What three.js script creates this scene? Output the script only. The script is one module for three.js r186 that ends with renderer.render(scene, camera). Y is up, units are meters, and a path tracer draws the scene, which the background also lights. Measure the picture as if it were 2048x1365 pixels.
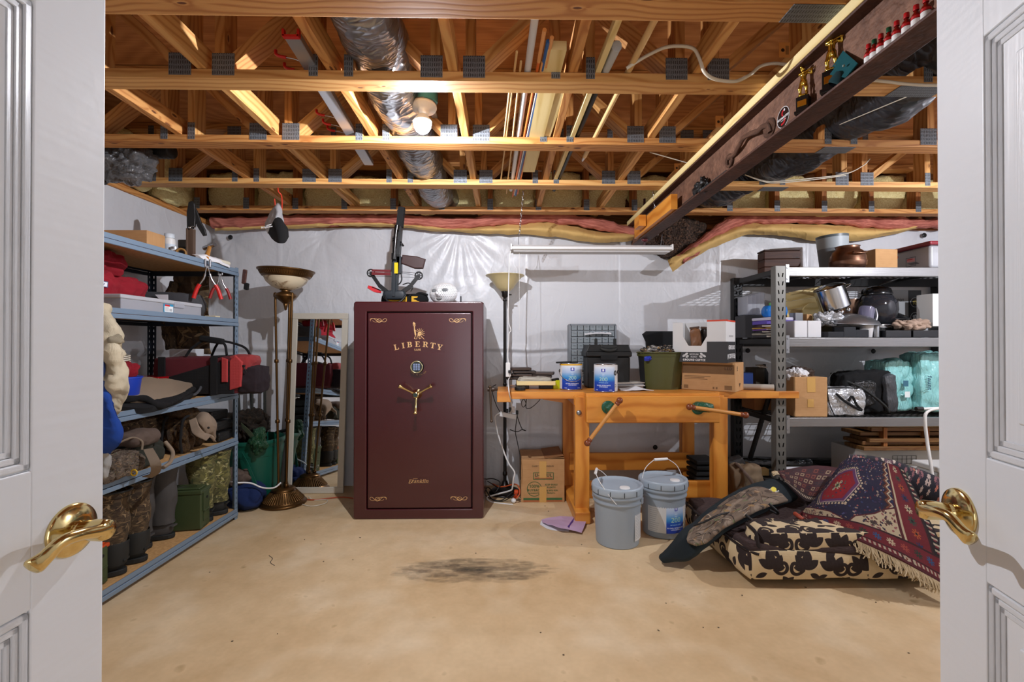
import * as THREE from 'three';
import { RoundedBoxGeometry } from 'three/addons/geometries/RoundedBoxGeometry.js';
import { mergeGeometries, toCreasedNormals } from 'three/addons/utils/BufferGeometryUtils.js';
import { ImprovedNoise } from 'three/addons/math/ImprovedNoise.js';
import { MarchingCubes } from 'three/addons/objects/MarchingCubes.js';
import { RectAreaLightUniformsLib } from 'three/addons/lights/RectAreaLightUniformsLib.js';

// ---------- camera, light levels, exposure ----------
const scene = new THREE.Scene();
scene.background = new THREE.Color(0x000000);
const camera = new THREE.PerspectiveCamera(2 * Math.atan(682.5 / 920) * 180 / Math.PI, 2048 / 1365, 0.02, 40);
camera.rotation.order = 'YXZ';
camera.position.set(0, 1.237, 0);
camera.rotation.set(Math.atan(5.5 / 920), -Math.atan(16 / 920), 0);
const renderer = new THREE.WebGLRenderer({ antialias: true });
renderer.toneMapping = THREE.LinearToneMapping;
renderer.toneMappingExposure = 0.84;
renderer.shadowMap.enabled = true;
renderer.shadowMap.type = THREE.PCFSoftShadowMap;
RectAreaLightUniformsLib.init();
const BULB_POWER = 10.5, HALL_POWER = 5, DAY_POWER = 2.2;
const BULB_COLOR = 0xf4f6ff, HALL_COLOR = 0xfff8f2, DAY_COLOR = 0xeef4ff;

// ---------- helpers ----------
const PI = Math.PI, V3 = (x, y, z) => new THREE.Vector3(x, y, z);
function rng(seed) { let s = seed >>> 0; return () => { s = (s + 0x6d2b79f5) | 0; let t = Math.imul(s ^ (s >>> 15), 1 | s); t = (t + Math.imul(t ^ (t >>> 7), 61 | t)) ^ t; return ((t ^ (t >>> 14)) >>> 0) / 4294967296; }; }
const PN = new ImprovedNoise(), N3 = (x, y, z) => PN.noise(x, y, z);
const fbm = (x, y, z, o = 4) => { let a = 0.5, s = 0; for (let i = 0; i < o; i++) { s += a * N3(x, y, z); x *= 2.03; y *= 2.03; z *= 2.03; a *= 0.5; } return s; };
const mix = (a, b, t) => a + (b - a) * t, clamp = (x, a = 0, b = 1) => Math.min(b, Math.max(a, x)), smooth = (a, b, x) => { const t = clamp((x - a) / (b - a)); return t * t * (3 - 2 * t); };
const taken = new Map();
function numbered(name) { const n = taken.get(name) ?? 0; taken.set(name, n + 1); return n ? name + '_' + String(n).padStart(3, '0') : name; }
function shade(o) { o.castShadow = true; o.receiveShadow = true; return o; }
// a top-level thing: a Group at its base
function thing(name, label, category, pos = [0, 0, 0], turn = 0, group) {
  const o = new THREE.Group(); o.name = numbered(name); o.position.set(...pos); o.rotation.y = turn; scene.add(o);
  o.userData = { label, category }; if (group) o.userData.group = group; return o;
}
// a part: geometry in the thing's own axes
function part(t, name, geo, m, label) { const o = shade(new THREE.Mesh(geo, m)); o.name = name; t.add(o); if (label) o.userData.label = label; return o; }
// a part whose geometry is given in room metres (its thing is not turned)
function wpart(t, name, geo, m, label) { let p = t; while (p && p !== scene) { geo.translate(-p.position.x, -p.position.y, -p.position.z); p = p.parent; } return part(t, name, geo, m, label); }
// a top-level thing that is one mesh, geometry in room metres
function solo(name, label, category, geo, m, group) {
  geo.computeBoundingBox(); const b = geo.boundingBox, x = (b.min.x + b.max.x) / 2, z = (b.min.z + b.max.z) / 2, y = b.min.y;
  geo.translate(-x, -y, -z);
  const o = shade(new THREE.Mesh(geo, m)); o.name = numbered(name); o.position.set(x, y, z); scene.add(o);
  o.userData = { label, category }; if (group) o.userData.group = group; return o;
}
function struct(name, geo, m, parent = scene) { const o = shade(new THREE.Mesh(geo, m)); o.name = name; parent.add(o); if (parent === scene) o.userData.kind = 'structure'; return o; }
function copyOf(o, label, pos, turn) {
  const c = o.clone(); c.name = numbered(o.name.replace(/_\d{3}$/, '')); c.userData = { ...o.userData, label }; scene.add(c);
  if (pos) c.position.set(...pos); if (turn !== undefined) c.rotation.y = turn; return c;
}
// geometry: uv in metres by the face's main direction; grain = axis (0,1,2) that u follows
function metric(g, grain = 0, ou = 0, ov = 0) {
  g = g.index ? g.toNonIndexed() : g;
  const p = g.attributes.position, n = p.count, uv = new Float32Array(n * 2), a = V3(), b = V3(), c = V3(), e = V3();
  for (let i = 0; i < n; i += 3) {
    a.fromBufferAttribute(p, i); b.fromBufferAttribute(p, i + 1); c.fromBufferAttribute(p, i + 2);
    e.subVectors(b, a).cross(c.clone().sub(a)); const w = [Math.abs(e.x), Math.abs(e.y), Math.abs(e.z)];
    const k = w[0] >= w[1] && w[0] >= w[2] ? 0 : w[1] >= w[2] ? 1 : 2; let ax = [0, 1, 2].filter((q) => q !== k);
    if (ax[1] === grain) ax = [ax[1], ax[0]];
    [a, b, c].forEach((q, j) => { const t = [q.x, q.y, q.z]; uv[(i + j) * 2] = t[ax[0]] + ou; uv[(i + j) * 2 + 1] = t[ax[1]] + ov + k * 0.137; });
  }
  g.setAttribute('uv', new THREE.BufferAttribute(uv, 2)); return g;
}
const T = (g, x = 0, y = 0, z = 0) => g.translate(x, y, z);
const R = (g, x = 0, y = 0, z = 0) => { if (x) g.rotateX(x); if (y) g.rotateY(y); if (z) g.rotateZ(z); return g; };
const bx = (w, h, d, x = 0, y = 0, z = 0) => new THREE.BoxGeometry(w, h, d).translate(x, y, z);                      // centre x,z; y = middle
const rb = (w, h, d, r = 0.004, x = 0, y = 0, z = 0, s = 1) => new RoundedBoxGeometry(w, h, d, s, Math.min(r, w / 2.01, h / 2.01, d / 2.01)).translate(x, y, z);
const cyl = (r0, r1, h, x = 0, y = 0, z = 0, n = 24) => new THREE.CylinderGeometry(r0, r1, h, n).translate(x, y, z);
const lathe = (pts, n = 40) => new THREE.LatheGeometry(pts.map((q) => new THREE.Vector2(q[0], q[1])), n);
const sph = (r, x = 0, y = 0, z = 0, n = 16) => new THREE.SphereGeometry(r, n, Math.ceil(n * 0.7)).translate(x, y, z);
const tor = (R0, r, x = 0, y = 0, z = 0, n = 32, arc = PI * 2) => new THREE.TorusGeometry(R0, r, 8, n, arc).translate(x, y, z);
function tube(pts, r, seg = 0, rad = 8, closed = false, tension = 0.5) {
  const c = new THREE.CatmullRomCurve3(pts.map((q) => V3(...q)), closed, 'catmullrom', tension);
  const g = new THREE.TubeGeometry(c, seg || Math.max(8, pts.length * 8), r, rad, closed); if (closed) return g;
  const caps = [0, 1].map((t) => { const q = c.getPoint(t), k = new THREE.CircleGeometry(r, rad), d = c.getTangent(t); if (!t) d.negate(); k.applyQuaternion(new THREE.Quaternion().setFromUnitVectors(V3(0, 0, 1), d)); return k.translate(q.x, q.y, q.z); });
  return join([g, ...caps]);
}
function rod(a, b, r, r2 = r, n = 12) {   // a straight round bar between two points
  const A = V3(...a), B = V3(...b), g = new THREE.CylinderGeometry(r2, r, A.distanceTo(B), n);
  g.applyQuaternion(new THREE.Quaternion().setFromUnitVectors(V3(0, 1, 0), B.clone().sub(A).normalize())); const m = A.add(B).multiplyScalar(0.5); return g.translate(m.x, m.y, m.z);
}
function bar(a, b, w, h, up = V3(0, 1, 0)) {   // a straight square bar: w across, h along 'up'
  const A = V3(...a), B = V3(...b), z = B.clone().sub(A), L = z.length(); z.normalize(); const x = V3().crossVectors(up, z).normalize(), y = V3().crossVectors(z, x);
  const g = new THREE.BoxGeometry(w, h, L); g.applyMatrix4(new THREE.Matrix4().makeBasis(x, y, z)); const m = A.add(B).multiplyScalar(0.5); return g.translate(m.x, m.y, m.z);
}
function join(list) {
  const flat = list.map((g) => { let q = g.index ? g.toNonIndexed() : g; const o = new THREE.BufferGeometry(); o.setAttribute('position', q.attributes.position); o.setAttribute('normal', q.attributes.normal); o.setAttribute('uv', q.attributes.uv ?? new THREE.BufferAttribute(new Float32Array(q.attributes.position.count * 2), 2)); return o; });
  return mergeGeometries(flat);
}
function ext(pts, depth, bevel = 0.002, curve = false) {   // outline in x,y, thickness along z, centred
  const s = new THREE.Shape(); if (curve) { s.moveTo(...pts[0]); s.splineThru(pts.slice(1).map((q) => new THREE.Vector2(...q))); } else { pts.forEach((q, i) => (i ? s.lineTo(...q) : s.moveTo(...q))); s.closePath(); }
  const g = new THREE.ExtrudeGeometry(s, { depth: Math.max(0.0002, depth - 2 * bevel), bevelEnabled: bevel > 0, bevelThickness: bevel, bevelSize: bevel, bevelSegments: 2, curveSegments: 12 });
  return g.translate(0, 0, -(depth - 2 * bevel) / 2);
}
// a soft body: box rounded towards an ellipsoid (k = 0 box, 1 ellipsoid), pushed about by noise; base at y = 0
function soft(w, h, d, { k = 0.5, amp = 0.02, freq = 6, seed = 1, n = 22, crease = 0, top, flatten = true } = {}) {
  const g = new THREE.BoxGeometry(2, 2, 2, n, n, n), p = g.attributes.position, q = V3();
  const r = new Map();
  for (let i = 0; i < p.count; i++) {
    q.fromBufferAttribute(p, i); const cube = q.clone();
    const s = V3(q.x * Math.sqrt(1 - q.y * q.y / 2 - q.z * q.z / 2 + q.y * q.y * q.z * q.z / 3), q.y * Math.sqrt(1 - q.z * q.z / 2 - q.x * q.x / 2 + q.z * q.z * q.x * q.x / 3), q.z * Math.sqrt(1 - q.x * q.x / 2 - q.y * q.y / 2 + q.x * q.x * q.y * q.y / 3));
    const o = cube.lerp(s, k), dir = s.clone().normalize();
    let X = o.x * w / 2, Y = o.y * h / 2, Z = o.z * d / 2;
    let a = fbm(X * freq + seed * 7.3, Y * freq + seed * 3.1, Z * freq - seed * 5.7, 4) * amp * 2;
    if (crease) a -= crease * Math.pow(1 - Math.abs(N3(X * freq * 1.7 + seed, Y * freq * 1.1, Z * freq * 1.7 - seed)), 6);
    X += dir.x * a; Y += dir.y * a; Z += dir.z * a;
    if (top) Y += top(X, Z) * smooth(-0.2, 1, o.y);
    if (flatten && Y < -h / 2 + 0.004) Y = -h / 2 + 0.002;
    p.setXYZ(i, X, Y + h / 2, Z);
  }
  weld(g); return g;
}
function weld(g) {   // smooth normals across coincident vertices
  g.computeVertexNormals(); const p = g.attributes.position, nn = g.attributes.normal, m = new Map(), key = (i) => Math.round(p.getX(i) * 1e5) + '_' + Math.round(p.getY(i) * 1e5) + '_' + Math.round(p.getZ(i) * 1e5);
  for (let i = 0; i < p.count; i++) { const k = key(i), v = m.get(k) ?? V3(); v.x += nn.getX(i); v.y += nn.getY(i); v.z += nn.getZ(i); m.set(k, v); }
  for (let i = 0; i < p.count; i++) { const v = m.get(key(i)).clone().normalize(); nn.setXYZ(i, v.x, v.y, v.z); }
  return g;
}
// a thick sheet over a net of room points (rows of points), smooth both ways; uv runs 0..1 along rows (u) and across rows (v)
function patch(net, { nu = 40, nv = 30, thick = 0.006, bulge = 0, amp = 0, freq = 8, seed = 1, su = 1, sv = 1, tension = 0.5, edge = 0.25 } = {}) {
  const rows = net.map((r) => new THREE.CatmullRomCurve3(r.map((q) => V3(...q)), false, 'catmullrom', tension)), top = [], nrm = [];
  for (let i = 0; i <= nu; i++) { const c = new THREE.CatmullRomCurve3(rows.map((r) => r.getPoint(i / nu)), false, 'catmullrom', tension), col = []; for (let j = 0; j <= nv; j++) col.push(net.length > 1 ? c.getPoint(j / nv) : c.points[0]); top.push(col); }
  for (let i = 0; i <= nu; i++) { const col = []; for (let j = 0; j <= nv; j++) { const a = top[Math.min(nu, i + 1)][j], b = top[Math.max(0, i - 1)][j], c = top[i][Math.min(nv, j + 1)], d = top[i][Math.max(0, j - 1)]; col.push(a.clone().sub(b).cross(c.clone().sub(d)).normalize()); } nrm.push(col); }
  const pos = [], uv = [], idx = [], W = nv + 1, half = (nu + 1) * W;
  for (const side of [1, -1]) for (let i = 0; i <= nu; i++) for (let j = 0; j <= nv; j++) {
    const u = i / nu, v = j / nv, e = Math.pow(Math.max(0, 16 * u * (1 - u) * v * (1 - v)), edge), q = top[i][j], k = nrm[i][j];
    const a = side * (thick / 2 + bulge * e) + (amp ? fbm(q.x * freq + seed, q.y * freq, q.z * freq - seed, 4) * amp * 2 : 0);
    pos.push(q.x + k.x * a, q.y + k.y * a, q.z + k.z * a); uv.push(u * su, v * sv);
  }
  const quad = (a, b, c, d) => idx.push(a, b, c, a, c, d);
  for (let i = 0; i < nu; i++) for (let j = 0; j < nv; j++) { const a = i * W + j; quad(a, a + W, a + W + 1, a + 1); quad(half + a, half + a + 1, half + a + W + 1, half + a + W); }
  for (let i = 0; i < nu; i++) { let a = i * W, b = a + W; quad(a, half + a, half + b, b); a += nv; b += nv; quad(a, b, half + b, half + a); }
  for (let j = 0; j < nv; j++) { let a = j, b = j + 1; quad(a, b, half + b, half + a); a += nu * W; b += nu * W; quad(a, half + a, half + b, b); }
  const g = new THREE.BufferGeometry(); g.setAttribute('position', new THREE.Float32BufferAttribute(pos, 3)); g.setAttribute('uv', new THREE.Float32BufferAttribute(uv, 2)); g.setIndex(idx);
  return toCreasedNormals(g, 1.1);
}
// ---------- textures ----------
function tex(w, h, fn, { srgb = true, rx = 1, ry = rx, wrap = THREE.MirroredRepeatWrapping } = {}) {
  const d = new Uint8Array(w * h * 4);
  for (let y = 0, k = 0; y < h; y++) for (let x = 0; x < w; x++, k += 4) { const c = fn(x / w, y / h); if (typeof c === 'number') d[k] = d[k + 1] = d[k + 2] = clamp(c) * 255; else { d[k] = clamp(c[0], 0, 255); d[k + 1] = clamp(c[1], 0, 255); d[k + 2] = clamp(c[2], 0, 255); } d[k + 3] = 255; }
  const t = new THREE.DataTexture(d, w, h); t.wrapS = t.wrapT = wrap; t.magFilter = THREE.LinearFilter; t.minFilter = THREE.LinearMipmapLinearFilter; t.generateMipmaps = true; if (srgb) t.colorSpace = THREE.SRGBColorSpace; t.repeat.set(rx, ry); t.needsUpdate = true; return t;
}
function canvas(w, h, draw, { rx = 1, ry = rx, wrap = THREE.ClampToEdgeWrapping, srgb = true } = {}) {
  const c = document.createElement('canvas'); c.width = w; c.height = h; const k = c.getContext('2d'); draw(k, w, h);
  const t = new THREE.CanvasTexture(c); t.wrapS = t.wrapT = wrap; if (srgb) t.colorSpace = THREE.SRGBColorSpace; t.repeat.set(rx, ry); return t;
}
const scaled = (t, rx, ry = rx) => { const c = t.clone(); c.repeat.set(rx, ry); c.needsUpdate = true; return c; };
const lerp3 = (a, b, t) => [mix(a[0], b[0], t), mix(a[1], b[1], t), mix(a[2], b[2], t)];
const M = (color, roughness = 0.6, o = {}) => new (['clearcoat', 'transmission', 'sheen', 'anisotropy'].some((k) => k in o) ? THREE.MeshPhysicalMaterial : THREE.MeshStandardMaterial)({ color, roughness, ...o });
// flat print: a thin label with its own canvas, set just proud of a surface
function print(t, name, w, h, pos, rot, draw, { px = 256, rough = 0.5, alpha = false, metal = 0, label, bend = 0, bg } = {}) {
  const pw = Math.round(px * Math.min(1, w / h)), ph = Math.round(px * Math.min(1, h / w));
  const map = canvas(pw, ph, (k) => { if (bg) { k.fillStyle = bg; k.fillRect(0, 0, pw, ph); } k.scale(pw / 100, pw / 100); draw(k); });
  let g; if (bend) { const a = w / bend; g = new THREE.CylinderGeometry(bend, bend, h, 24, 1, true, -a / 2, a); g.translate(0, 0, 0); } else g = new THREE.PlaneGeometry(w, h);
  const o = part(t, name, g, new THREE.MeshStandardMaterial({ map, roughness: rough, metalness: metal, transparent: alpha, side: THREE.DoubleSide }), label);
  o.position.set(...pos); o.rotation.set(...rot); if (alpha) o.castShadow = false; return o;
}
const words = (k, s, x, y, size, color, font = 'sans-serif', weight = 'bold', align = 'center', sx = 1) => { k.save(); k.translate(x, y); k.scale(sx, 1); k.fillStyle = color; k.font = weight + ' ' + size + 'px ' + font; k.textAlign = align; k.textBaseline = 'middle'; k.fillText(s, 0, 0); k.restore(); };

// ---------- materials ----------
function woodTex(seed, light, mid, dark, { rings = 26, knots = 5, w = 1024, h = 256, warp = 1 } = {}) {
  const r = rng(seed), K = []; for (let i = 0; i < knots; i++) K.push([r(), r(), 0.4 + r() * 0.8]);
  return (u, v) => {
    let y = v * 0.42 + fbm(u * 2.2 + seed, v * 0.8, seed, 3) * 0.12 * warp + u * 0.03, kn = 0;
    for (const q of K) { const dx = (u - q[0]) * 7, dy = (v - q[1]) * 3.2, d = Math.sqrt(dx * dx + dy * dy * 2.2) / q[2]; y += Math.sign(dy) * Math.exp(-d * 5) * 0.06; kn = Math.max(kn, 1 - smooth(0.06, 0.1, d)); }
    const s = 0.5 + 0.5 * Math.sin(y * rings * 6.28), g = Math.pow(s, 3), fine = N3(u * 30, v * 160, seed) * 0.5, big = fbm(u * 3, v * 2, seed + 9, 2);
    let c = lerp3(light, mid, clamp(g * 0.75 + fine * 0.25 + 0.1 + big * 0.5)); c = lerp3(c, dark, kn * 0.85 + Math.max(0, fine - 0.25) * 0.4); return c;
  };
}
const pineA = tex(1024, 256, woodTex(3, [218, 168, 102], [184, 124, 62], [96, 52, 22]), { rx: 1 / 1.5, ry: 1 / 0.36 });
const pineB = tex(1024, 256, woodTex(11, [206, 150, 86], [168, 106, 50], [88, 46, 20], { rings: 34 }), { rx: 1 / 1.5, ry: 1 / 0.36 });
const plyT = tex(1024, 512, (u, v) => { const w = fbm(u * 2 + 4, v * 1.2, 1, 4), s = 0.5 + 0.5 * Math.sin((v * 3 + w * 2.6) * 22), f = N3(u * 14, v * 130, 3); let c = lerp3([186, 124, 66], [150, 90, 40], clamp(s * 0.5 + f * 0.4 + 0.15)); const k = N3(u * 7 + 3, v * 5, 8); if (k > 0.62) c = lerp3(c, [80, 40, 20], smooth(0.62, 0.75, k)); return c; }, { rx: 1 / 2.4, ry: 1 / 1.2 });
const MAT = {};
MAT.pine = M(0xffffff, 0.62, { map: pineA, bumpMap: pineA, bumpScale: 0.0006 });
MAT.pineB = M(0xffffff, 0.62, { map: pineB, bumpMap: pineB, bumpScale: 0.0006 });
MAT.pineDark = M(0xc9b29a, 0.7, { map: pineB });
MAT.ply = M(0xffffff, 0.75, { map: plyT });
MAT.palePine = M(0xffffff, 0.6, { map: tex(1024, 256, woodTex(21, [236, 216, 158], [212, 184, 116], [120, 84, 40], { rings: 14, knots: 3 }), { rx: 1 / 1.5, ry: 1 / 0.3 }) });
MAT.bench = M(0xffffff, 0.38, { map: tex(1024, 256, woodTex(31, [222, 150, 62], [190, 112, 34], [120, 66, 20], { rings: 12, knots: 1, warp: 0.7 }), { rx: 1 / 1.2, ry: 1 / 0.5 }) });
MAT.dowel = M(0xd9b57c, 0.55);
MAT.handleWood = M(0xc88a44, 0.4);
MAT.knobWood = M(0x7d3f22, 0.3);
const plate = tex(128, 128, (u, v) => { const x = (u * 8) % 1, y = (v * 4) % 1, slot = x > 0.3 && x < 0.62 && y > 0.18 && y < 0.8; const n = N3(u * 12, v * 12, 2) * 26; return slot ? [64 + n, 62 + n, 60 + n] : [146 + n, 150 + n, 154 + n]; }, { rx: 1, wrap: THREE.RepeatWrapping });
MAT.nailPlate = M(0xcfd2d6, 0.45, { metalness: 0.35, map: plate, bumpMap: plate, bumpScale: 0.002 });
const foilB = tex(512, 512, (u, v) => { let s = 0; s += Math.pow(1 - Math.abs(N3(u * 46, v * 7 + fbm(u * 6, v * 6, 2, 2) * 3, 1)), 3) * 0.6; s += Math.pow(1 - Math.abs(N3(u * 22 + 9, v * 12, 5)), 4) * 0.5; return s * 0.7 + fbm(u * 8, v * 8, 7, 3) * 0.3; }, { srgb: false, rx: 1 / 0.8, ry: 1 / 0.8 });
MAT.foil = M(0x9b9ca0, 0.3, { metalness: 0.8, bumpMap: scaled(foilB, 2.6, 1), bumpScale: 0.008 });
MAT.darkFoil = M(0x3a3b40, 0.34, { metalness: 0.4, bumpMap: scaled(foilB, 2, 1), bumpScale: 0.012 });
const rustT = tex(512, 512, (u, v) => { const n = fbm(u * 6, v * 6, 3, 5), m = fbm(u * 30, v * 30, 5, 3); return lerp3([150, 116, 96], [98, 70, 56], clamp(0.5 + n * 1.2 + m * 0.7)); }, { rx: 1.2 });
const rustB = tex(256, 256, (u, v) => 0.5 + fbm(u * 24, v * 24, 3, 4), { srgb: false, rx: 2.5 });
MAT.rust = M(0xe6d8cc, 0.72, { map: rustT, bumpMap: rustB, bumpScale: 0.004, metalness: 0.15 });
MAT.rustDark = M(0x9a7f74, 0.6, { map: rustT, bumpMap: rustB, bumpScale: 0.002, metalness: 0.2 });
const concT = tex(1024, 1024, (u, v) => { const a = fbm(u * 5, v * 5, 1, 5), b = fbm(u * 30, v * 30, 4, 3), c = N3(u * 160, v * 160, 6); let q = lerp3([222, 196, 156], [198, 166, 122], clamp(0.5 + a * 1.1)); q = lerp3(q, [230, 212, 182], clamp(fbm(u * 9 + 5, v * 9, 9, 3) * 1.4)); const sp = b > 0.34 ? -26 * (b - 0.3) * 6 : 0; return q.map((x) => x + b * 14 + c * 4 + sp); }, { rx: 1 / 3, ry: 1 / 3 });
const concB = tex(512, 512, (u, v) => 0.5 + fbm(u * 16, v * 16, 3, 5) * 0.8, { srgb: false, rx: 0.6 });
MAT.concrete = M(0xffffff, 0.5, { map: concT, bumpMap: concB, bumpScale: 0.0025 });
const plasB = tex(1024, 1024, (u, v) => { const w = fbm(u * 4, v * 4, 3, 3); return 0.5 + fbm(u * 26 + w * 2, v * 9, 2, 3) * 0.35 + Math.pow(1 - Math.abs(N3(u * 9 + w * 3, v * 5 + w, 5)), 5) * 0.25 + N3(u * 60, v * 60, 8) * 0.08; }, { srgb: false, rx: 1 / 1.4 });
MAT.plastic = M(0xd8dade, 0.4, { bumpMap: plasB, bumpScale: 0.006, clearcoat: 0.25, clearcoatRoughness: 0.25 });
const battT = tex(512, 512, (u, v) => { const a = fbm(u * 12, v * 12, 3, 5), s = N3(u * 70, v * 18, 5); return lerp3([255, 244, 186], [226, 206, 136], clamp(0.45 + a * 1.3 + s * 0.2)); }, { rx: 2 });
const fluffB = tex(512, 512, (u, v) => 0.5 + fbm(u * 18, v * 10, 3, 5), { srgb: false, rx: 2 });
MAT.batt = M(0xffffff, 0.95, { map: battT, bumpMap: fluffB, bumpScale: 0.004 });
MAT.pink = M(0xffffff, 0.95, { map: tex(512, 256, (u, v) => { const a = fbm(u * 14, v * 8, 3, 5); return lerp3([206, 128, 110], [150, 78, 66], clamp(0.4 + a * 1.5)); }, { rx: 2 }), bumpMap: fluffB, bumpScale: 0.006 });
MAT.dirtyBatt = M(0xffffff, 0.95, { map: tex(256, 256, (u, v) => { const a = fbm(u * 9, v * 9, 3, 5); return lerp3([120, 92, 74], [44, 34, 30], clamp(0.45 + a * 1.7)); }, { rx: 2 }), bumpMap: fluffB, bumpScale: 0.03 });
MAT.kraft = M(0xd0a55c, 0.75, { bumpMap: scaled(plasB, 1.5), bumpScale: 0.004 });
const cardT = tex(256, 256, (u, v) => { const n = N3(u * 6, v * 90, 2) * 5 + fbm(u * 6, v * 6, 2, 3) * 14; return [190 + n, 146 + n, 98 + n]; }, { rx: 2 });
MAT.card = M(0xffffff, 0.8, { map: cardT });
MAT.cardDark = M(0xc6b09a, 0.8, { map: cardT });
MAT.tape = M(0xcfa25a, 0.35);
MAT.white = M(0xe6e6e4, 0.45);
MAT.door = M(0xe4e8ec, 0.38, { bumpMap: tex(512, 512, (u, v) => 0.5 + N3(u * 60, v * 3, 1) * 0.35 + fbm(u * 30, v * 30, 2, 3) * 0.35, { srgb: false, rx: 1.6 }), bumpScale: 0.0005 });
MAT.brass = M(0xdcc68c, 0.14, { metalness: 1 });
MAT.gold = M(0xe2c255, 0.16, { metalness: 1 });
MAT.chrome = M(0xc9cbce, 0.16, { metalness: 1 });
MAT.steel = M(0x9c9ea2, 0.35, { metalness: 0.9 });
MAT.galv = M(0xa4a8ae, 0.42, { metalness: 0.55, bumpMap: concB, bumpScale: 0.0008 });
MAT.black = M(0x0c0d0e, 0.5);
MAT.blackMatte = M(0x0d0e0f, 0.85);
MAT.blackGloss = M(0x101113, 0.2);
MAT.rubber = M(0x1d1f1e, 0.65);
MAT.blueSteel = M(0x7e93a8, 0.42, { metalness: 0.25 });
MAT.blueDark = M(0x2b3440, 0.5, { metalness: 0.2 });
MAT.partBoard = M(0xffffff, 0.8, { map: tex(256, 256, (u, v) => { const n = fbm(u * 40, v * 40, 3, 3) * 36; return [196 + n, 152 + n, 98 + n]; }, { rx: 1.5 }) });
MAT.grayPost = M(0x75746f, 0.42, { metalness: 0.45 });
MAT.grayBeam = M(0x8d8c8c, 0.33, { metalness: 0.7, bumpMap: concB, bumpScale: 0.0006 });
const safeB = tex(512, 512, (u, v) => 0.5 + fbm(u * 70, v * 70, 3, 2) * 1.1, { srgb: false, rx: 3 });
MAT.safe = M(0x400b13, 0.27, { bumpMap: safeB, bumpScale: 0.0005, clearcoat: 0.5, clearcoatRoughness: 0.16 });
MAT.safeDark = M(0x22080b, 0.5);
MAT.bronze = M(0x6a4c2a, 0.36, { metalness: 0.85, bumpMap: concB, bumpScale: 0.0008 });
MAT.alabaster = M(0xffffff, 0.35, { map: tex(512, 256, (u, v) => { const n = fbm(u * 5, v * 5, 3, 4), l = Math.pow(1 - Math.abs(N3(u * 4 + n, v * 3 + n * 2, 8)), 22); return lerp3([228, 214, 184], [130, 100, 70], clamp(l * 0.8 + Math.max(0, n) * 0.3)); }) });
MAT.amberGlass = M(0xc9b98a, 0.3);
MAT.frame = M(0xcfc9ba, 0.5, { bumpMap: concB, bumpScale: 0.0006 });
MAT.mirror = M(0xeef1f2, 0.02, { metalness: 1 });
const weave = tex(256, 256, (u, v) => 0.5 + Math.sin(u * 400) * 0.2 + Math.sin(v * 400) * 0.2 + fbm(u * 12, v * 12, 2, 3) * 0.3, { srgb: false, rx: 4 });
const cloth = (c, o = {}) => M(c, 0.9, { bumpMap: weave, bumpScale: 0.002, sheen: 0.3, sheenRoughness: 0.6, sheenColor: new THREE.Color(c), ...o });
MAT.cream = cloth(0xcfc2a6); MAT.blueCloth = cloth(0x1c50b4); MAT.navyCloth = cloth(0x142e66); MAT.redCloth = cloth(0xb0182c); MAT.maroon = cloth(0x6a1e28); MAT.blackCloth = cloth(0x0f1013, { sheen: 0.1 }); MAT.redNylon = cloth(0xb23a3a, { roughness: 0.55 });
MAT.khaki = cloth(0xa5917a); MAT.tan = cloth(0xb09a84); MAT.oliveDark = cloth(0x3b3d33); MAT.brownBag = cloth(0x9b8468); MAT.grayCloth = cloth(0x55565a); MAT.taupe = cloth(0x776458);
MAT.plush = M(0xffffff, 0.98, { map: tex(256, 256, (u, v) => { const n = fbm(u * 40, v * 40, 3, 3) * 30; return [66 + n, 50 + n, 48 + n]; }, { rx: 2 }), bumpMap: fluffB, bumpScale: 0.006, sheen: 0.5, sheenColor: new THREE.Color(0x5a4a46), sheenRoughness: 0.7 });
function camo(seed, ground, blots, twig, leaf) {
  return canvas(512, 512, (k, w) => {
    const r = rng(seed); k.fillStyle = ground; k.fillRect(0, 0, w, w);
    for (let i = 0; i < 160; i++) { k.fillStyle = blots[(r() * blots.length) | 0]; k.globalAlpha = 0.55; k.beginPath(); k.ellipse(r() * w, r() * w, 8 + r() * 42, 5 + r() * 16, r() * 3, 0, 7); k.fill(); }
    k.globalAlpha = 0.85; k.lineCap = 'round';
    for (let i = 0; i < 150; i++) { k.strokeStyle = twig[(r() * twig.length) | 0]; k.lineWidth = 1 + r() * 4; const x = r() * w, y = r() * w, a = r() * 6.3, l = 20 + r() * 80; k.beginPath(); k.moveTo(x, y); k.quadraticCurveTo(x + Math.cos(a) * l * 0.5 + r() * 14, y + Math.sin(a) * l * 0.5 + r() * 14, x + Math.cos(a) * l, y + Math.sin(a) * l); k.stroke(); }
    for (let i = 0; i < 170; i++) { k.fillStyle = leaf[(r() * leaf.length) | 0]; k.save(); k.translate(r() * w, r() * w); k.rotate(r() * 6.3); k.beginPath(); const l = 8 + r() * 16; k.moveTo(-l, 0); k.quadraticCurveTo(0, -l * 0.6, l, 0); k.quadraticCurveTo(0, l * 0.6, -l, 0); k.fill(); k.restore(); }
  }, { wrap: THREE.MirroredRepeatWrapping, rx: 1.15 });
}
const camoBrownT = camo(5, '#54432f', ['#6e573c', '#3a2c20', '#84694a', '#2a211a'], ['#1d1510', '#a58a60', '#33271c'], ['#8d7350', '#5b4a30', '#3a3424', '#a9906a']);
const camoMossT = camo(8, '#6e6a3c', ['#8c8748', '#4b4a2a', '#9d9860', '#35351f'], ['#26241a', '#bdb47a', '#3f3c22'], ['#a7a058', '#6d7038', '#45502c', '#d4cd98']);
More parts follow.
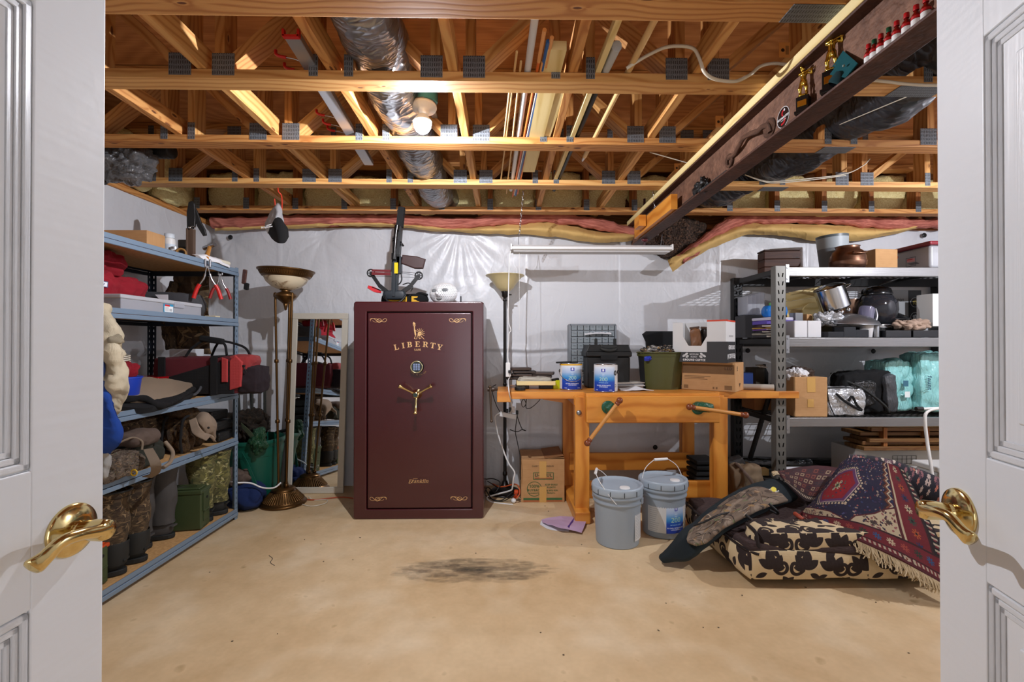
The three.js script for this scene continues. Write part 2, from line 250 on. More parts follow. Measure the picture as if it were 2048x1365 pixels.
const camoOakT = camo(13, '#7d6c5c', ['#98897a', '#57493e', '#a89684', '#40352e'], ['#1e1916', '#c9b8a2', '#362c26'], ['#a68456', '#6f7a52', '#b89a78', '#8a6a4a']);
MAT.camoBrown = cloth(0xffffff, { map: camoBrownT, sheenColor: new THREE.Color(0x554433) });
MAT.camoGold = cloth(0xe8d2a8, { map: camoBrownT, roughness: 0.55, sheenColor: new THREE.Color(0x554433) });
MAT.camoMoss = cloth(0xffffff, { map: camoMossT, roughness: 0.6, sheenColor: new THREE.Color(0x555533) });
MAT.camoOak = cloth(0xffffff, { map: camoOakT, sheenColor: new THREE.Color(0x555044) });
MAT.clear = M(0xf4f7fa, 0.12, { transmission: 1, thickness: 0, ior: 1.4 });
MAT.milky = M(0xe6e8ee, 0.35, { transmission: 0.7, thickness: 0, ior: 1.4 });
MAT.tealBag = M(0x8fd0cf, 0.22, { bumpMap: plasB, bumpScale: 0.012, clearcoat: 0.6, clearcoatRoughness: 0.15 });
MAT.silverBag = M(0xbfc1c4, 0.32, { metalness: 0.55, bumpMap: plasB, bumpScale: 0.01 });
MAT.blackBag = M(0x101113, 0.25, { bumpMap: plasB, bumpScale: 0.014, clearcoat: 0.5, clearcoatRoughness: 0.2 });
MAT.bucket = M(0x97a3ae, 0.42);
MAT.bucketLid = M(0xa3b1bd, 0.38);
MAT.green = M(0x0e5a48, 0.45);
MAT.olive = M(0x47492a, 0.5);
MAT.ammo = M(0x3d4a2c, 0.45);
MAT.copper = M(0x83604c, 0.32, { metalness: 0.9 });
MAT.orangeRod = M(0xd2662a, 0.45);
MAT.blueRod = M(0x2c5f9e, 0.45);
MAT.pvc = M(0xd6d9dd, 0.35);
MAT.cable = M(0xd9d2c0, 0.5);
MAT.redRubber = M(0xc2201c, 0.4);
MAT.alu = M(0xb9bcc2, 0.35, { metalness: 0.7 });
MAT.castGreen = M(0x14543c, 0.3, { bumpMap: concB, bumpScale: 0.002 });
MAT.paper = M(0xe9e9ec, 0.7);

// ---------- the room ----------
const XL = -2.56, XR = 3.9, ZB = -4.06, YC = 2.69;
const floorMesh = struct('floor', metric(bx(9, 0.12, 8.4, 0.6, -0.06, -0.8), 0), MAT.concrete);
{ // stains, drips and crumbs that lie on the slab
  const stain = part(floorMesh, 'floor_stain', new THREE.PlaneGeometry(1.0, 0.42, 1, 1), new THREE.MeshStandardMaterial({ transparent: true, roughness: 0.55, map: canvas(256, 128, (k) => { const r = rng(4); for (let i = 0; i < 420; i++) { const a = r() * 6.3, q = Math.pow(r(), 0.7); k.fillStyle = `rgba(70,66,58,${0.05 + 0.05 * r()})`; k.beginPath(); k.ellipse(128 + Math.cos(a) * q * 110, 64 + Math.sin(a) * q * 40, 3 + r() * 14, 2 + r() * 5, 0, 0, 7); k.fill(); } }) }));
  stain.rotation.x = -PI / 2; stain.position.set(-0.17, 0.0012, -2.52); stain.castShadow = false;
  const r = rng(9); const bits = [];
  for (let i = 0; i < 34; i++) bits.push(T(R(bx(0.003 + r() * 0.008, 0.002, 0.003 + r() * 0.004), 0, r() * 3, 0), -1.6 + r() * 3.6, 0.0015, -1.6 - r() * 2));
  const deb = part(floorMesh, 'floor_crumbs', join(bits), M(0x6a5c48, 0.9)); deb.userData.kind = 'stuff';
  part(floorMesh, 'floor_crack', tube([[-1.371,0,-2.716], [-1.332,0,-2.678], [-1.319,0,-2.629], [-1.278,0,-2.593]], 0.002, 12, 5), M(0x3a352e, 0.9));
}
// ceiling: plywood sheets of the floor above, one mesh per sheet
const ceil = new THREE.Group(); ceil.name = 'ceiling'; ceil.userData.kind = 'structure'; scene.add(ceil);
{ const r = rng(2); let i = 0; for (let zz = 0.02; zz > -4.4; zz -= 1.22) { for (let xx = XL - 0.15 - (i % 2) * 1.2; xx < XR; xx += 2.44) struct('plywood_panel', metric(bx(2.436, 0.02, 1.216, xx + 1.22, YC + 0.01, zz - 0.61), 0, r() * 5, r() * 5), MAT.ply, ceil); i++; } struct('ceiling_cover', bx(9, 0.05, 8.4, 0.6, YC + 0.06, -0.8), MAT.pineDark, ceil); }
// foundation walls with their thickness; the sheeted insulation hangs in front as a part
const wallBack = struct('wall_back', bx(XR - XL + 0.6, YC, 0.2, (XR + XL) / 2, YC / 2, ZB - 0.3), M(0xa8a49c, 0.9));
const wallLeft = struct('wall_left', bx(0.2, YC, 4.5, XL - 0.24, YC / 2, -2.2), M(0xa8a49c, 0.9));
const wallRight = struct('wall_right', bx(0.2, YC, 4.5, XR + 0.1, YC / 2, -2.2), M(0xd8d8dc, 0.7));
{ const F0 = [];
  F0.push(bx(-0.70 - (XL - 0.2), YC, 0.11, (-0.70 + XL - 0.2) / 2, YC / 2, -0.115), bx(XR + 0.1 - 0.63, YC, 0.11, (XR + 0.1 + 0.63) / 2, YC / 2, -0.115), bx(1.33, YC - 2.06, 0.11, -0.035, (YC + 2.06) / 2, -0.115));
  const wf = struct('wall_front', join(F0), M(0xd9d8d4, 0.7));
  for (const [n, g] of [['trim_1', bx(0.02, 2.06, 0.13, -0.71, 1.03, -0.115)], ['trim_2', bx(0.02, 2.06, 0.13, 0.64, 1.03, -0.115)], ['trim_3', bx(1.37, 0.02, 0.13, -0.035, 2.07, -0.115)]]) struct(n, g, MAT.white);
}
// the hall behind the camera, closed
struct('wall_hall_left', bx(0.1, YC, 3.6, -2.75, YC / 2, 1.72), M(0xd6d2c8, 0.8));
struct('wall_hall_right', bx(0.1, YC, 3.6, 2.75, YC / 2, 1.72), M(0xd6d2c8, 0.8));
struct('wall_hall_back', bx(5.6, YC, 0.1, 0, YC / 2, 3.45), M(0xd6d2c8, 0.8));
const pins = [[-2.378,2.163,-4],[3.75,2.206,-3.98],[1.332,0.324,-4],[2.158,1.176,-4],[3.284,1.171,-4],[-1.591,2.179,-4]];
const topLine = [[-2.617,2.322,-4],[-2.502,2.305,-4],[-2.105,2.277,-4],[-1.934,2.264,-4],[-1.376,2.267,-4],[-0.902,2.26,-4],[-0.469,2.223,-4],[-0.035,2.208,-4],[0.401,2.188,-4],[1.058,2.147,-4],[1.278,2.191,-4],[1.476,1.938,-4],[1.719,2.048,-4],[2.073,2.203,-4],[2.428,2.214,-4],[3.052,2.163,-4],[3.5,2.245,-4],[3.95,2.389,-4]];
function topAt(x) { for (let i = 1; i < topLine.length; i++) if (x < topLine[i][0]) { const a = topLine[i - 1], b = topLine[i]; return mix(a[1], b[1], clamp((x - a[0]) / (b[0] - a[0]))); } return topLine[topLine.length - 1][1]; }
function sheetRelief(x, y, seed, P) {
  const w = fbm(x * 1.3, y * 1.3, seed, 3) * 0.35;
  let z = 0.022 * fbm(x * 1.6, y * 1.2, seed + 2, 3) + 0.007 * fbm(x * 5 + w, y * 3.4, seed + 5, 3);
  for (const q of P) { const dx = x - q[0], dy = y - q[1], r = Math.hypot(dx, dy), a = Math.atan2(dy, dx); z += -0.035 * Math.exp(-r * r / 0.03) + 0.011 * Math.pow(Math.abs(Math.sin(a * 5.5 + seed + N3(r * 3, a, 1))), 0.6) * smooth(0.01, 0.1, r) * Math.exp(-r / 0.33) - 0.006 * Math.exp(-r / 0.33); }
  const seam = y - 1.165 - 0.02 * N3(x * 2.2, 0, seed); z += 0.02 * Math.exp(-Math.pow((seam - 0.03) / 0.03, 2)) - 0.015 * Math.exp(-Math.pow(seam / 0.014, 2));
  const s2 = y - 0.45 - 0.03 * N3(x * 2, 4, seed); z += 0.012 * Math.exp(-Math.pow(s2 / 0.03, 2));
  for (const sx of [-1.95, -0.98, 0.21, 1.0, 1.9, 2.7]) z += 0.008 * Math.exp(-Math.pow((x - sx - 0.012 * N3(y * 2, sx, 3)) / 0.012, 2));
  const f = Math.hypot(x + 0.4, y - 2.26), fa = Math.atan2(y - 2.26, x + 0.4); z += 0.012 * Math.pow(Math.abs(Math.sin(fa * 11 + N3(f * 2, fa * 2, 2) * 1.5)), 2) * Math.exp(-f / 0.5) * smooth(0.02, 0.2, f);
  return z;
}
function wallSheet(x0, x1, top, seed, P, nx, ny) {   // in the wall's own plane: x along, y up, z out
  const g = new THREE.PlaneGeometry(1, 1, nx, ny), p = g.attributes.position, uv = g.attributes.uv;
  for (let i = 0; i < p.count; i++) { const x = mix(x0, x1, uv.getX(i)), y = uv.getY(i) * (top(x) + 0.012); p.setXYZ(i, x, y, sheetRelief(x, y, seed, P) - 0.008 * smooth(0.99, 1, uv.getY(i))); uv.setXY(i, x, y); }
  g.computeVertexNormals(); return g;
}
{ const sh = wpart(wallBack, 'plastic_sheet', T(wallSheet(XL - 0.02, XR, topAt, 1, pins, 420, 150), 0, 0, -4.03), MAT.plastic); sh.material = MAT.plastic.clone(); sh.material.side = THREE.DoubleSide;
  wpart(wallBack, 'sheet_backing', bx(XR - XL, 2.16, 0.12, (XR + XL) / 2, 1.08, -4.14), MAT.batt);
  for (const q of pins.slice(0, 5)) wpart(wallBack, 'pin_cap', T(R(lathe([[0, 0.008], [0.012, 0.008], [0.02, 0.003], [0.021, 0]], 20), PI / 2), q[0], q[1], -4.035), MAT.black);
  wpart(wallBack, 'rim_board', metric(bx(XR - XL + 0.3, 0.42, 0.03, (XR + XL) / 2, 2.49, -4.2), 0), MAT.pineDark);
  wpart(wallBack, 'sill_plate', metric(bx(XR - XL + 0.3, 0.038, 0.14, (XR + XL) / 2, 2.27, -4.10), 0), MAT.pineDark);
}
{ const sh = wpart(wallLeft, 'plastic_sheet', T(R(wallSheet(0.1, 4.12, () => 2.27, 7, [[1.2, 1.6], [2.6, 0.5]], 240, 110), 0, PI / 2, 0), XL + 0.02, 0, 0), MAT.plastic);
  wpart(wallLeft, 'sheet_backing', bx(0.1, 2.2, 4.1, XL - 0.08, 1.1, -2.05), MAT.batt);
  wpart(wallLeft, 'rim_board', metric(bx(0.03, 0.42, 4.3, XL - 0.13, 2.49, -2.1), 2), MAT.pineDark);
  wpart(wallLeft, 'sill_plate', metric(bx(0.15, 0.038, 4.2, XL - 0.045, 2.275, -2.1), 2), MAT.pineB);
}

// ---------- floor trusses: chords, webs, nail plates ----------
const YB = 2.292, CH = 0.038, CW = 0.089, TH = 0.395;
const nodes = [[-2.24, 'B'], [-1.70, 'T'], [-1.20, 'B'], [-0.69, 'T'], [-0.205, 'B'], [0.278, 'T'], [0.782, 'B'], [1.30, 'T'], [1.80, 'N'], [2.36, 'B'], [2.93, 'T'], [3.45, 'B']];
const trussZ = [1.40, 1.84, 2.42, 3.05, 3.66];
const trussSay = ['nearest wooden floor truss, only its broad bottom chord in view over the doorway', 'second floor truss back from the doors, carrying the duct in front of the bulb', 'third floor truss back, just behind the glowing bulb', 'fourth floor truss back, with the shop light chains hooked near it', 'rearmost floor truss, against the yellow insulation over the back wall'];
trussZ.forEach((d, k) => {
  const r = rng(50 + k), t = thing('floor_truss', trussSay[k], 'truss', [0, YB, -d - CW / 2]), mm = () => (r() < 0.5 ? MAT.pine : MAT.pineB), G = (g, gr) => metric(g, gr, r() * 9, r() * 9);
  const L = XR - XL + 0.1, xm = (XR + XL) / 2;
  part(t, 'bottom_chord', G(rb(L, CH, CW, 0.003, xm, CH / 2, 0), 0), k % 2 ? MAT.pine : MAT.pineB);
  part(t, 'top_chord', G(bx(L, CH, CW, xm, TH - CH / 2, 0), 0), MAT.pineB);
  const vh = TH - 2 * CH, plateG = (w, h) => { const g = bx(w, h, 0.0025), uv = g.attributes.uv; for (let i = 0; i < uv.count; i++) uv.setXY(i, uv.getX(i) * w / 0.07, uv.getY(i) * h / 0.08); return g; };
  if (k === 4) { for (let x = -2.42, i = 0; x < XR; x += 0.385, i++) { part(t, 'vertical_web', G(bx(CH, vh, CW - 0.002, x, TH / 2, 0), 1), MAT.pineDark); part(t, 'nail_plate', T(plateG(0.045, 0.088), x, 0.056, CW / 2), MAT.nailPlate); } return; }
  nodes.forEach(([x, ty], i) => {
    for (const s of [-1, 1]) {
      part(t, 'vertical_web', G(bx(CH, vh, CW - 0.002, x + s * 0.07, TH / 2, 0), 1), mm());
      const w = ty === 'B' ? 0.088 : 0.036;
      part(t, 'nail_plate', T(plateG(w, 0.088), x + s * (ty === 'B' ? 0.085 : 0.07), 0.056, CW / 2), MAT.nailPlate);
      const w2 = ty === 'B' ? 0.036 : 0.088; part(t, 'nail_plate', T(plateG(w2, 0.075), x + s * 0.075, TH - 0.055, CW / 2), MAT.nailPlate);
    }
    const nx = nodes[i + 1]; if (!nx || ty === 'N' || (nx[1] === 'N' && ty === 'N')) return;
    const up = ty === 'T', a = [x + 0.09, up ? TH - CH - 0.01 : CH + 0.012, 0], b = [nx[0] - 0.09, up ? CH + 0.012 : TH - CH - 0.01, 0];
    if (nx[1] === 'N') b[0] -= 0.6; 
    const g = new THREE.BoxGeometry(Math.hypot(b[0] - a[0], b[1] - a[1]), CH, CW - 0.003); part(t, 'diagonal_web', T(R(G(g, 0), 0, 0, Math.atan2(b[1] - a[1], b[0] - a[0])), (a[0] + b[0]) / 2, (a[1] + b[1]) / 2, 0), mm());
  });
  for (const [kk, x, w] of [[0, 0.98, 0.16], [1, 1.72, 0.2], [2, 1.80, 0.17], [3, 1.83, 0.17], [0, -1.9, 0.16]]) if (kk === k) part(t, 'nail_plate', T(R(plateG(w, 0.08), PI / 2), x, -0.0015, 0), MAT.nailPlate, 'flat plate under the chord');
  const tag = [null, [1.135, 0.135], [1.145, 0.125], [1.16, 0.12], null][k];
  if (tag) print(t, 'paper_tag', 0.045, 0.062, [tag[0], tag[1], CW / 2 + 0.004], [0, 0, 0], (q) => { q.fillStyle = '#e0984c'; q.fillRect(0, 0, 100, 140); q.fillStyle = '#2a1a10'; q.beginPath(); q.arc(36, 70, 16, 0, 7); q.fill(); for (let i = 0; i < 6; i++) q.fillRect(62 + i * 5, 30, 2, 80); }, { px: 64, label: 'orange mill tag' });
});
// long boards laid on edge over the bottom chords, front to back
[[-1.70, 'outermost left'], [-1.20, 'second from left'], [-0.69, 'third from left, by the duct'], [-0.205, 'fourth from left, right of bulb'], [0.278, 'fifth from left, beside pale lumber'], [0.782, 'sixth from left, nearest the beam']].forEach(([x, s], i) =>
  solo('bridging_board', 'pine board running front to back over the chords, ' + s, 'board', metric(rb(0.038, 0.089, 3.4, 0.003, x, YB + CH + 0.0455, -2.35), 2, i * 1.3, i * 0.37), i % 2 ? MAT.pine : MAT.pineB));
const ORD = ['first', 'second', 'third', 'fourth', 'fifth', 'sixth', 'seventh', 'eighth', 'ninth', 'tenth', 'eleventh', 'twelfth', 'thirteenth', 'fourteenth', 'fifteenth', 'sixteenth'];
// yellow batts stuffed in the rim bays
{ const r = rng(31);
  for (let i = 0; i < 16; i++) { const o = solo('insulation_batt', ORD[i] + ' yellow fibreglass batt from the left along the back rim', 'insulation', T(soft(0.37, 0.27 + r() * 0.05, 0.2, { k: 0.4, amp: 0.03, freq: 7, seed: i + 1, n: 14, flatten: false }), -2.228 + i * 0.385, 2.34, -3.86), MAT.batt, 'yellow batts along the back rim'); }
  for (let i = 0; i < 5; i++) solo('insulation_batt', ORD[i] + ' yellow fibreglass batt from the front along the left wall rim', 'insulation', T(soft(0.16, 0.36, 0.5, { k: 0.45, amp: 0.04, freq: 6, seed: i + 30, n: 14, flatten: false }), XL + 0.02, 2.30, -1.5 - i * 0.52), MAT.batt, 'yellow batts along the left rim');
}
function lumpy(g, amp, freq, seed) { const p = g.attributes.position, n = g.attributes.normal; for (let i = 0; i < p.count; i++) { const x = p.getX(i), y = p.getY(i), z = p.getZ(i), a = fbm(x * freq + seed, y * freq, z * freq, 4) * amp * 2; p.setXYZ(i, x + n.getX(i) * a, y + n.getY(i) * a, z + n.getZ(i) * a); } return weld(g); }
{ const kr = cloth(0xdcb670, { roughness: 0.75, bumpMap: plasB, bumpScale: 0.006, sheen: 0, side: THREE.DoubleSide });
  const a = thing('insulation_roll', 'long pink fibreglass batt folded along the top of the back wall, left of the beam', 'insulation', [-0.6, 2.25, -3.93]);
  wpart(a, 'pink_fibre', lumpy(tube([[-2.466,2.261,-3.93],[-2.278,2.258,-3.93],[-2.068,2.271,-3.93],[-1.732,2.281,-3.93],[-1.31,2.296,-3.93],[-0.886,2.294,-3.93],[-0.461,2.262,-3.93],[-0.034,2.298,-3.93],[0.394,2.317,-3.93],[0.824,2.259,-3.93],[1.148,2.183,-3.93]], 0.045, 160, 16), 0.022, 7, 2), MAT.pink);
  wpart(a, 'kraft_facing', patch([[[-2.458,2.241,-3.95],[-1.741,2.265,-3.95],[-1.316,2.28,-3.95],[-0.891,2.265,-3.95],[-0.463,2.232,-3.95],[-0.034,2.264,-3.95],[0.396,2.279,-3.95],[0.828,2.203,-3.95],[1.197,2.188,-3.95]], [[-2.439,2.208,-3.92],[-1.719,2.235,-3.9],[-1.3,2.25,-3.9],[-0.879,2.243,-3.9],[-0.456,2.205,-3.89],[-0.034,2.204,-3.88],[0.388,2.203,-3.87],[0.811,2.142,-3.87],[1.182,2.159,-3.9]], [[-2.458,2.198,-3.95],[-1.74,2.227,-3.95],[-1.316,2.241,-3.95],[-0.891,2.235,-3.95],[-0.463,2.198,-3.95],[-0.034,2.183,-3.95],[0.396,2.163,-3.95],[0.828,2.113,-3.95],[1.197,2.144,-3.95]]], { nu: 110, nv: 12, thick: 0.004, amp: 0.012, freq: 6, su: 4, sv: 0.2 }), kr, 'kraft paper facing');
  const b = thing('insulation_roll', 'pink fibreglass batt sagging over the back wall, right of the beam', 'insulation', [2.4, 2.2, -3.9]);
  wpart(b, 'pink_fibre', lumpy(tube([[1.503,1.955,-3.9],[1.654,2.075,-3.9],[1.815,2.2,-3.92],[2.037,2.303,-3.93],[2.386,2.318,-3.93],[2.78,2.32,-3.93],[3.219,2.287,-3.93],[3.571,2.271,-3.93],[3.881,2.299,-3.93]], 0.048, 100, 16), 0.026, 7, 5), MAT.pink);
  wpart(b, 'kraft_facing', patch([[[1.396,1.954,-3.9],[1.684,2.118,-3.92],[2.047,2.265,-3.95],[2.398,2.28,-3.95],[2.794,2.277,-3.95],[3.235,2.249,-3.95],[3.589,2.281,-3.95],[3.901,2.365,-3.95]], [[1.395,1.893,-3.84],[1.65,2.045,-3.84],[2.006,2.197,-3.87],[2.349,2.212,-3.87],[2.737,2.188,-3.87],[3.177,2.188,-3.88],[3.544,2.246,-3.9],[3.891,2.354,-3.94]], [[1.446,1.855,-3.92],[1.688,2.012,-3.93],[2.047,2.165,-3.95],[2.398,2.18,-3.95],[2.793,2.129,-3.95],[3.234,2.161,-3.95],[3.589,2.237,-3.95],[3.901,2.344,-3.95]]], { nu: 80, nv: 12, thick: 0.004, amp: 0.014, freq: 6, su: 3, sv: 0.2 }), kr, 'kraft paper facing');
  solo('insulation_scrap', 'dark dirty fibreglass scrap packed around the end of the steel beam', 'insulation', T(soft(0.62, 0.36, 0.16, { k: 0.6, amp: 0.06, freq: 7, seed: 77, n: 20, flatten: false }), 1.46, 2.0, -3.98), MAT.dirtyBatt);
}

// ---------- the pair of panel doors ----------
const doorW = 0.61, doorH = 2.02;
function buildDoor(name, x, z, dx, dz) {
  const t = new THREE.Group(); t.name = name; t.userData.kind = 'structure'; t.position.set(x, 0.012, z); t.rotation.y = Math.atan2(-dz, dx); scene.add(t);
  const st = 0.112, panels = [[0.24, 0.857], [1.05, 1.70]], D = MAT.door;
  part(t, 'door_core', bx(doorW - 0.01, doorH - 0.01, 0.027, doorW / 2, doorH / 2, 0), D);
  for (const cx of [st / 2, doorW - st / 2]) part(t, 'stile', metric(rb(st, doorH, 0.035, 0.003, cx, doorH / 2, 0), 1), D);
  for (const [a, b] of [[0, panels[0][0]], [panels[0][1], panels[1][0]], [panels[1][1], doorH]]) part(t, 'rail', metric(rb(doorW - 2 * st + 0.004, b - a, 0.035, 0.003, doorW / 2, (a + b) / 2, 0), 0), D);
  for (const [a, b] of panels) for (const s of [-1, 1]) {
    const w = doorW - 2 * st, h = b - a, cy = (a + b) / 2, z0 = s * 0.0137;
    const ring = (ins, wd, dp) => join([[w - 2 * ins, wd, 0, h / 2 - ins - wd / 2], [w - 2 * ins, wd, 0, -h / 2 + ins + wd / 2], [wd, h - 2 * ins, w / 2 - ins - wd / 2, 0], [wd, h - 2 * ins, -w / 2 + ins + wd / 2, 0]].map(([ww, hh, xx, yy]) => rb(ww, hh, dp, dp * 0.45, doorW / 2 + xx, cy + yy, z0)));
    part(t, 'moulding', join([ring(0.001, 0.012, 0.0075), ring(0.013, 0.010, 0.005), ring(0.023, 0.009, 0.0032)]), D);
    const pg = rb(w - 0.12, h - 0.12, 0.008, 0.004, doorW / 2, cy, z0 + s * 0.001, 2); part(t, 'raised_panel', pg, D);
  }
  for (const s of [-1, 1]) {   // lever handles on both faces
    const h = new THREE.Group(); h.name = 'door_handle'; h.position.set(doorW - 0.0545, 0.945, s * 0.0175); if (s < 0) h.scale.z = -1; t.add(h);
    part(h, 'rose', R(lathe([[0, 0.014], [0.018, 0.0135], [0.028, 0.011], [0.034, 0.007], [0.0375, 0.006], [0.039, 0.003], [0.039, 0]], 48), PI / 2), MAT.brass);
    part(h, 'lever', join([R(lathe([[0.0, 0], [0.016, 0], [0.0155, 0.012], [0.0125, 0.016], [0.0135, 0.02], [0.0155, 0.034], [0.016, 0.05], [0.0135, 0.057], [0, 0.058]], 32), PI / 2), leverGeo()]), MAT.brass);
  }
  for (const yy of [0.2, 1.0, 1.8]) part(t, 'hinge', rod([-0.004, yy - 0.045, -0.016], [-0.004, yy + 0.045, -0.016], 0.006), MAT.brass);
  return t;
}
function leverGeo() {   // a swept, flattened lever that dips and ends in a rounded scroll
  const c = new THREE.CatmullRomCurve3([V3(0.018, -0.001, 0.05), V3(-0.012, 0.003, 0.052), V3(-0.042, 0.010, 0.053), V3(-0.066, 0.010, 0.051), V3(-0.084, -0.003, 0.047), V3(-0.097, -0.013, 0.040)]), n = 40, m = 14, P = [], I = [];
  for (let i = 0; i <= n; i++) { const t = i / n, q = c.getPoint(t), d = c.getTangent(t), side = V3(0, 0, 1), up = V3().crossVectors(side, d).normalize(), e = Math.sqrt(Math.max(0, 1 - Math.pow(2 * t - 1, 16))), a = (0.0145 - 0.006 * Math.sin(Math.pow(t, 0.8) * 3.1) + 0.002 * smooth(0.8, 0.95, t)) * e, b = (0.0075 + 0.001 * smooth(0.8, 1, t)) * e; for (let j = 0; j < m; j++) { const k = j / m * 2 * PI, v = q.clone().addScaledVector(up, Math.cos(k) * a).addScaledVector(side, Math.sin(k) * b); P.push(v.x, v.y, v.z); } }
  for (let i = 0; i < n; i++) for (let j = 0; j < m; j++) { const a = i * m + j, b = i * m + (j + 1) % m; I.push(a, b, a + m, b, b + m, a + m); }
  const g = new THREE.BufferGeometry(); g.setAttribute('position', new THREE.Float32BufferAttribute(P, 3)); g.setIndex(I); g.computeVertexNormals(); return g;
}
buildDoor('door_1', -0.684, -0.15, 0.017, -0.61);
buildDoor('door_2', 0.630, -0.211, 0.158, -0.589);

// ---------- lamps ----------
function makeBulb(label, pos) { const t = thing('ceiling_bulb', label, 'light', pos);
  part(t, 'outlet_box', T(cyl(0.05, 0.05, 0.045, 0, 0, 0, 8), 0.02, 0.16, -0.01), M(0x3f7f8c, 0.5), 'blue outlet box');
  part(t, 'hanger_bar', rb(0.03, 0.008, 0.5, 0.002, 0.02, 0.186, 0.0), MAT.steel, 'steel bar across the trusses');
  const hold = part(t, 'lampholder', lathe([[0, 0.07], [0.02, 0.07], [0.023, 0.09], [0.03, 0.105], [0.056, 0.11], [0.06, 0.118], [0.058, 0.13], [0, 0.132]], 36), M(0xe8e6e2, 0.3)); hold.position.set(0.004, 0.004, 0); hold.rotation.x = -0.16;
  const em = new THREE.MeshStandardMaterial({ color: 0xffffff, emissive: BULB_COLOR, emissiveIntensity: 14, roughness: 0.4 });
  part(t, 'bulb', lathe([[0, -0.014], [0.016, -0.011], [0.03, 0.0], [0.039, 0.016], [0.0425, 0.034], [0.0425, 0.042]], 40), em);
  part(t, 'bulb_housing', lathe([[0, 0.042], [0.043, 0.042], [0.041, 0.05], [0.028, 0.066], [0.019, 0.076]], 40), MAT.white, 'opaque white neck of the bulb');
  const L = new THREE.PointLight(BULB_COLOR, BULB_POWER, 0, 2); L.position.set(0, 0.034, 0); L.castShadow = true; L.shadow.mapSize.set(2048, 2048); L.shadow.radius = 0.6; L.shadow.bias = -0.0005; t.add(L);
}
makeBulb('glowing bare bulb in a white porcelain lampholder between the trusses', [-0.381,2.232,-2.15]);
makeBulb('second bare bulb of the room, right of the beam and out of the frame', [3.2, 2.15, -2.15]);
{ const t = thing('hall_light', 'round white ceiling light of the hall behind the camera', 'light', [0.3, YC - 0.07, 1.6]);
  part(t, 'base', cyl(0.19, 0.19, 0.02, 0, 0.06, 0, 40), MAT.white);
  part(t, 'diffuser', T(R(lathe([[0, 0], [0.1, 0.006], [0.15, 0.025], [0.17, 0.05]], 40)), 0, 0, 0), new THREE.MeshStandardMaterial({ color: 0xffffff, emissive: HALL_COLOR, emissiveIntensity: 4 }));
  const L = new THREE.RectAreaLight(HALL_COLOR, HALL_POWER, 0.32, 0.32); L.position.set(0, -0.01, 0); L.rotation.x = -PI / 2; t.add(L);
}
{ const t = new THREE.Group(); t.name = 'window_1'; t.userData.kind = 'structure'; t.position.set(0, 1.1, 3.38); scene.add(t);   // daylit glass doors of the hall
  part(t, 'window_frame', join([bx(3.3, 0.08, 0.06, 0, 1.06, 0), bx(3.3, 0.08, 0.06, 0, -1.06, 0), bx(0.08, 2.2, 0.06, -1.61, 0, 0), bx(0.08, 2.2, 0.06, 1.61, 0, 0), bx(0.06, 2.1, 0.05, 0, 0, 0)]), MAT.white);
  part(t, 'window_glass', bx(3.2, 2.1, 0.01, 0, 0, 0.02), new THREE.MeshStandardMaterial({ color: 0xffffff, emissive: DAY_COLOR, emissiveIntensity: 1 }));
  const L = new THREE.RectAreaLight(DAY_COLOR, DAY_POWER, 3.1, 2.0); L.position.set(0, 0, -0.04); t.add(L); L.rotation.y = 0; }

// ---------- things laid on or hung from the trusses ----------
const YR = YB + CH;   // top of the bottom chords
// silver flex duct, sagging a little between the chords
function duct(pts, r, seed, amp) { const g = tube(pts, r, 220, 40); return lumpy(g, amp, 9, seed); }
solo('flex_duct', 'silver foil flexible air duct lying over the trusses behind the bulb', 'duct', duct([[-0.50, YR + 0.125, -0.9], [-0.50, YR + 0.12, -1.4], [-0.505, YR + 0.105, -1.65], [-0.51, YR + 0.118, -1.86], [-0.515, YR + 0.095, -2.16], [-0.52, YR + 0.118, -2.45], [-0.525, YR + 0.098, -2.8], [-0.53, YR + 0.118, -3.1], [-0.525, YR + 0.085, -3.42], [-0.50, YR + 0.10, -3.7], [-0.47, YR + 0.13, -3.9]], 0.118, 3, 0.012), MAT.foil);
solo('flex_duct', 'dark grey foil flexible duct lying over the trusses right of the steel beam', 'duct', duct([[1.70, YR + 0.16, -0.7], [1.74, YR + 0.16, -1.3], [1.80, YR + 0.155, -1.88], [1.86, YR + 0.12, -2.15], [1.84, YR + 0.15, -2.46], [1.80, YR + 0.10, -2.8], [1.74, YR + 0.15, -3.1], [1.66, YR + 0.11, -3.4], [1.6, YR + 0.16, -3.75]], 0.15, 8, 0.02), MAT.darkFoil);
solo('corrugated_pipe', 'black corrugated drain pipe lying over the trusses by the left wall', 'pipe', (() => { const pts = []; for (let i = 0; i <= 40; i++) pts.push([-0.045 + (i % 2) * 0.004 + 0.045, i * 0.012]); const g = lathe([[0.001, 0], ...pts.map((q, i) => [0.042 + (i % 2) * 0.006, q[1]]), [0.001, 0.48]], 24); R(g, 0, 0, -PI / 2); return T(g, -2.44, YR + 0.05, -2.75); })(), MAT.black);
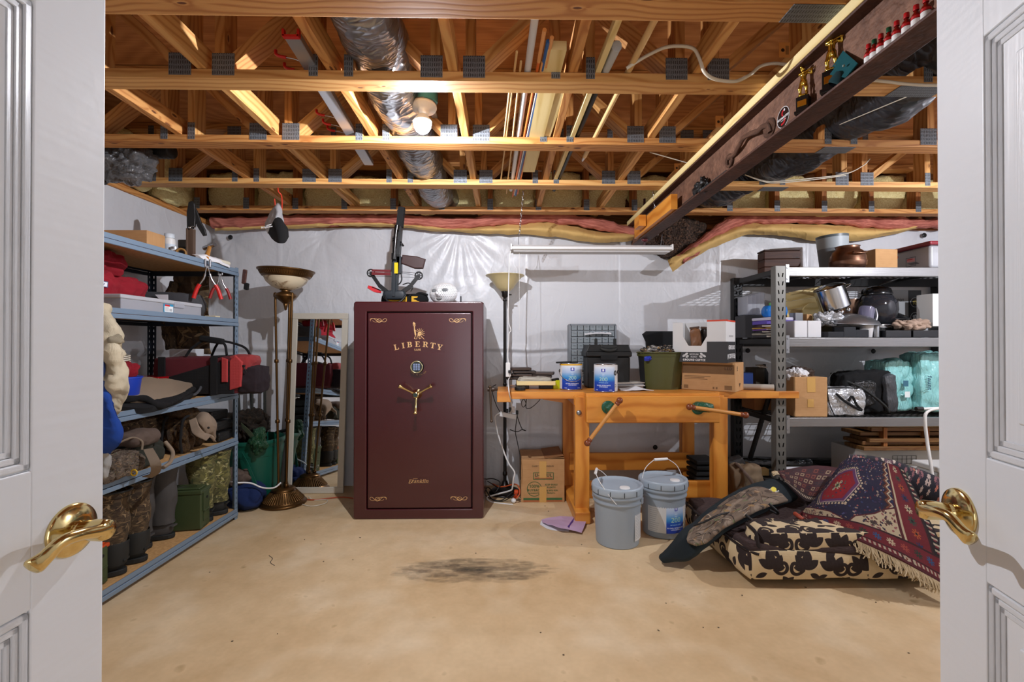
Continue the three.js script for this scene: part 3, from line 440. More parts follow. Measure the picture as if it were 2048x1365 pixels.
{ const t = thing('trash_bag', 'black plastic bag stuffed between the trusses over the left wall', 'bag', [-2.36, 2.2, -2.62]);
  wpart(t, 'bag_body', T(soft(0.34, 0.30, 0.34, { k: 0.8, amp: 0.035, freq: 8, seed: 5, crease: 0.02, flatten: false }), -2.38, 2.17, -2.66), MAT.blackBag);
  wpart(t, 'clear_bag', T(soft(0.3, 0.22, 0.22, { k: 0.7, amp: 0.04, freq: 9, seed: 9, crease: 0.02, flatten: false }), -2.17, 2.16, -2.66), M(0x9a9a9c, 0.15, { transmission: 0.75, thickness: 0, bumpMap: plasB, bumpScale: 0.01 }), 'clear crumpled bag');
  wpart(t, 'bag_body', T(soft(0.2, 0.2, 0.2, { k: 0.8, amp: 0.03, freq: 9, seed: 15, crease: 0.02, flatten: false }), -2.2, 2.2, -2.68), MAT.blackBag);
}
// aluminium tool rail with red-tipped wire hooks
{ const a = [-0.771,2.335,-1.68], b = [-0.828,2.317,-2.42], y = YR + 0.02;
  const t = thing('tool_rail', 'aluminium hanging rail with red rubber tipped hooks, lying over the left trusses', 'rail', [(a[0] + b[0]) / 2, YR, (a[2] + b[2]) / 2]);
  const A = [a[0], y, a[2]], B = [b[0] - 0.012, y, b[2] - 0.45];
  wpart(t, 'channel', join([bar(A, B, 0.052, 0.004), bar([A[0] - 0.026, y + 0.012, A[2]], [B[0] - 0.026, y + 0.012, B[2]], 0.004, 0.024), bar([A[0] + 0.026, y + 0.012, A[2]], [B[0] + 0.026, y + 0.012, B[2]], 0.004, 0.024)]), MAT.alu);
  wpart(t, 'end_cap', join([bx(0.058, 0.008, 0.016, A[0], y, A[2] + 0.006), bx(0.008, 0.026, 0.016, A[0] - 0.027, y + 0.012, A[2] + 0.006), bx(0.008, 0.026, 0.016, A[0] + 0.027, y + 0.012, A[2] + 0.006)]), MAT.redRubber, 'red end cap');
  for (const f of [0.13, 0.2, 0.27, 0.52, 0.6, 0.66]) {
    const px = mix(A[0], B[0], f) - 0.028, pz = mix(A[2], B[2], f), h = new THREE.Group(); h.name = 'hook'; h.position.set(px - t.position.x, y + 0.01 - t.position.y, pz - t.position.z); t.add(h);
    part(h, 'wire', tube([[0, 0, 0], [-0.03, 0.008, 0.004], [-0.058, 0.012, 0.004]], 0.003, 10, 8), MAT.chrome); part(h, 'tip', tube([[-0.055, 0.012, 0.004], [-0.078, 0.016, 0.004], [-0.095, 0.026, 0.002], [-0.098, 0.042, 0]], 0.0065, 12, 8), MAT.redRubber, 'red rubber tip');
  }
}
// rods, pipes and lumber laid over the chords, front to back
solo('pvc_pipe', 'long white plastic pipe laid over the trusses beside the pale lumber', 'pipe', rod([0.118, YR + 0.016, -1.15], [0.05, YR + 0.016, -3.30], 0.014), MAT.pvc);
[[0.142, 1.62, 0.064, 3.42, MAT.orangeRod, 'orange marker rod with pale tip, nearest the white pipe', 0.006], [0.160, 1.68, 0.085, 3.4, MAT.blueRod, 'blue marker rod laid between two orange rods', 0.006], [0.172, 1.66, 0.098, 3.36, MAT.orangeRod, 'orange marker rod laid against the pale lumber', 0.006], [0.15, 1.8, 0.075, 3.38, MAT.pvc, 'thin white rod lying among the orange marker rods', 0.004]].forEach(([x0, d0, x1, d1, m, s, r]) => {
  const t = thing('marker_rod', s, 'rod', [x0, YR, -d0]), p = [x0, YR + r, -d0], q = [x1, YR + r, -d1];
  wpart(t, 'shaft', rod(p, q, r), m); wpart(t, 'tip', rod([mix(x0, x1, 0.001), YR + r, -d0 + 0.02], [mix(x0, x1, 0.09), YR + r, -mix(d0, d1, 0.09)], r * 1.25), m === MAT.blueRod ? MAT.blueRod : M(0xe0a060, 0.5)); });
solo('lumber_board', 'pale clean lumber board with its end grain facing the doors', 'board', metric(bar([0.194, YR + 0.017, -1.70], [0.156, YR + 0.017, -2.92], 0.078, 0.034), 2), MAT.palePine);
solo('lumber_board', 'second pale board, half hidden behind the first on the trusses', 'board', metric(bar([0.245, YR + 0.018, -1.95], [0.214, YR + 0.018, -2.52], 0.05, 0.03), 2, 0.4, 0.2), MAT.palePine);
[[0.03, 1.86, 0.0, 2.45, 'shortest of three thin wooden sticks over the trusses'], [0.048, 1.72, -0.03, 3.25, 'longest thin wooden stick, crossing another over the trusses'], [0.066, 1.78, 0.018, 3.35, 'third thin wooden stick, nearest the white plastic pipe']].forEach(([x0, d0, x1, d1, s]) => solo('wooden_stick', s, 'stick', rod([x0, YR + 0.005, -d0], [x1, YR + 0.005, -d1], 0.0045), MAT.dowel));
solo('wood_strip', 'narrow pale wood strip laid over the trusses right of the lumber', 'board', metric(bar([0.395, YR + 0.014, -1.30], [0.338, YR + 0.014, -3.25], 0.022, 0.028), 2), MAT.palePine);
{ const t = thing('black_pole', 'black extension pole with a white brush end lying over the trusses', 'pole', [0.40, YR, -1.9]);
  wpart(t, 'pole', rod([0.408, YR + 0.016, -1.92], [0.36, YR + 0.014, -3.3], 0.012), MAT.black); wpart(t, 'brush', lumpy(rod([0.42, YR + 0.016, -1.70], [0.408, YR + 0.016, -1.93], 0.02, 0.017), 0.008, 40, 2), M(0xb9bcbc, 0.8), 'pale brush end'); }
{ const t = thing('dowel_pole', 'round wooden pole with a grey tip, rightmost over the trusses', 'pole', [0.52, YR, -1.3]);
  wpart(t, 'pole', rod([0.525, YR + 0.015, -1.25], [0.475, YR + 0.012, -2.7], 0.0125), MAT.dowel); wpart(t, 'tip', rod([0.475, YR + 0.012, -2.7], [0.473, YR + 0.012, -2.76], 0.011, 0.006), MAT.alu, 'grey metal tip'); }
// cables
solo('power_cable', 'white sheathed cable looping down in front of the second truss', 'cable', tube([[0.483,2.324,-1.8],[0.527,2.344,-1.78],[0.57,2.369,-1.78],[0.625,2.389,-1.77],[0.68,2.389,-1.76],[0.731,2.38,-1.76],[0.754,2.345,-1.76],[0.773,2.293,-1.76],[0.809,2.272,-1.77],[0.861,2.267,-1.78],[0.919,2.273,-1.79],[0.979,2.307,-1.8],[1.02,2.343,-1.81],[1.077,2.362,-1.82],[1.138,2.357,-1.82],[1.201,2.353,-1.84]], 0.0065, 120, 8), MAT.cable);
solo('power_cable', 'white sheathed cable running along the chord right of the steel beam', 'cable', tube([[1.447,2.288,-1.8],[1.509,2.277,-1.79],[1.589,2.268,-1.79],[1.67,2.264,-1.79],[1.771,2.265,-1.79]], 0.006, 40, 8), MAT.cable);
solo('thin_wire', 'pair of thin pale wires sagging under the fourth truss right of the beam', 'wire', join([tube([[1.589,2.352,-3],[1.706,2.316,-3],[1.795,2.31,-3],[2.023,2.331,-3],[2.257,2.362,-3],[2.375,2.416,-3],[2.425,2.463,-3]], 0.0035, 60, 6), tube([[1.622,2.339,-3],[1.722,2.306,-3],[1.805,2.3,-3],[2.029,2.321,-3],[2.264,2.353,-3]], 0.0035, 60, 6)]), MAT.cable);
solo('thin_wire', 'thin pale wire stretched below the dark duct from chord to chord', 'wire', rod([1.751,2.311,-1.96], [1.714,2.46,-2.9], 0.0022), MAT.cable);
solo('thin_wire', 'thin pale wire running down left of the steel beam to the back', 'wire', rod([0.816,2.307,-2.55], [1.222,2.373,-2.9], 0.003), MAT.cable);
solo('thin_wire', 'thin wire dropping from the fourth truss beside the marker rods', 'wire', tube([[0.043,2.47,-3.3],[0.241,2.482,-3.3],[0.403,2.462,-3.3],[0.439,2.444,-3.3]], 0.0025, 30, 6), MAT.cable);

// ---------- rusty steel beam and what stands on its flange ----------
const BX = 1.11, BY = 2.057;
{ const t = thing('steel_beam', 'rusty brown steel floor beam running front to back on the right', 'beam', [BX, BY, -2.1]);
  const L = 3.7, m = (w, h, x, y, mm, n, lab) => part(t, n, metric(rb(w, h, L, 0.003, x, y, 0), 2), mm, lab);
  m(0.094, 0.010, 0, 0.005, MAT.rustDark, 'bottom_flange'); m(0.008, 0.178, 0.002, 0.098, MAT.rust, 'web'); m(0.094, 0.010, 0, 0.191, MAT.rustDark, 'top_flange');
  part(t, 'nailer', metric(rb(0.098, 0.038, L, 0.003, 0.0, 0.215, 0), 2), MAT.palePine, 'wood nailer on top of the beam');
  part(t, 'splice_plate', rb(0.03, 0.006, 0.55, 0.002, -0.03, 0.013, -0.36), MAT.rubber, 'grey strip on the flange');
}
const YF = BY + 0.010;
{ const t = thing('pipe_hook', 'rusty S-shaped iron pipe hook fixed to the beam web', 'hook', [BX - 0.03, YF, -2.05]);
  wpart(t, 'hook_bar', tube([[1.097,2.144,-2.22],[1.097,2.141,-2.16],[1.085,2.151,-2.1],[1.083,2.168,-2.06],[1.082,2.161,-2],[1.084,2.146,-1.94],[1.083,2.147,-1.9],[1.09,2.137,-1.875],[1.097,2.11,-1.87]], 0.011, 60, 10), MAT.rust);
  wpart(t, 'ring', T(R(new THREE.TorusGeometry(0.027, 0.007, 10, 28), 0, PI / 2, 0), BX - 0.012, 2.13, -2.22), MAT.rust);
  wpart(t, 'flange', T(R(lathe([[0, 0.02], [0.02, 0.02], [0.03, 0.012], [0.04, 0.008], [0.04, 0]], 28), 0, 0, PI / 2), BX - 0.002, 2.135, -1.89), MAT.rust);
}
print(thing('round_sticker', 'round black and red sticker with white lettering on the beam web', 'sticker', [BX - 0.0035, 2.095, -1.80]), 'sticker_face', 0.082, 0.082, [0, 0.041, 0], [0, -PI / 2, 0], (k) => { k.beginPath(); k.arc(50, 50, 49, 0, 7); k.fillStyle = '#d3d3d3'; k.fill(); k.beginPath(); k.arc(50, 50, 46, 0, 7); k.fillStyle = '#17080a'; k.fill(); k.strokeStyle = '#b81f2b'; k.lineWidth = 9; k.beginPath(); k.moveTo(58, 18); k.bezierCurveTo(30, 20, 44, 44, 52, 50); k.bezierCurveTo(74, 64, 60, 84, 34, 80); k.stroke(); k.fillStyle = '#d8d8d8'; k.beginPath(); k.arc(60, 18, 6, 0, 7); k.fill(); k.fillStyle = '#17080a'; k.fillRect(4, 43, 92, 16); words(k, 'BUSHMASTER', 50, 51, 15, '#f4f4f4', 'sans-serif', 'bold', 'center', 0.92); words(k, 'FIREARMS INC', 52, 64, 6, '#e0e0e0'); }, { px: 256, alpha: true, rough: 0.3 });
solo('wood_block', 'orange wooden block wedged on the far end of the beam flange', 'block', metric(bar([1.052, YF + 0.05, -2.82], [1.052, YF + 0.05, -3.62], 0.04, 0.095), 2), MAT.bench);
solo('wood_block', 'small wooden offcut beside the longer wedge at the beam end', 'block', metric(bar([1.0, 2.13, -3.3], [1.0, 2.13, -3.42], 0.05, 0.08), 2), MAT.bench);
solo('wire_clump', 'black crumpled wire clump lying on the beam flange', 'wire', T(soft(0.03, 0.07, 0.16, { k: 0.7, amp: 0.03, freq: 22, seed: 8, n: 16, flatten: false }), 1.08, YF, -2.5), MAT.black);
{ const t = thing('bar_clamp', 'dark red bar clamp hanging beside the beam end above the shop light', 'clamp', [1.106,2.009,-3.6]);
  wpart(t, 'bar', rod([1.107,2.38,-3.6], [1.106,1.977,-3.6], 0.009), M(0x3a1518, 0.5)); wpart(t, 'jaw', lumpy(T(soft(0.05, 0.05, 0.04, { k: 0.7, amp: 0.004, n: 10, flatten: false }), ...[1.1,2.036,-3.58]), 0.003, 40, 1), M(0x5a1a1e, 0.4)); wpart(t, 'collar', rod([1.107,2.143,-3.6], [1.107,2.088,-3.6], 0.016), M(0x5a1a1e, 0.4)); }
// chains and the long white shop light
function chain(label, a, b) { const t = thing('chain', label, 'chain', b), A = V3(...a), B = V3(...b), n = Math.round(A.distanceTo(B) / 0.021), L = []; for (let i = 0; i < n; i++) { const q = A.clone().lerp(B, (i + 0.5) / n), g = new THREE.TorusGeometry(0.0075, 0.0017, 6, 12); g.scale(0.75, 1.75, 1); g.rotateY((i % 2) * PI / 2 + 0.4); L.push(g.translate(q.x, q.y, q.z)); } wpart(t, 'links', join(L), MAT.chrome); }
chain('thin steel chain hanging to the left end of the shop light', [0.136,2.318,-3.2], [0.116,2.056,-3.45]); chain('thin steel chain hanging to the right end of the shop light', [1.041,2.316,-3.2], [1.163,2.06,-3.45]);
{ const c = [0.661,1.963,-3.5], t = thing('shop_light', 'long white shop light hung on chains over the workbench', 'light', [c[0], c[1], -3.5]);
  part(t, 'housing', (() => { const g = ext([[-0.075, -0.016], [-0.07, 0.0], [-0.03, 0.02], [0.03, 0.02], [0.07, 0.0], [0.075, -0.016], [0.066, -0.02], [-0.066, -0.02]], 1.2, 0.002); return R(g, 0, PI / 2, 0); })(), MAT.white);
  for (const s of [-1, 1]) { part(t, 'end_cap', rb(0.012, 0.046, 0.15, 0.004, s * 0.606, 0, 0), MAT.white); part(t, 'hanger', join([rod([s * 0.55, 0.03, -0.03], [s * 0.55, 0.12, 0.0], 0.0014), rod([s * 0.55, 0.03, 0.03], [s * 0.55, 0.12, 0.0], 0.0014)]), MAT.steel); }
  part(t, 'diffuser', R(T(ext([[-0.06, 0], [-0.05, -0.012], [0.05, -0.012], [0.06, 0]], 1.18, 0.001), 0, -0.02, 0), 0, PI / 2, 0), M(0xcfd0d2, 0.4));
  part(t, 'pull_cord', rod([-0.545, -0.03, 0.02], [-0.545, -0.62, 0.02], 0.0012), MAT.white);
}
// golf trophies
function trophy(label, x, z, s, lean, turn, capless) {
  const t = thing('golf_trophy', label, 'trophy', [x, YF, z], turn);
  part(t, 'base', join([rb(0.052 * s, 0.012 * s, 0.046 * s, 0.002, 0, 0.006 * s, 0), rb(0.042 * s, 0.052 * s, 0.036 * s, 0.002, 0, 0.038 * s, 0)]), MAT.blackGloss);
  part(t, 'name_plate', rb(0.03 * s, 0.022 * s, 0.002, 0.0005, 0, 0.036 * s, 0.0195 * s), MAT.gold, 'gold name plate');
  part(t, 'riser', T(lathe([[0, 0], [0.018, 0], [0.02, 0.004], [0.014, 0.009], [0, 0.01]].map(([a, b]) => [a * s, b * s]), 24), 0, 0.064 * s, 0), MAT.gold);
  const f = figure(s); f.translate(0, 0.074 * s, 0); part(t, 'figure', f, MAT.gold, 'gold golfer finishing a swing');
  part(t, 'club', join([rod([0.028 * s, 0.157 * s, 0.004 * s], [0.074 * s, 0.198 * s, -0.016 * s], 0.0016 * s), rod([0.074 * s, 0.198 * s, -0.016 * s], [0.084 * s, 0.196 * s, -0.014 * s], 0.0026 * s)]), MAT.gold);
  return t;
}
function figure(s) {   // one continuous little golfer, meshed from joints
  const J = [[[-0.010, 0.002, 0], [-0.011, 0.024, 0.003], 0.0042, 0.0055], [[-0.011, 0.024, 0.003], [-0.005, 0.048, 0], 0.0055, 0.0075], [[0.012, 0.002, 0.004], [0.011, 0.024, 0.006], 0.0042, 0.0055], [[0.011, 0.024, 0.006], [0.005, 0.048, 0], 0.0055, 0.0075], [[-0.012, 0.001, 0.008], [-0.010, 0.003, 0], 0.003, 0.004], [[0.013, 0.001, 0.012], [0.012, 0.003, 0.004], 0.003, 0.004],
    [[0, 0.048, 0], [0, 0.062, 0], 0.0095, 0.0085], [[0, 0.062, 0], [0.001, 0.078, 0], 0.0085, 0.011], [[-0.010, 0.080, 0.002], [0.011, 0.081, -0.002], 0.0055, 0.0055], [[0, 0.083, 0], [-0.001, 0.09, 0.001], 0.0042, 0.004], [[-0.002, 0.096, 0.002], [-0.002, 0.1, 0.002], 0.0075, 0.0075], [[-0.002, 0.101, 0.004], [-0.004, 0.101, 0.012], 0.005, 0.003],
    [[-0.011, 0.080, 0.003], [0.004, 0.078, 0.014], 0.0042, 0.0036], [[0.004, 0.078, 0.014], [0.024, 0.086, 0.006], 0.0036, 0.003], [[0.012, 0.081, -0.002], [0.026, 0.074, -0.004], 0.0042, 0.0036], [[0.026, 0.074, -0.004], [0.028, 0.088, 0.004], 0.0036, 0.003]];
  const n = 44, mc = new MarchingCubes(n, new THREE.MeshBasicMaterial(), false, false, 40000), h = 0.06; mc.isolation = 0;
  for (let z = 0; z < n; z++) for (let y = 0; y < n; y++) for (let x = 0; x < n; x++) {
    const p = V3((x / n * 2 - 1) * h, (y / n * 2 - 1) * h + 0.054, (z / n * 2 - 1) * h); let acc = 0;
    for (const [a, b, ra, rb_] of J) { const A = V3(...a), B = V3(...b), ab = B.sub(A), t = clamp(p.clone().sub(A).dot(ab) / ab.lengthSq()), d = p.distanceTo(A.addScaledVector(ab, t)) - mix(ra, rb_, t); acc += Math.exp(-d / 0.0016); }
    mc.field[x + y * n + z * n * n] = Math.log(acc + 1e-30) * 0.0016;
  }
  mc.update(); const g = new THREE.BufferGeometry(), c = mc.count; g.setAttribute('position', new THREE.BufferAttribute(mc.positionArray.slice(0, c * 3), 3)); g.setAttribute('normal', new THREE.BufferAttribute(mc.normalArray.slice(0, c * 3), 3)); g.setAttribute('uv', new THREE.BufferAttribute(new Float32Array(c * 2), 2));
  g.scale(h, h, h); g.translate(0, 0.054, 0); g.scale(s, s, s); return g;
}

trophy('gold golfer trophy on a black base, nearer the round sticker on the beam', 1.083, -1.64, 0.96, 0, -0.85);
trophy('taller gold golfer trophy, hidden below by a teal graduation cap', 1.085, -1.50, 1.1, 0, -0.85);
{ const t = thing('graduation_cap', 'small teal graduation cap leaning on the taller golf trophy', 'cap', [1.05, YF, -1.46]);
  wpart(t, 'board', patch([[[1.071,2.13,-1.5],[1.103,2.189,-1.47]], [[1.073,2.072,-1.42],[1.088,2.099,-1.39]]], { nu: 6, nv: 6, thick: 0.004 }), cloth(0x0b6f78));
  wpart(t, 'skull_cap', T(R(lathe([[0.026, 0], [0.03, 0.006], [0.028, 0.034], [0, 0.036]], 24), 0.5, 0, -0.5), 1.078, YF + 0.006, -1.47), cloth(0x0a4a52)); wpart(t, 'button', sph(0.004, ...[1.073,2.116,-1.43]), M(0x7a8a80, 0.5)); }
// little pepper sauce bottles in a row on the flange
{ const red = M(0x8e1a14, 0.12, { transmission: 0.35, thickness: 0.02, ior: 1.45 }), lab = M(0xe4e2de, 0.5), capR = M(0xb5161c, 0.4), capG = M(0x0f4a2c, 0.4);
  [[1.343, 0, 'nearest the trophies'], [1.322, 1, 'second from the trophies, green cap'], [1.298, 0, 'third from the trophies'], [1.271, 1, 'fourth from the trophies, green cap'], [1.245, 0, 'fifth from the trophies'], [1.214, 0, 'sixth from the trophies'], [1.185, 0, 'seventh from the trophies'], [1.157, 0, 'nearest the right door']].forEach(([d, g, s]) => {
    const t = thing('sauce_bottle', 'tiny ' + (g ? 'green' : 'red') + '-capped pepper sauce bottle on the beam, ' + s.replace(', green cap', ''), 'bottle', [1.083, YF, -d], 0, 'sauce bottles on the beam');
    part(t, 'bottle_body', lathe([[0, 0], [0.0105, 0], [0.011, 0.002], [0.011, 0.03], [0.009, 0.036], [0.0048, 0.042], [0.0045, 0.05], [0, 0.05]], 20), red); part(t, 'cap', T(lathe([[0.0062, 0], [0.0066, 0.003], [0.0062, 0.014], [0, 0.0155]], 16), 0, 0.046, 0), g ? capG : capR); part(t, 'label', T(cyl(0.0113, 0.0113, 0.016, 0, 0, 0, 20), 0, 0.013, 0), lab, 'white paper label'); part(t, 'seal', T(cyl(0.0114, 0.0114, 0.007, 0, 0, 0, 20), 0, 0.026, 0), capR, 'red diamond seal band'); }); }
// ball cap on a red hook under the fourth truss
{ const t = thing('ball_cap', 'white mesh ball cap with a black brim hanging upside down from a red hook', 'cap', [-1.571,1.934,-3.2]);
  wpart(t, 'crown', patch([[[-1.64,2.093,-3.2],[-1.599,2.169,-3.2],[-1.561,2.211,-3.2],[-1.537,2.163,-3.2],[-1.523,2.069,-3.2]], [[-1.619,2.026,-3.14],[-1.539,2.061,-3.08],[-1.496,2.089,-3.06],[-1.492,2.067,-3.1],[-1.501,2.032,-3.16]], [[-1.619,1.992,-3.18],[-1.529,1.988,-3.08],[-1.493,2.016,-3.06],[-1.489,2.04,-3.1],[-1.501,2.022,-3.16]]], { nu: 24, nv: 16, thick: 0.004, amp: 0.008, freq: 16 }), cloth(0xd7d7da, { side: THREE.DoubleSide }), 'white mesh crown');
  wpart(t, 'brim', patch([[[-1.626,2.019,-3.18],[-1.545,2.025,-3.08],[-1.504,2.063,-3.05],[-1.476,2.066,-3.06],[-1.491,2.054,-3.14]], [[-1.602,1.987,-3.16],[-1.505,1.972,-3.04],[-1.457,1.975,-3],[-1.442,1.983,-3.03],[-1.458,2.012,-3.12]], [[-1.582,1.956,-3.16],[-1.505,1.91,-3.06],[-1.457,1.892,-3.02],[-1.446,1.907,-3.06],[-1.461,1.962,-3.14]]], { nu: 24, nv: 18, thick: 0.005 }), MAT.blackCloth, 'black brim');
  print(t, 'embroidery', 0.075, 0.035, [0.03, 0.066, 0.19], [-0.25, 0.1, 0.22], (k) => { words(k, 'Brigham', 50, 30, 22, '#e8e8e8', 'serif'); k.fillStyle = '#e8e8e8'; k.beginPath(); k.moveTo(40, 16); k.lineTo(96, 4); k.lineTo(82, 18); k.fill(); }, { px: 128, alpha: true });
}
solo('utility_hook', 'red vinyl coated utility hook screwed under the fourth truss', 'hook', join([tube([[-1.513,2.281,-3.1],[-1.519,2.261,-3.12],[-1.509,2.241,-3.14],[-1.524,2.185,-3.18],[-1.541,2.149,-3.2],[-1.565,2.142,-3.2]], 0.0045, 30, 8), tube([[-1.565,2.142,-3.2],[-1.578,2.18,-3.2],[-1.585,2.239,-3.2]], 0.0045, 16, 8)]), M(0xc83a22, 0.4));

// ---------- shelving units ----------
function slotStrip(w, h, t) {   // a steel strip with a row of keyhole slots
  const s = new THREE.Shape(); s.moveTo(-w / 2, 0); s.lineTo(w / 2, 0); s.lineTo(w / 2, h); s.lineTo(-w / 2, h); s.closePath();
  for (let y = 0.03; y < h - 0.03; y += 0.038) { const p = new THREE.Path(), a = w * 0.13; p.moveTo(-a, y); p.lineTo(-a * 0.6, y + 0.016); p.lineTo(a * 0.6, y + 0.016); p.lineTo(a, y); p.lineTo(a, y - 0.002); p.lineTo(-a, y - 0.002); s.holes.push(p); }
  return new THREE.ExtrudeGeometry(s, { depth: t, bevelEnabled: false });
}
{ const t = thing('shelving_unit', 'blue-grey steel shelving unit with particle board shelves along the left wall', 'shelf', [-2.192, 0, -2.69]);
  const w = 0.61, d = 1.22, H = 1.775, levels = [0.072, 0.575, 0.90, 1.409, 1.764];
  const strip = slotStrip(0.036, H, 0.002);
  for (const sx of [-1, 1]) for (const sz of [-1, 1]) part(t, 'post', join([T(R(strip.clone(), 0, PI / 2, 0), sx * w / 2 - (sx > 0 ? 0.002 : 0), 0, sz * (d / 2 - 0.018)), T(strip.clone(), sx * (w / 2 - 0.018), 0, sz * d / 2 - (sz > 0 ? 0.002 : 0))]), sx > 0 ? MAT.blueSteel : MAT.blueDark);
  for (const y of levels) {
    part(t, 'shelf_board', metric(bx(w - 0.02, 0.013, d - 0.02, 0, y - 0.0075, 0), 2, y, y), MAT.partBoard, 'particle board shelf');
    for (const sx of [-1, 1]) part(t, 'beam', join([rb(0.006, 0.026, d - 0.01, 0.002, sx * (w / 2 + 0.001), y - 0.010, 0), rb(0.010, 0.024, d - 0.01, 0.004, sx * (w / 2 + 0.004), y - 0.037, 0), bx(0.022, 0.002, d - 0.02, sx * (w / 2 - 0.01), y - 0.015, 0)]), sx > 0 ? MAT.blueSteel : MAT.blueDark);
    for (const sz of [-1, 1]) part(t, 'cross_beam', rb(w - 0.02, 0.046, 0.006, 0.002, 0, y - 0.026, sz * (d / 2 - 0.006)), MAT.blueDark);
  }
}
// --- top shelf ---
function carton(name, label, w, h, d, pos, turn = 0, { m = MAT.card, tape = true, open = false, flaps = [] } = {}) {
  const t = thing(name, label, 'box', pos, turn);
  part(t, 'carton', metric(rb(w, h, d, 0.003, 0, h / 2, 0), 0), m);
  if (tape) part(t, 'tape', join([bx(0.048, 0.0008, d * 0.99, 0, h + 0.0006, 0), bx(0.048, h * 0.35, 0.0008, 0, h * 0.82, d / 2 + 0.0008)]), MAT.tape);
  return t;
}
carton('cardboard_box', 'low brown cardboard box on the top blue shelf', 0.43, 0.116, 0.14, [-2.235, 1.765, -2.705], 0, { tape: false });
{ const t = thing('plastic_jar', 'tall white plastic jar with label beside the low cardboard box', 'jar', [-2.085, 1.765, -2.9]); part(t, 'body', lathe([[0, 0], [0.03, 0], [0.032, 0.005], [0.032, 0.12], [0.024, 0.13]], 28), MAT.white); part(t, 'lid', T(lathe([[0.026, 0], [0.027, 0.002], [0.027, 0.026], [0, 0.028]], 28), 0, 0.13, 0), M(0xdfe7ee, 0.4)); part(t, 'label', T(cyl(0.0325, 0.0325, 0.06, 0, 0, 0, 28), 0, 0.06, 0), M(0xc8d4df, 0.5)); }
{ const t = thing('glass_jar', 'small clear jar beside the tall white jar on the top shelf', 'jar', [-2.04, 1.765, -2.88]); part(t, 'body', lathe([[0, 0.002], [0.022, 0], [0.024, 0.004], [0.024, 0.05], [0.018, 0.058]], 24), M(0xd9dee2, 0.2)); part(t, 'lid', T(cyl(0.02, 0.02, 0.014, 0, 0, 0, 24), 0, 0.064, 0), MAT.alu); }
solo('tape_roll', 'brown tape roll lying on edge by the black box on the top shelf', 'tape', T(R(lathe([[0.018, -0.012], [0.03, -0.012], [0.03, 0.012], [0.018, 0.012], [0.018, -0.012]], 32), PI / 2, 0.5, 0), -1.985, 1.795, -2.86), M(0x9a7440, 0.4));
{ const t = thing('black_case', 'black plastic case standing behind the tape roll', 'case', [-2.06, 1.765, -2.98]); part(t, 'body', rb(0.09, 0.085, 0.06, 0.006, 0, 0.0425, 0), MAT.black); part(t, 'top_block', rb(0.07, 0.05, 0.05, 0.006, 0.02, 0.11, 0), M(0x4a443c, 0.6)); }
{ const t = thing('spring_clamp', 'large clamp with black handles standing upright on the top shelf', 'clamp', [-1.98, 1.765, -2.95]);
  part(t, 'jaw_bar', join([metric(bx(0.03, 0.2, 0.026, 0, 0.10, 0), 1), metric(bx(0.006, 0.2, 0.05, -0.018, 0.10, 0), 1)]), M(0x5a4638, 0.5), 'brown flat bar');
  part(t, 'handle', R(T(ext([[-0.016, 0], [0.004, -0.01], [0.018, 0.02], [0.022, 0.08], [0.016, 0.16], [0.006, 0.172], [-0.008, 0.165], [-0.018, 0.1]], 0.022, 0.006), -0.004, 0.2, 0), 0, 0.3, 0), MAT.black); part(t, 'handle', R(T(ext([[-0.014, 0.13], [0.0, 0.14], [0.014, 0.11], [0.036, 0.04], [0.056, 0.0], [0.062, -0.03], [0.05, -0.034], [0.02, 0.02]], 0.02, 0.005), 0.014, 0.2, 0), 0, 0.3, 0), MAT.black);
  part(t, 'bolt', sph(0.009, -0.002, 0.205, 0.018, 12), MAT.chrome); part(t, 'spring', tor(0.012, 0.003, 0.012, 0.205, 0.01, 20), MAT.chrome); }
{ const t = thing('hammer', 'hammer with an orange wooden handle leaning on the black clamp', 'hammer', [-1.92, 1.765, -3.05]); part(t, 'handle', rod([-0.05, 0.12, -0.06], [0.03, 0.012, 0.1], 0.012, 0.015), MAT.handleWood); part(t, 'head', join([rod([-0.10, 0.115, -0.08], [-0.01, 0.135, -0.05], 0.014)]), MAT.steel); }
{ const t = thing('paper_roll', 'torn white paper packet at the front edge of the top shelf', 'paper', [-1.93, 1.765, -3.07]); part(t, 'sheet', patch([[[-0.02, 0.03, 0.16], [0.01, 0.045, 0.05], [0.02, 0.012, -0.1]], [[0.03, 0.02, 0.17], [0.045, 0.03, 0.05], [0.055, 0.004, -0.1]], [[0.045, -0.005, 0.15], [0.055, 0.002, 0.04], [0.06, -0.01, -0.1]]], { nu: 20, nv: 10, thick: 0.003, amp: 0.01, freq: 20 }), MAT.paper); part(t, 'tube', rod([0.02, 0.026, 0.0], [0.03, 0.024, -0.13], 0.016), M(0xd9d2bd, 0.6)); }
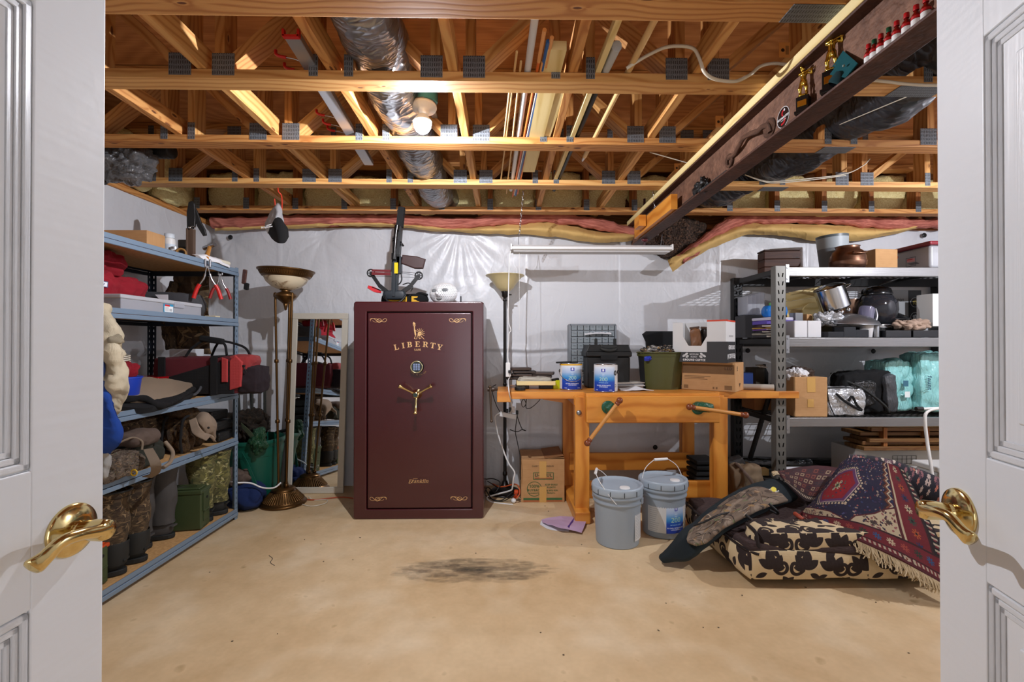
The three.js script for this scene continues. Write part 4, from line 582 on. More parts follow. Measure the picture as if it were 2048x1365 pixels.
function handClamp(label, pos, s, dark) { const t = thing('spring_clamp', label, 'clamp', pos, 0.5); const red = dark ? M(0x8e1a1a, 0.45) : MAT.redRubber;
  for (const k of [-1, 1]) { part(t, 'arm', join([bar([k * 0.004 * s, 0, 0], [k * 0.012 * s, -0.045 * s, 0], 0.02 * s, 0.004 * s, V3(1, 0, 0)), tube([[k * 0.012 * s, -0.04 * s, 0], [k * 0.02 * s, -0.07 * s, 0], [k * 0.045 * s, -0.115 * s, 0]], 0.006 * s, 12, 8)]), MAT.chrome); part(t, 'grip', tube([[k * 0.04 * s, -0.105 * s, 0], [k * 0.054 * s, -0.135 * s, 0], [k * 0.07 * s, -0.19 * s, 0]], 0.0115 * s, 14, 10), red, 'red rubber grip'); part(t, 'jaw', T(rb(0.012 * s, 0.05 * s, 0.022 * s, 0.004, 0, 0, 0), k * 0.012 * s, 0.022 * s, 0), MAT.steel); }
  part(t, 'pivot', R(cyl(0.007 * s, 0.007 * s, 0.03 * s, 0, 0, 0, 12), PI / 2), MAT.chrome); return t; }
handClamp('big spring clamp with bright red grips biting the top shelf edge', [-1.868, 1.72, -2.93], 1.05); handClamp('smaller dark red spring clamp hanging behind the bright red one', [-1.905, 1.70, -3.12], 0.85, true);
{ const t = thing('folding_knife', 'decorated black pocket knife hung over the shelf post', 'knife', [-1.872, 1.62, -3.33]); part(t, 'sheath', R(rb(0.03, 0.105, 0.016, 0.006, 0, 0.10, 0), 0.25, 0, -0.25), M(0xb08a92, 0.5, { map: camoOakT }), 'patterned sleeve'); part(t, 'tip', R(rb(0.034, 0.05, 0.018, 0.006, 0.022, 0.035, 0), 0.25, 0, -0.25), MAT.blackMatte); }
// --- second shelf ---
{ const t = thing('red_bag', 'bright red nylon bag with a white label on the second shelf', 'bag', [-2.20, 1.41, -2.46]);
  part(t, 'bag_body', soft(0.32, 0.23, 0.66, { k: 0.75, amp: 0.03, freq: 8, seed: 3, crease: 0.02 }), MAT.redCloth); part(t, 'flap', T(soft(0.28, 0.15, 0.5, { k: 0.8, amp: 0.03, freq: 10, seed: 6, crease: 0.02 }), 0, 0.18, 0.05), MAT.redCloth);
  print(t, 'label', 0.075, 0.03, [0.172, 0.13, 0.12], [0, 1.2, -0.06], (k) => { k.fillStyle = '#e9eaf0'; k.fillRect(0, 0, 100, 40); k.strokeStyle = '#23305e'; k.lineWidth = 5; k.strokeRect(2, 2, 96, 36); words(k, 'HELLY', 50, 21, 22, '#23305e'); }, { px: 128, label: 'white woven label' }); }
solo('cream_cloth', 'crumpled cream cloth tucked beside the red bag', 'cloth', T(soft(0.12, 0.14, 0.12, { k: 0.7, amp: 0.03, freq: 10, seed: 12, crease: 0.02 }), -1.935, 1.41, -2.15), MAT.cream);
{ const t = thing('gray_pouch', 'dark grey zip pouch lying behind the clear organizer', 'pouch', [-2.12, 1.41, -2.98]); part(t, 'body', soft(0.34, 0.15, 0.2, { k: 0.35, amp: 0.012, freq: 8, seed: 4 }), MAT.grayCloth); part(t, 'paper', patch([[[-0.03, 0.13, 0.11], [0.05, 0.13, 0.11]], [[0.03, 0.07, 0.115], [0.055, 0.075, 0.115]]], { nu: 4, nv: 4, thick: 0.001 }), MAT.paper, 'white paper corner'); }
{ const t = thing('camo_jacket', 'brown camouflage jacket hanging at the far end behind the shelves', 'jacket', [-2.25, 1.14, -3.36]);
  wpart(t, 'body', patch([[[-2.37, 1.72, -3.36], [-2.36, 1.5, -3.35], [-2.37, 1.3, -3.36], [-2.36, 1.15, -3.37]], [[-2.24, 1.74, -3.34], [-2.25, 1.5, -3.32], [-2.24, 1.3, -3.33], [-2.25, 1.17, -3.35]], [[-2.13, 1.72, -3.36], [-2.12, 1.5, -3.34], [-2.13, 1.3, -3.36], [-2.12, 1.16, -3.37]]], { nu: 40, nv: 30, thick: 0.01, bulge: 0.02, amp: 0.02, freq: 9, su: 0.5, sv: 0.25 }), MAT.camoBrown);
  wpart(t, 'sleeve', lumpy(tube([[-2.36, 1.68, -3.35], [-2.40, 1.45, -3.33], [-2.38, 1.2, -3.34]], 0.04, 40, 12), 0.012, 14, 3), MAT.camoBrown); }
{ const t = thing('clear_organizer', 'shallow clear plastic organizer box with a price label on the second shelf', 'box', [-2.02, 1.41, -2.60]);
  const w = 0.26, d = 0.60, h = 0.052; part(t, 'tray', join([bx(w, 0.003, d, 0, 0.0015, 0), bx(0.003, h, d, w / 2, h / 2, 0), bx(0.003, h, d, -w / 2, h / 2, 0), bx(w, h, 0.003, 0, h / 2, d / 2), bx(w, h, 0.003, 0, h / 2, -d / 2)]), MAT.milky);
  part(t, 'lid', rb(w + 0.012, 0.022, d + 0.012, 0.006, 0, h + 0.011, 0), M(0xdadde3, 0.3, { transmission: 0.4, thickness: 0 }), 'frosted lid'); for (const f of [-0.2, -0.02, 0.16]) part(t, 'divider', bx(w - 0.01, h * 0.85, 0.003, 0, h * 0.45, f), MAT.milky);
  part(t, 'latch', rb(0.01, 0.03, 0.08, 0.004, w / 2 + 0.006, h - 0.002, -0.1), MAT.milky); part(t, 'contents', T(soft(0.2, 0.035, 0.2, { k: 0.8, amp: 0.015, freq: 16, seed: 2 }), 0, 0.003, 0.1), M(0x8c6a5c, 0.7), 'small brown hardware');
  print(t, 'price_label', 0.075, 0.046, [w / 2 + 0.0025, 0.027, -0.02], [0, PI / 2, 0], (k) => { k.fillStyle = '#2a8fb8'; k.fillRect(0, 0, 100, 62); k.fillStyle = '#eceef0'; k.fillRect(10, 16, 88, 44); k.fillStyle = '#c8262c'; k.fillRect(14, 4, 50, 14); k.fillStyle = '#aeb4b8'; k.fillRect(60, 34, 28, 20); k.fillStyle = '#8a9096'; for (let i = 0; i < 4; i++) k.fillRect(16, 26 + i * 8, 38, 3); }, { px: 128, label: 'blue and white price label' }); }
solo('note_card', 'small cream card at the end of the second blue shelf', 'card', T(rb(0.07, 0.012, 0.05, 0.002), -1.93, 1.416, -3.08), M(0xd8cba8, 0.7));
// --- third shelf ---
{ const t = thing('cream_jacket', 'cream canvas jacket draped over the near end of the shelf front', 'jacket', [-1.84, 0.80, -2.16]);
  wpart(t, 'body', patch([[[-1.937,1.44,-2.16],[-1.927,1.255,-2.15],[-1.917,1.072,-2.14],[-1.934,0.886,-2.16]], [[-1.868,1.414,-2.17],[-1.776,1.282,-2.11],[-1.749,1.109,-2.09],[-1.801,0.983,-2.12],[-1.826,0.86,-2.15]], [[-1.871,1.397,-2.2],[-1.77,1.265,-2.16],[-1.807,1.181,-2.18],[-1.724,1.044,-2.15],[-1.787,0.934,-2.18],[-1.827,0.843,-2.19]]], { nu: 60, nv: 24, thick: 0.012, bulge: 0.012, amp: 0.028, freq: 12, seed: 4, su: 1.2, sv: 0.4 }), MAT.cream);
  wpart(t, 'cuff', lumpy(tube([[-1.807,1.246,-2.12],[-1.754,1.25,-2.1],[-1.74,1.264,-2.12]], 0.02, 24, 12), 0.01, 20, 2), MAT.cream); }
{ const t = thing('blue_jacket', 'bright blue jacket hanging below the cream jacket at the shelf end', 'jacket', [-1.84, 0.70, -2.12]);
  wpart(t, 'body', patch([[[-1.922,1.129,-2.14],[-1.912,0.982,-2.13],[-1.912,0.846,-2.13],[-1.92,0.718,-2.14]], [[-1.837,1.108,-2.12],[-1.767,0.989,-2.07],[-1.732,0.854,-2.06],[-1.805,0.739,-2.1]], [[-1.826,1.1,-2.13],[-1.77,0.99,-2.1],[-1.706,0.834,-2.09],[-1.786,0.734,-2.12]]], { nu: 40, nv: 24, thick: 0.012, bulge: 0.012, amp: 0.018, freq: 9, seed: 7 }), MAT.blueCloth);
  wpart(t, 'lining', T(soft(0.03, 0.1, 0.03, { k: 0.8, amp: 0.006, n: 12 }), ...[-1.789,1.078,-2.07]), MAT.navyCloth, 'navy lining'); }
solo('white_cloth', 'white cloth hanging beneath the blue jacket', 'cloth', patch([[[-1.907,0.755,-2.13],[-1.915,0.638,-2.14]], [[-1.802,0.75,-2.1],[-1.819,0.632,-2.12]], [[-1.81,0.74,-2.14],[-1.796,0.683,-2.14],[-1.845,0.617,-2.15]]], { nu: 16, nv: 12, thick: 0.01, amp: 0.02, freq: 14 }), cloth(0xd3d2ce));
{ const t = thing('wire_coil', 'coil of white wire standing on the third shelf behind the cream jacket', 'coil', [-2.17, 0.90, -2.62]); for (let i = 0; i < 7; i++) part(t, 'wire_loop', T(R(tor(0.055, 0.004, 0, 0, 0, 28), PI / 2 + 0.1), 0, 0.2 + i * 0.011, 0), MAT.cable); part(t, 'spool', cyl(0.05, 0.06, 0.2, 0, 0.1, 0, 24), M(0xb8b6b0, 0.6)); }
{ const t = thing('blue_bin', 'small blue plastic bin of red cloth behind the cream jacket', 'bin', [-2.05, 0.90, -2.50]); part(t, 'bin', lathe([[0, 0], [0.07, 0], [0.088, 0.15], [0.096, 0.155], [0.09, 0.162], [0.084, 0.15], [0.066, 0.006], [0, 0.006]], 32), M(0x1f42b4, 0.4)); part(t, 'red_cloth', T(soft(0.15, 0.13, 0.15, { k: 0.8, amp: 0.03, freq: 11, crease: 0.02 }), -0.01, 0.11, 0), MAT.redCloth, 'red cloth'); }
{ const t = thing('red_toolbox', 'glossy red metal box behind the tan gun sleeve', 'box', [-2.28, 0.90, -3.0]); part(t, 'box_body', rb(0.26, 0.10, 0.2, 0.012, 0, 0.05, 0, 2), M(0x8e0a10, 0.22, { clearcoat: 0.6 })); part(t, 'lid', rb(0.266, 0.03, 0.206, 0.01, 0, 0.115, 0, 2), M(0x8e0a10, 0.22, { clearcoat: 0.6 })); }
{ const t = thing('duffel_bag', 'maroon and black duffel bag with black carry handles on the third shelf', 'bag', [-1.99, 0.905, -3.12]);
  part(t, 'bag_body', soft(0.58, 0.25, 0.26, { k: 0.28, amp: 0.012, freq: 5, seed: 3 }), MAT.maroon);
  part(t, 'side_panel', T(ext([[-0.27, 0], [0.25, 0], [0.25, 0.2], [0.2, 0.21], [-0.22, 0.085], [-0.27, 0.08]], 0.012, 0.004), 0.0, 0.012, 0.128), MAT.blackCloth, 'black side panel');
  part(t, 'strap', join([rb(0.045, 0.245, 0.012, 0.004, 0.13, 0.125, 0.137), rb(0.045, 0.012, 0.27, 0.004, 0.13, 0.25, 0)]), MAT.blackCloth); part(t, 'strap', join([rb(0.045, 0.245, 0.012, 0.004, -0.2, 0.125, 0.137)]), MAT.blackCloth);
  part(t, 'carry_handle', tube([[-0.1, 0.25, 0.06], [-0.06, 0.31, 0.05], [0.02, 0.36, 0.03], [0.12, 0.335, 0.02], [0.16, 0.26, 0.05]], 0.008, 40, 10), MAT.blackCloth); part(t, 'carry_handle', tube([[-0.02, 0.25, -0.08], [0.03, 0.32, -0.05], [0.1, 0.35, 0], [0.22, 0.31, -0.04], [0.26, 0.24, -0.06]], 0.008, 40, 10), MAT.blackCloth);
  part(t, 'handle_wrap', lumpy(T(R(rb(0.15, 0.04, 0.05, 0.014, 0, 0, 0, 3), 0, 0, -0.16), 0.05, 0.358, 0.03), 0.003, 30, 2), MAT.blackCloth, 'black wrapped grip');
  part(t, 'end_pocket', T(soft(0.16, 0.19, 0.21, { k: 0.4, amp: 0.014, freq: 9, seed: 9 }), 0.31, 0.0, 0.02), cloth(0x2a1c24), 'dark end pocket'); part(t, 'red_trim', join([T(ext([[0, 0], [0.06, 0.02], [0.07, 0.17], [0.03, 0.21], [0.0, 0.18]], 0.02, 0.005), 0.235, 0.04, 0.13), T(soft(0.13, 0.10, 0.2, { k: 0.5, amp: 0.012, freq: 9, seed: 4 }), 0.27, 0.16, 0.03), T(ext([[0, 0], [0.03, 0.0], [0.03, 0.14], [0.0, 0.15]], 0.012, 0.004), 0.185, 0.09, 0.138)]), MAT.redNylon, 'red nylon trim');
  part(t, 'buckle', join([rb(0.03, 0.012, 0.012, 0.003, 0.31, 0.19, 0.13), tube([[0.31, 0.19, 0.13], [0.325, 0.17, 0.135], [0.33, 0.15, 0.13]], 0.004, 10, 6)]), MAT.black); }
carton('white_box', 'white box standing behind the duffel bag', 0.18, 0.13, 0.09, [-2.22, 1.07, -3.26], 0, { m: M(0xcfd2d6, 0.6), tape: false }); solo('camo_bundle', 'rolled camouflage bundle under the white box behind the duffel', 'bundle', T(soft(0.3, 0.165, 0.1, { k: 0.5, amp: 0.02, freq: 9, seed: 6 }), -2.22, 0.905, -3.27 + 0.005), MAT.camoBrown);
{ const t = thing('gun_sleeve', 'flat tan rifle sleeve with black edges lying on the third shelf', 'case', [-2.0, 0.90, -2.72]);
  const top = [[[-2.243,1.017,-2.7],[-2.201,1.023,-2.9],[-2.056,0.982,-3.05]], [[-2.066,0.98,-2.5],[-2.018,0.966,-2.66],[-1.976,0.977,-2.95]], [[-1.94,0.954,-2.36],[-1.885,0.918,-2.52],[-1.923,0.965,-2.88]]];
  wpart(t, 'tan_side', patch(top, { nu: 30, nv: 16, thick: 0.012, bulge: 0.004, amp: 0.004, freq: 9 }), MAT.khaki, 'tan canvas side'); wpart(t, 'black_edge', lumpy(tube([[-1.943,0.957,-2.34],[-1.885,0.948,-2.45],[-1.849,0.905,-2.5],[-1.871,0.917,-2.66],[-1.909,0.958,-2.86]], 0.016, 50, 10), 0.006, 20, 3), MAT.blackCloth); wpart(t, 'lower_sleeve', patch([[[-2.066,0.964,-2.5],[-1.945,0.925,-2.6],[-1.909,0.925,-2.85]], [[-1.936,0.914,-2.32],[-1.861,0.89,-2.42],[-1.853,0.898,-2.55],[-1.896,0.92,-2.84]]], { nu: 30, nv: 10, thick: 0.03, bulge: 0.008 }), MAT.blackCloth, 'black folded half'); wpart(t, 'strap', tube([[-1.956,0.963,-2.84],[-1.93,0.919,-2.9],[-1.952,0.966,-3],[-2.022,0.979,-3]], 0.008, 30, 8), MAT.grayCloth); }
// --- fourth shelf ---
solo('camo_duffel', 'dark camouflage duffel at the back of the fourth shelf', 'bag', T(soft(0.34, 0.24, 0.5, { k: 0.5, amp: 0.02, freq: 7, seed: 21, crease: 0.015 }), -2.22, 0.577, -2.62), MAT.camoBrown);
{ const t = thing('camo_backpack', 'gold-brown camouflage backpack in the middle of the fourth shelf', 'backpack', [-2.07, 0.577, -2.93]);
  part(t, 'bag_body', soft(0.3, 0.23, 0.24, { k: 0.5, amp: 0.025, freq: 9, seed: 22, crease: 0.02 }), MAT.camoGold); part(t, 'pocket', T(soft(0.14, 0.15, 0.12, { k: 0.55, amp: 0.018, freq: 12, seed: 23, crease: 0.015 }), 0.1, 0.0, 0.1), MAT.camoGold); for (const x of [0.02, 0.13]) part(t, 'strap', tube([[x, 0.22, 0.05], [x + 0.02, 0.2, 0.14], [x + 0.025, 0.09, 0.17], [x + 0.03, 0.01, 0.165]], 0.008, 24, 8), MAT.blackCloth); part(t, 'flap', T(soft(0.2, 0.07, 0.18, { k: 0.7, amp: 0.02, freq: 12, seed: 24 }), 0.04, 0.19, 0.02), MAT.camoGold); }
{ const t = thing('tan_cap', 'tan ball cap with a long brim perched against the camouflage backpack', 'cap', [-1.90, 0.60, -2.92]);
  wpart(t, 'crown', patch([[[-1.979,0.761,-2.96],[-1.951,0.786,-3],[-1.926,0.754,-3.04]], [[-1.872,0.74,-2.86],[-1.849,0.77,-2.9],[-1.856,0.712,-2.98]], [[-1.848,0.668,-2.88],[-1.831,0.673,-2.92],[-1.855,0.61,-2.98]]], { nu: 20, nv: 16, thick: 0.006, bulge: 0.02, amp: 0.006, freq: 20 }), MAT.tan); wpart(t, 'brim', patch([[[-1.919,0.768,-2.84],[-1.89,0.783,-2.86]], [[-1.868,0.696,-2.8],[-1.834,0.722,-2.82]], [[-1.791,0.654,-2.8],[-1.78,0.676,-2.84],[-1.768,0.635,-2.86]]], { nu: 18, nv: 14, thick: 0.006, bulge: 0.004 }), MAT.tan, 'curved brim'); wpart(t, 'eyelet', sph(0.007, ...[-1.808,0.723,-2.85]), MAT.black); }
for (const [i, y, z, w, s] of [[0, 0.577, -3.18, 0.36, 'bottom of three black cases stacked at the far end of the fourth shelf'], [1, 0.65, -3.19, 0.34, 'middle of three black cases stacked at the far end of the fourth shelf'], [2, 0.72, -3.18, 0.3, 'topmost of three black cases stacked at the far end of the fourth shelf']]) { const t = thing('black_case', s, 'case', [-2.08, y, z], 0.05 - i * 0.06); part(t, 'case_body', rb(w, 0.064, 0.17, 0.012, 0, 0.032, 0, 2), MAT.black); part(t, 'seam', rb(w + 0.003, 0.004, 0.173, 0.001, 0, 0.035, 0), MAT.rubber); part(t, 'latch', rb(0.03, 0.03, 0.008, 0.003, w * 0.25, 0.032, 0.087), M(0x43464a, 0.4)); }
{ const t = thing('field_pouches', 'pile of brown camouflage belt pouches with khaki straps at the fourth shelf edge', 'pouches', [-1.96, 0.577, -2.38]);
  part(t, 'pouch', T(soft(0.2, 0.13, 0.24, { k: 0.6, amp: 0.025, freq: 11, seed: 31, crease: 0.02 }), 0.04, 0, 0.08), MAT.camoOak, 'brown camouflage pouch'); part(t, 'pouch', T(soft(0.22, 0.16, 0.22, { k: 0.5, amp: 0.02, freq: 9, seed: 32, crease: 0.02 }), -0.02, 0.01, -0.12), MAT.oliveDark, 'dark olive pouch'); part(t, 'pouch', T(soft(0.16, 0.08, 0.18, { k: 0.6, amp: 0.015, freq: 9, seed: 33 }), 0.03, 0.13, -0.06), MAT.taupe, 'taupe flap pouch');
  wpart(t, 'strap', patch([[[-1.822,0.701,-2.36],[-1.758,0.636,-2.32],[-1.789,0.58,-2.36],[-1.859,0.554,-2.4]], [[-1.789,0.704,-2.38],[-1.719,0.64,-2.34],[-1.753,0.584,-2.38],[-1.824,0.543,-2.42]]], { nu: 24, nv: 6, thick: 0.005 }), MAT.khaki, 'wide khaki strap'); wpart(t, 'strap', tube([[-1.909,0.74,-2.3],[-1.877,0.76,-2.32],[-1.869,0.762,-2.36],[-1.845,0.738,-2.38],[-1.837,0.699,-2.37]], 0.005, 40, 8), MAT.khaki); wpart(t, 'strap', tube([[-1.816,0.712,-2.5],[-1.776,0.656,-2.5],[-1.761,0.612,-2.46],[-1.753,0.599,-2.4]], 0.01, 30, 8), MAT.khaki); wpart(t, 'buckle', T(tor(0.014, 0.004, 0, 0, 0, 20), ...[-1.821,0.602,-2.3]), M(0xc8a020, 0.35), 'yellow ring'); }
// --- bottom shelf: boots and ammunition cans ---
function boot(name, label, pos, turn, H, foot, shaftM, footM, group, strapM) {   // toe towards +x in its own axes
  const t = thing(name, label, 'boot', pos, turn, group), r0 = 0.06;
  const g = new THREE.CylinderGeometry(1, 1, H - 0.09, 28, 24, true), p = g.attributes.position; for (let i = 0; i < p.count; i++) { const y = p.getY(i) + (H - 0.09) / 2, f = y / (H - 0.09), a = Math.atan2(p.getZ(i), p.getX(i)), rr = r0 * (1.0 - 0.12 * Math.sin(f * PI * 0.6) + 0.32 * f) * (1 + 0.05 * fbm(Math.cos(a) * 2 + pos[0] * 9, y * 16, Math.sin(a) * 2, 3) * 3); p.setXYZ(i, Math.cos(a) * rr * 1.18 + 0.006 * Math.sin(y * 30), y + 0.09, Math.sin(a) * rr * 0.92); }
  weld(g); part(t, 'shaft', g, shaftM); part(t, 'collar', T(R(new THREE.TorusGeometry(r0 * 1.22, 0.006, 8, 32), PI / 2).scale(1.18, 1, 0.92), 0, H, 0), footM); part(t, 'lining', T(R(new THREE.CircleGeometry(r0 * 1.2, 24), -PI / 2).scale(1.18, 1, 0.92), 0, H - 0.03, 0), MAT.blackMatte);
  const f = new THREE.SphereGeometry(1, 30, 18), q = f.attributes.position; for (let i = 0; i < q.count; i++) { let x = q.getX(i), y = q.getY(i), z = q.getZ(i); const toe = smooth(-0.3, 1, x); q.setXYZ(i, x * foot * 0.5 + foot * 0.26, Math.max(0.018, 0.062 + y * mix(0.085, 0.052, toe) - 0.012 * toe), z * mix(0.05, 0.056, toe)); } weld(f);
  part(t, 'foot', f, footM, 'rubber foot'); if (footM === MAT.rubber && strapM) part(t, 'rubber_cuff', lathe([[r0 * 0.95, 0.05], [r0 * 1.1, 0.09], [r0 * 1.09, 0.14], [r0 * 1.12, 0.155], [r0 * 1.08, 0.165]], 32).scale(1.17, 1, 0.95), footM, 'rubber ankle cuff'); part(t, 'sole', ext(Array.from({ length: 24 }, (_, k) => { const a = k / 24 * 2 * PI; return [Math.cos(a) * foot * 0.51 + foot * 0.26, Math.sin(a) * mix(0.05, 0.057, smooth(-0.3, 1, Math.cos(a)))]; }), 0.026, 0.004).rotateX(-PI / 2).translate(0, 0.013, 0), MAT.rubber);
  part(t, 'heel_tab', rb(0.016, 0.012, 0.05, 0.004, -foot * 0.245, 0.07, 0), footM); return t;
}
boot('rubber_boot', 'nearest tall brown camouflage rubber boot on the bottom shelf', [-1.985, 0.075, -2.36], PI + 0.25, 0.42, 0.27, MAT.camoBrown, MAT.rubber, 'brown camouflage boots', true); boot('rubber_boot', 'second tall brown camouflage rubber boot, beside the plain dark boots', [-1.985, 0.075, -2.50], PI + 0.15, 0.43, 0.27, MAT.camoBrown, MAT.rubber, 'brown camouflage boots', true);
const darkBoot = M(0x4a4745, 0.75, { bumpMap: weave, bumpScale: 0.001 });
boot('wader_boot', 'plain dark grey tall boot next to the brown camouflage boots', [-2.08, 0.075, -2.66], PI + 0.1, 0.46, 0.27, darkBoot, darkBoot, 'plain dark boots'); boot('wader_boot', 'plain dark grey tall boot next to the green ammunition can', [-2.05, 0.075, -2.80], PI + 0.1, 0.46, 0.27, darkBoot, darkBoot, 'plain dark boots');
boot('camo_boot', 'green-gold camouflage boot right behind the ammunition can', [-1.98, 0.075, -3.05], 0.3 + PI, 0.44, 0.26, MAT.camoMoss, MAT.rubber, 'green-gold camouflage boots'); boot('camo_boot', 'green-gold camouflage boot nearest the far shelf post', [-1.965, 0.075, -3.19], 0.2 + PI, 0.44, 0.26, MAT.camoMoss, MAT.rubber, 'green-gold camouflage boots');
function ammoCan(label, pos, turn, w, h, d, band) { const t = thing('ammo_can', label, 'can', pos, turn); part(t, 'can_body', rb(w, h * 0.86, d, 0.008, 0, h * 0.43, 0, 2), MAT.ammo); part(t, 'lid', join([rb(w + 0.01, h * 0.1, d + 0.01, 0.006, 0, h * 0.9, 0, 2), rb(w * 0.9, h * 0.04, d * 0.8, 0.006, 0, h * 0.97, 0)]), band ?? MAT.ammo); part(t, 'handle', join([rod([-w * 0.3, h * 0.99, 0], [-w * 0.3, h * 1.04, 0.02], 0.003), rod([w * 0.3, h * 0.99, 0], [w * 0.3, h * 1.04, 0.02], 0.003), rod([-w * 0.3, h * 1.04, 0.02], [w * 0.3, h * 1.04, 0.02], 0.004)]), MAT.ammo); part(t, 'latch', join([rb(d * 0.0 + 0.008, h * 0.5, d * 0.62, 0.003, w / 2 + 0.004, h * 0.66, 0), rod([w / 2 + 0.008, h * 0.42, -d * 0.3], [w / 2 + 0.008, h * 0.42, d * 0.3], 0.004), rb(0.006, h * 0.22, d * 0.5, 0.002, w / 2 + 0.002, h * 0.28, 0)]), MAT.ammo); part(t, 'rivet', R(cyl(0.008, 0.008, 0.004, 0, 0, 0, 12), 0, 0, PI / 2).translate(w / 2 + 0.009, h * 0.72, 0), MAT.blackMatte); return t; }
ammoCan('green metal ammunition can between the dark boots and camouflage boots', [-2.02, 0.075, -2.95], 0.18, 0.24, 0.26, 0.125); ammoCan('green ammunition can with an orange lid by the left door', [-2.0, 0.075, -2.235], 0.1, 0.14, 0.2, 0.10, M(0xc24a1c, 0.45));
// ---------- far left corner ----------
{ const t = thing('trash_bin', 'green plastic bin holding camouflage netting beside the bronze lamp', 'bin', [-2.0, 0, -3.74]);
  part(t, 'bin_body', lathe([[0, 0], [0.165, 0], [0.17, 0.01], [0.2, 0.36], [0.205, 0.362], [0.21, 0.42], [0.204, 0.425], [0.216, 0.455], [0.222, 0.46], [0.222, 0.485], [0.212, 0.488], [0.205, 0.44], [0.16, 0.02], [0, 0.02]], 48), MAT.green); for (let i = 0; i < 10; i++) part(t, 'rib', T(R(bx(0.02, 0.34, 0.012, 0, 0.18, 0.186), -0.09), 0, 0, 0).rotateY(i * PI / 5), MAT.green); }
solo('camo_netting', 'dark camouflage netting heaped in the green bin', 'netting', T(soft(0.32, 0.28, 0.3, { k: 0.8, amp: 0.05, freq: 14, seed: 41, n: 34, crease: 0.03, flatten: false }), -2.06, 0.43, -3.70), M(0xffffff, 0.9, { map: scaled(camoBrownT, 2), color: 0x6a655c }));
{ const t = thing('green_strap', 'olive webbing strap draped over the netting into the bin', 'strap', [-1.95, 0.45, -3.52]); wpart(t, 'webbing', patch([[[-1.99,0.639,-3.52],[-1.911,0.582,-3.5],[-1.859,0.514,-3.5]], [[-1.982,0.601,-3.52],[-1.911,0.537,-3.5],[-1.866,0.484,-3.5]]], { nu: 16, nv: 4, thick: 0.004 }), cloth(0x4f5a40)); wpart(t, 'webbing', patch([[[-1.97,0.421,-3.5],[-1.907,0.332,-3.48],[-1.858,0.184,-3.5]], [[-1.97,0.372,-3.5],[-1.914,0.295,-3.48],[-1.88,0.169,-3.5]]], { nu: 16, nv: 4, thick: 0.004 }), MAT.green); }
solo('green_bag', 'shiny dark green bag tied over the rim of the bin', 'bag', T(soft(0.14, 0.2, 0.12, { k: 0.85, amp: 0.03, freq: 12, seed: 44, crease: 0.02, flatten: false }), -1.875, 0.40, -3.54), M(0x1e4a30, 0.28, { bumpMap: plasB, bumpScale: 0.01 }));
function foldedChair(label, u, lean) { const t = thing('folding_chair', label, 'chair', [u, 0, -3.9], 0, 'folded chairs in the corner'), m = M(0x2f302a, 0.5); const z = 0; for (const k of [-1, 1]) part(t, 'leg', tube([[k * 0.06 + lean, 1.0, z - 0.02], [k * 0.06 + lean * 0.75 + 0.015, 0.92, z], [k * 0.05 + lean * 0.4 + 0.04, 0.5, z + 0.02], [k * 0.05 + 0.07, 0.01, z + 0.05]], 0.011, 40, 10), m); part(t, 'top_rail', rod([-0.06 + lean, 1.0, z - 0.02], [0.06 + lean, 1.0, z - 0.02], 0.013), m); part(t, 'fabric', T(rb(0.1, 0.1, 0.012, 0.004), lean, 0.94, z - 0.01), MAT.oliveDark); return t; }
foldedChair('dark folding chair leaning in the corner, nearest the shelf post', -2.19, 0.0); foldedChair('dark folding chair leaning in the corner, nearest the bronze lamp', -2.10, 0.0).position.z = -3.93;
solo('blue_blanket', 'bundled blue blanket on the floor behind the far shelf post', 'blanket', T(soft(0.3, 0.19, 0.26, { k: 0.75, amp: 0.02, freq: 6, seed: 51, crease: 0.02 }), -1.95, 0, -3.5), MAT.navyCloth); solo('brown_cloth', 'brown cloth heaped on top of the blue blanket', 'cloth', T(soft(0.24, 0.12, 0.16, { k: 0.8, amp: 0.025, freq: 9, seed: 52, crease: 0.02 }), -2.02, 0.18, -3.5), MAT.taupe);
solo('floor_cable', 'white electric cable lying from the shelf past the green bin', 'cord', tube([[-2.005,0.249,-3.36],[-1.941,0.234,-3.36],[-1.892,0.222,-3.4],[-1.848,0.208,-3.42],[-1.786,0.172,-3.44],[-1.711,0.165,-3.46],[-1.679,0.19,-3.5]], 0.006, 60, 8), MAT.white);
solo('black_rail', 'black rail leaning on the wall behind the bronze lamp', 'rail', join([rod([-1.938,0.48,-3.95], [-1.786,0.522,-3.95], 0.014), rod([-1.938,0.438,-3.95], [-1.786,0.471,-3.95], 0.010)]), MAT.black);
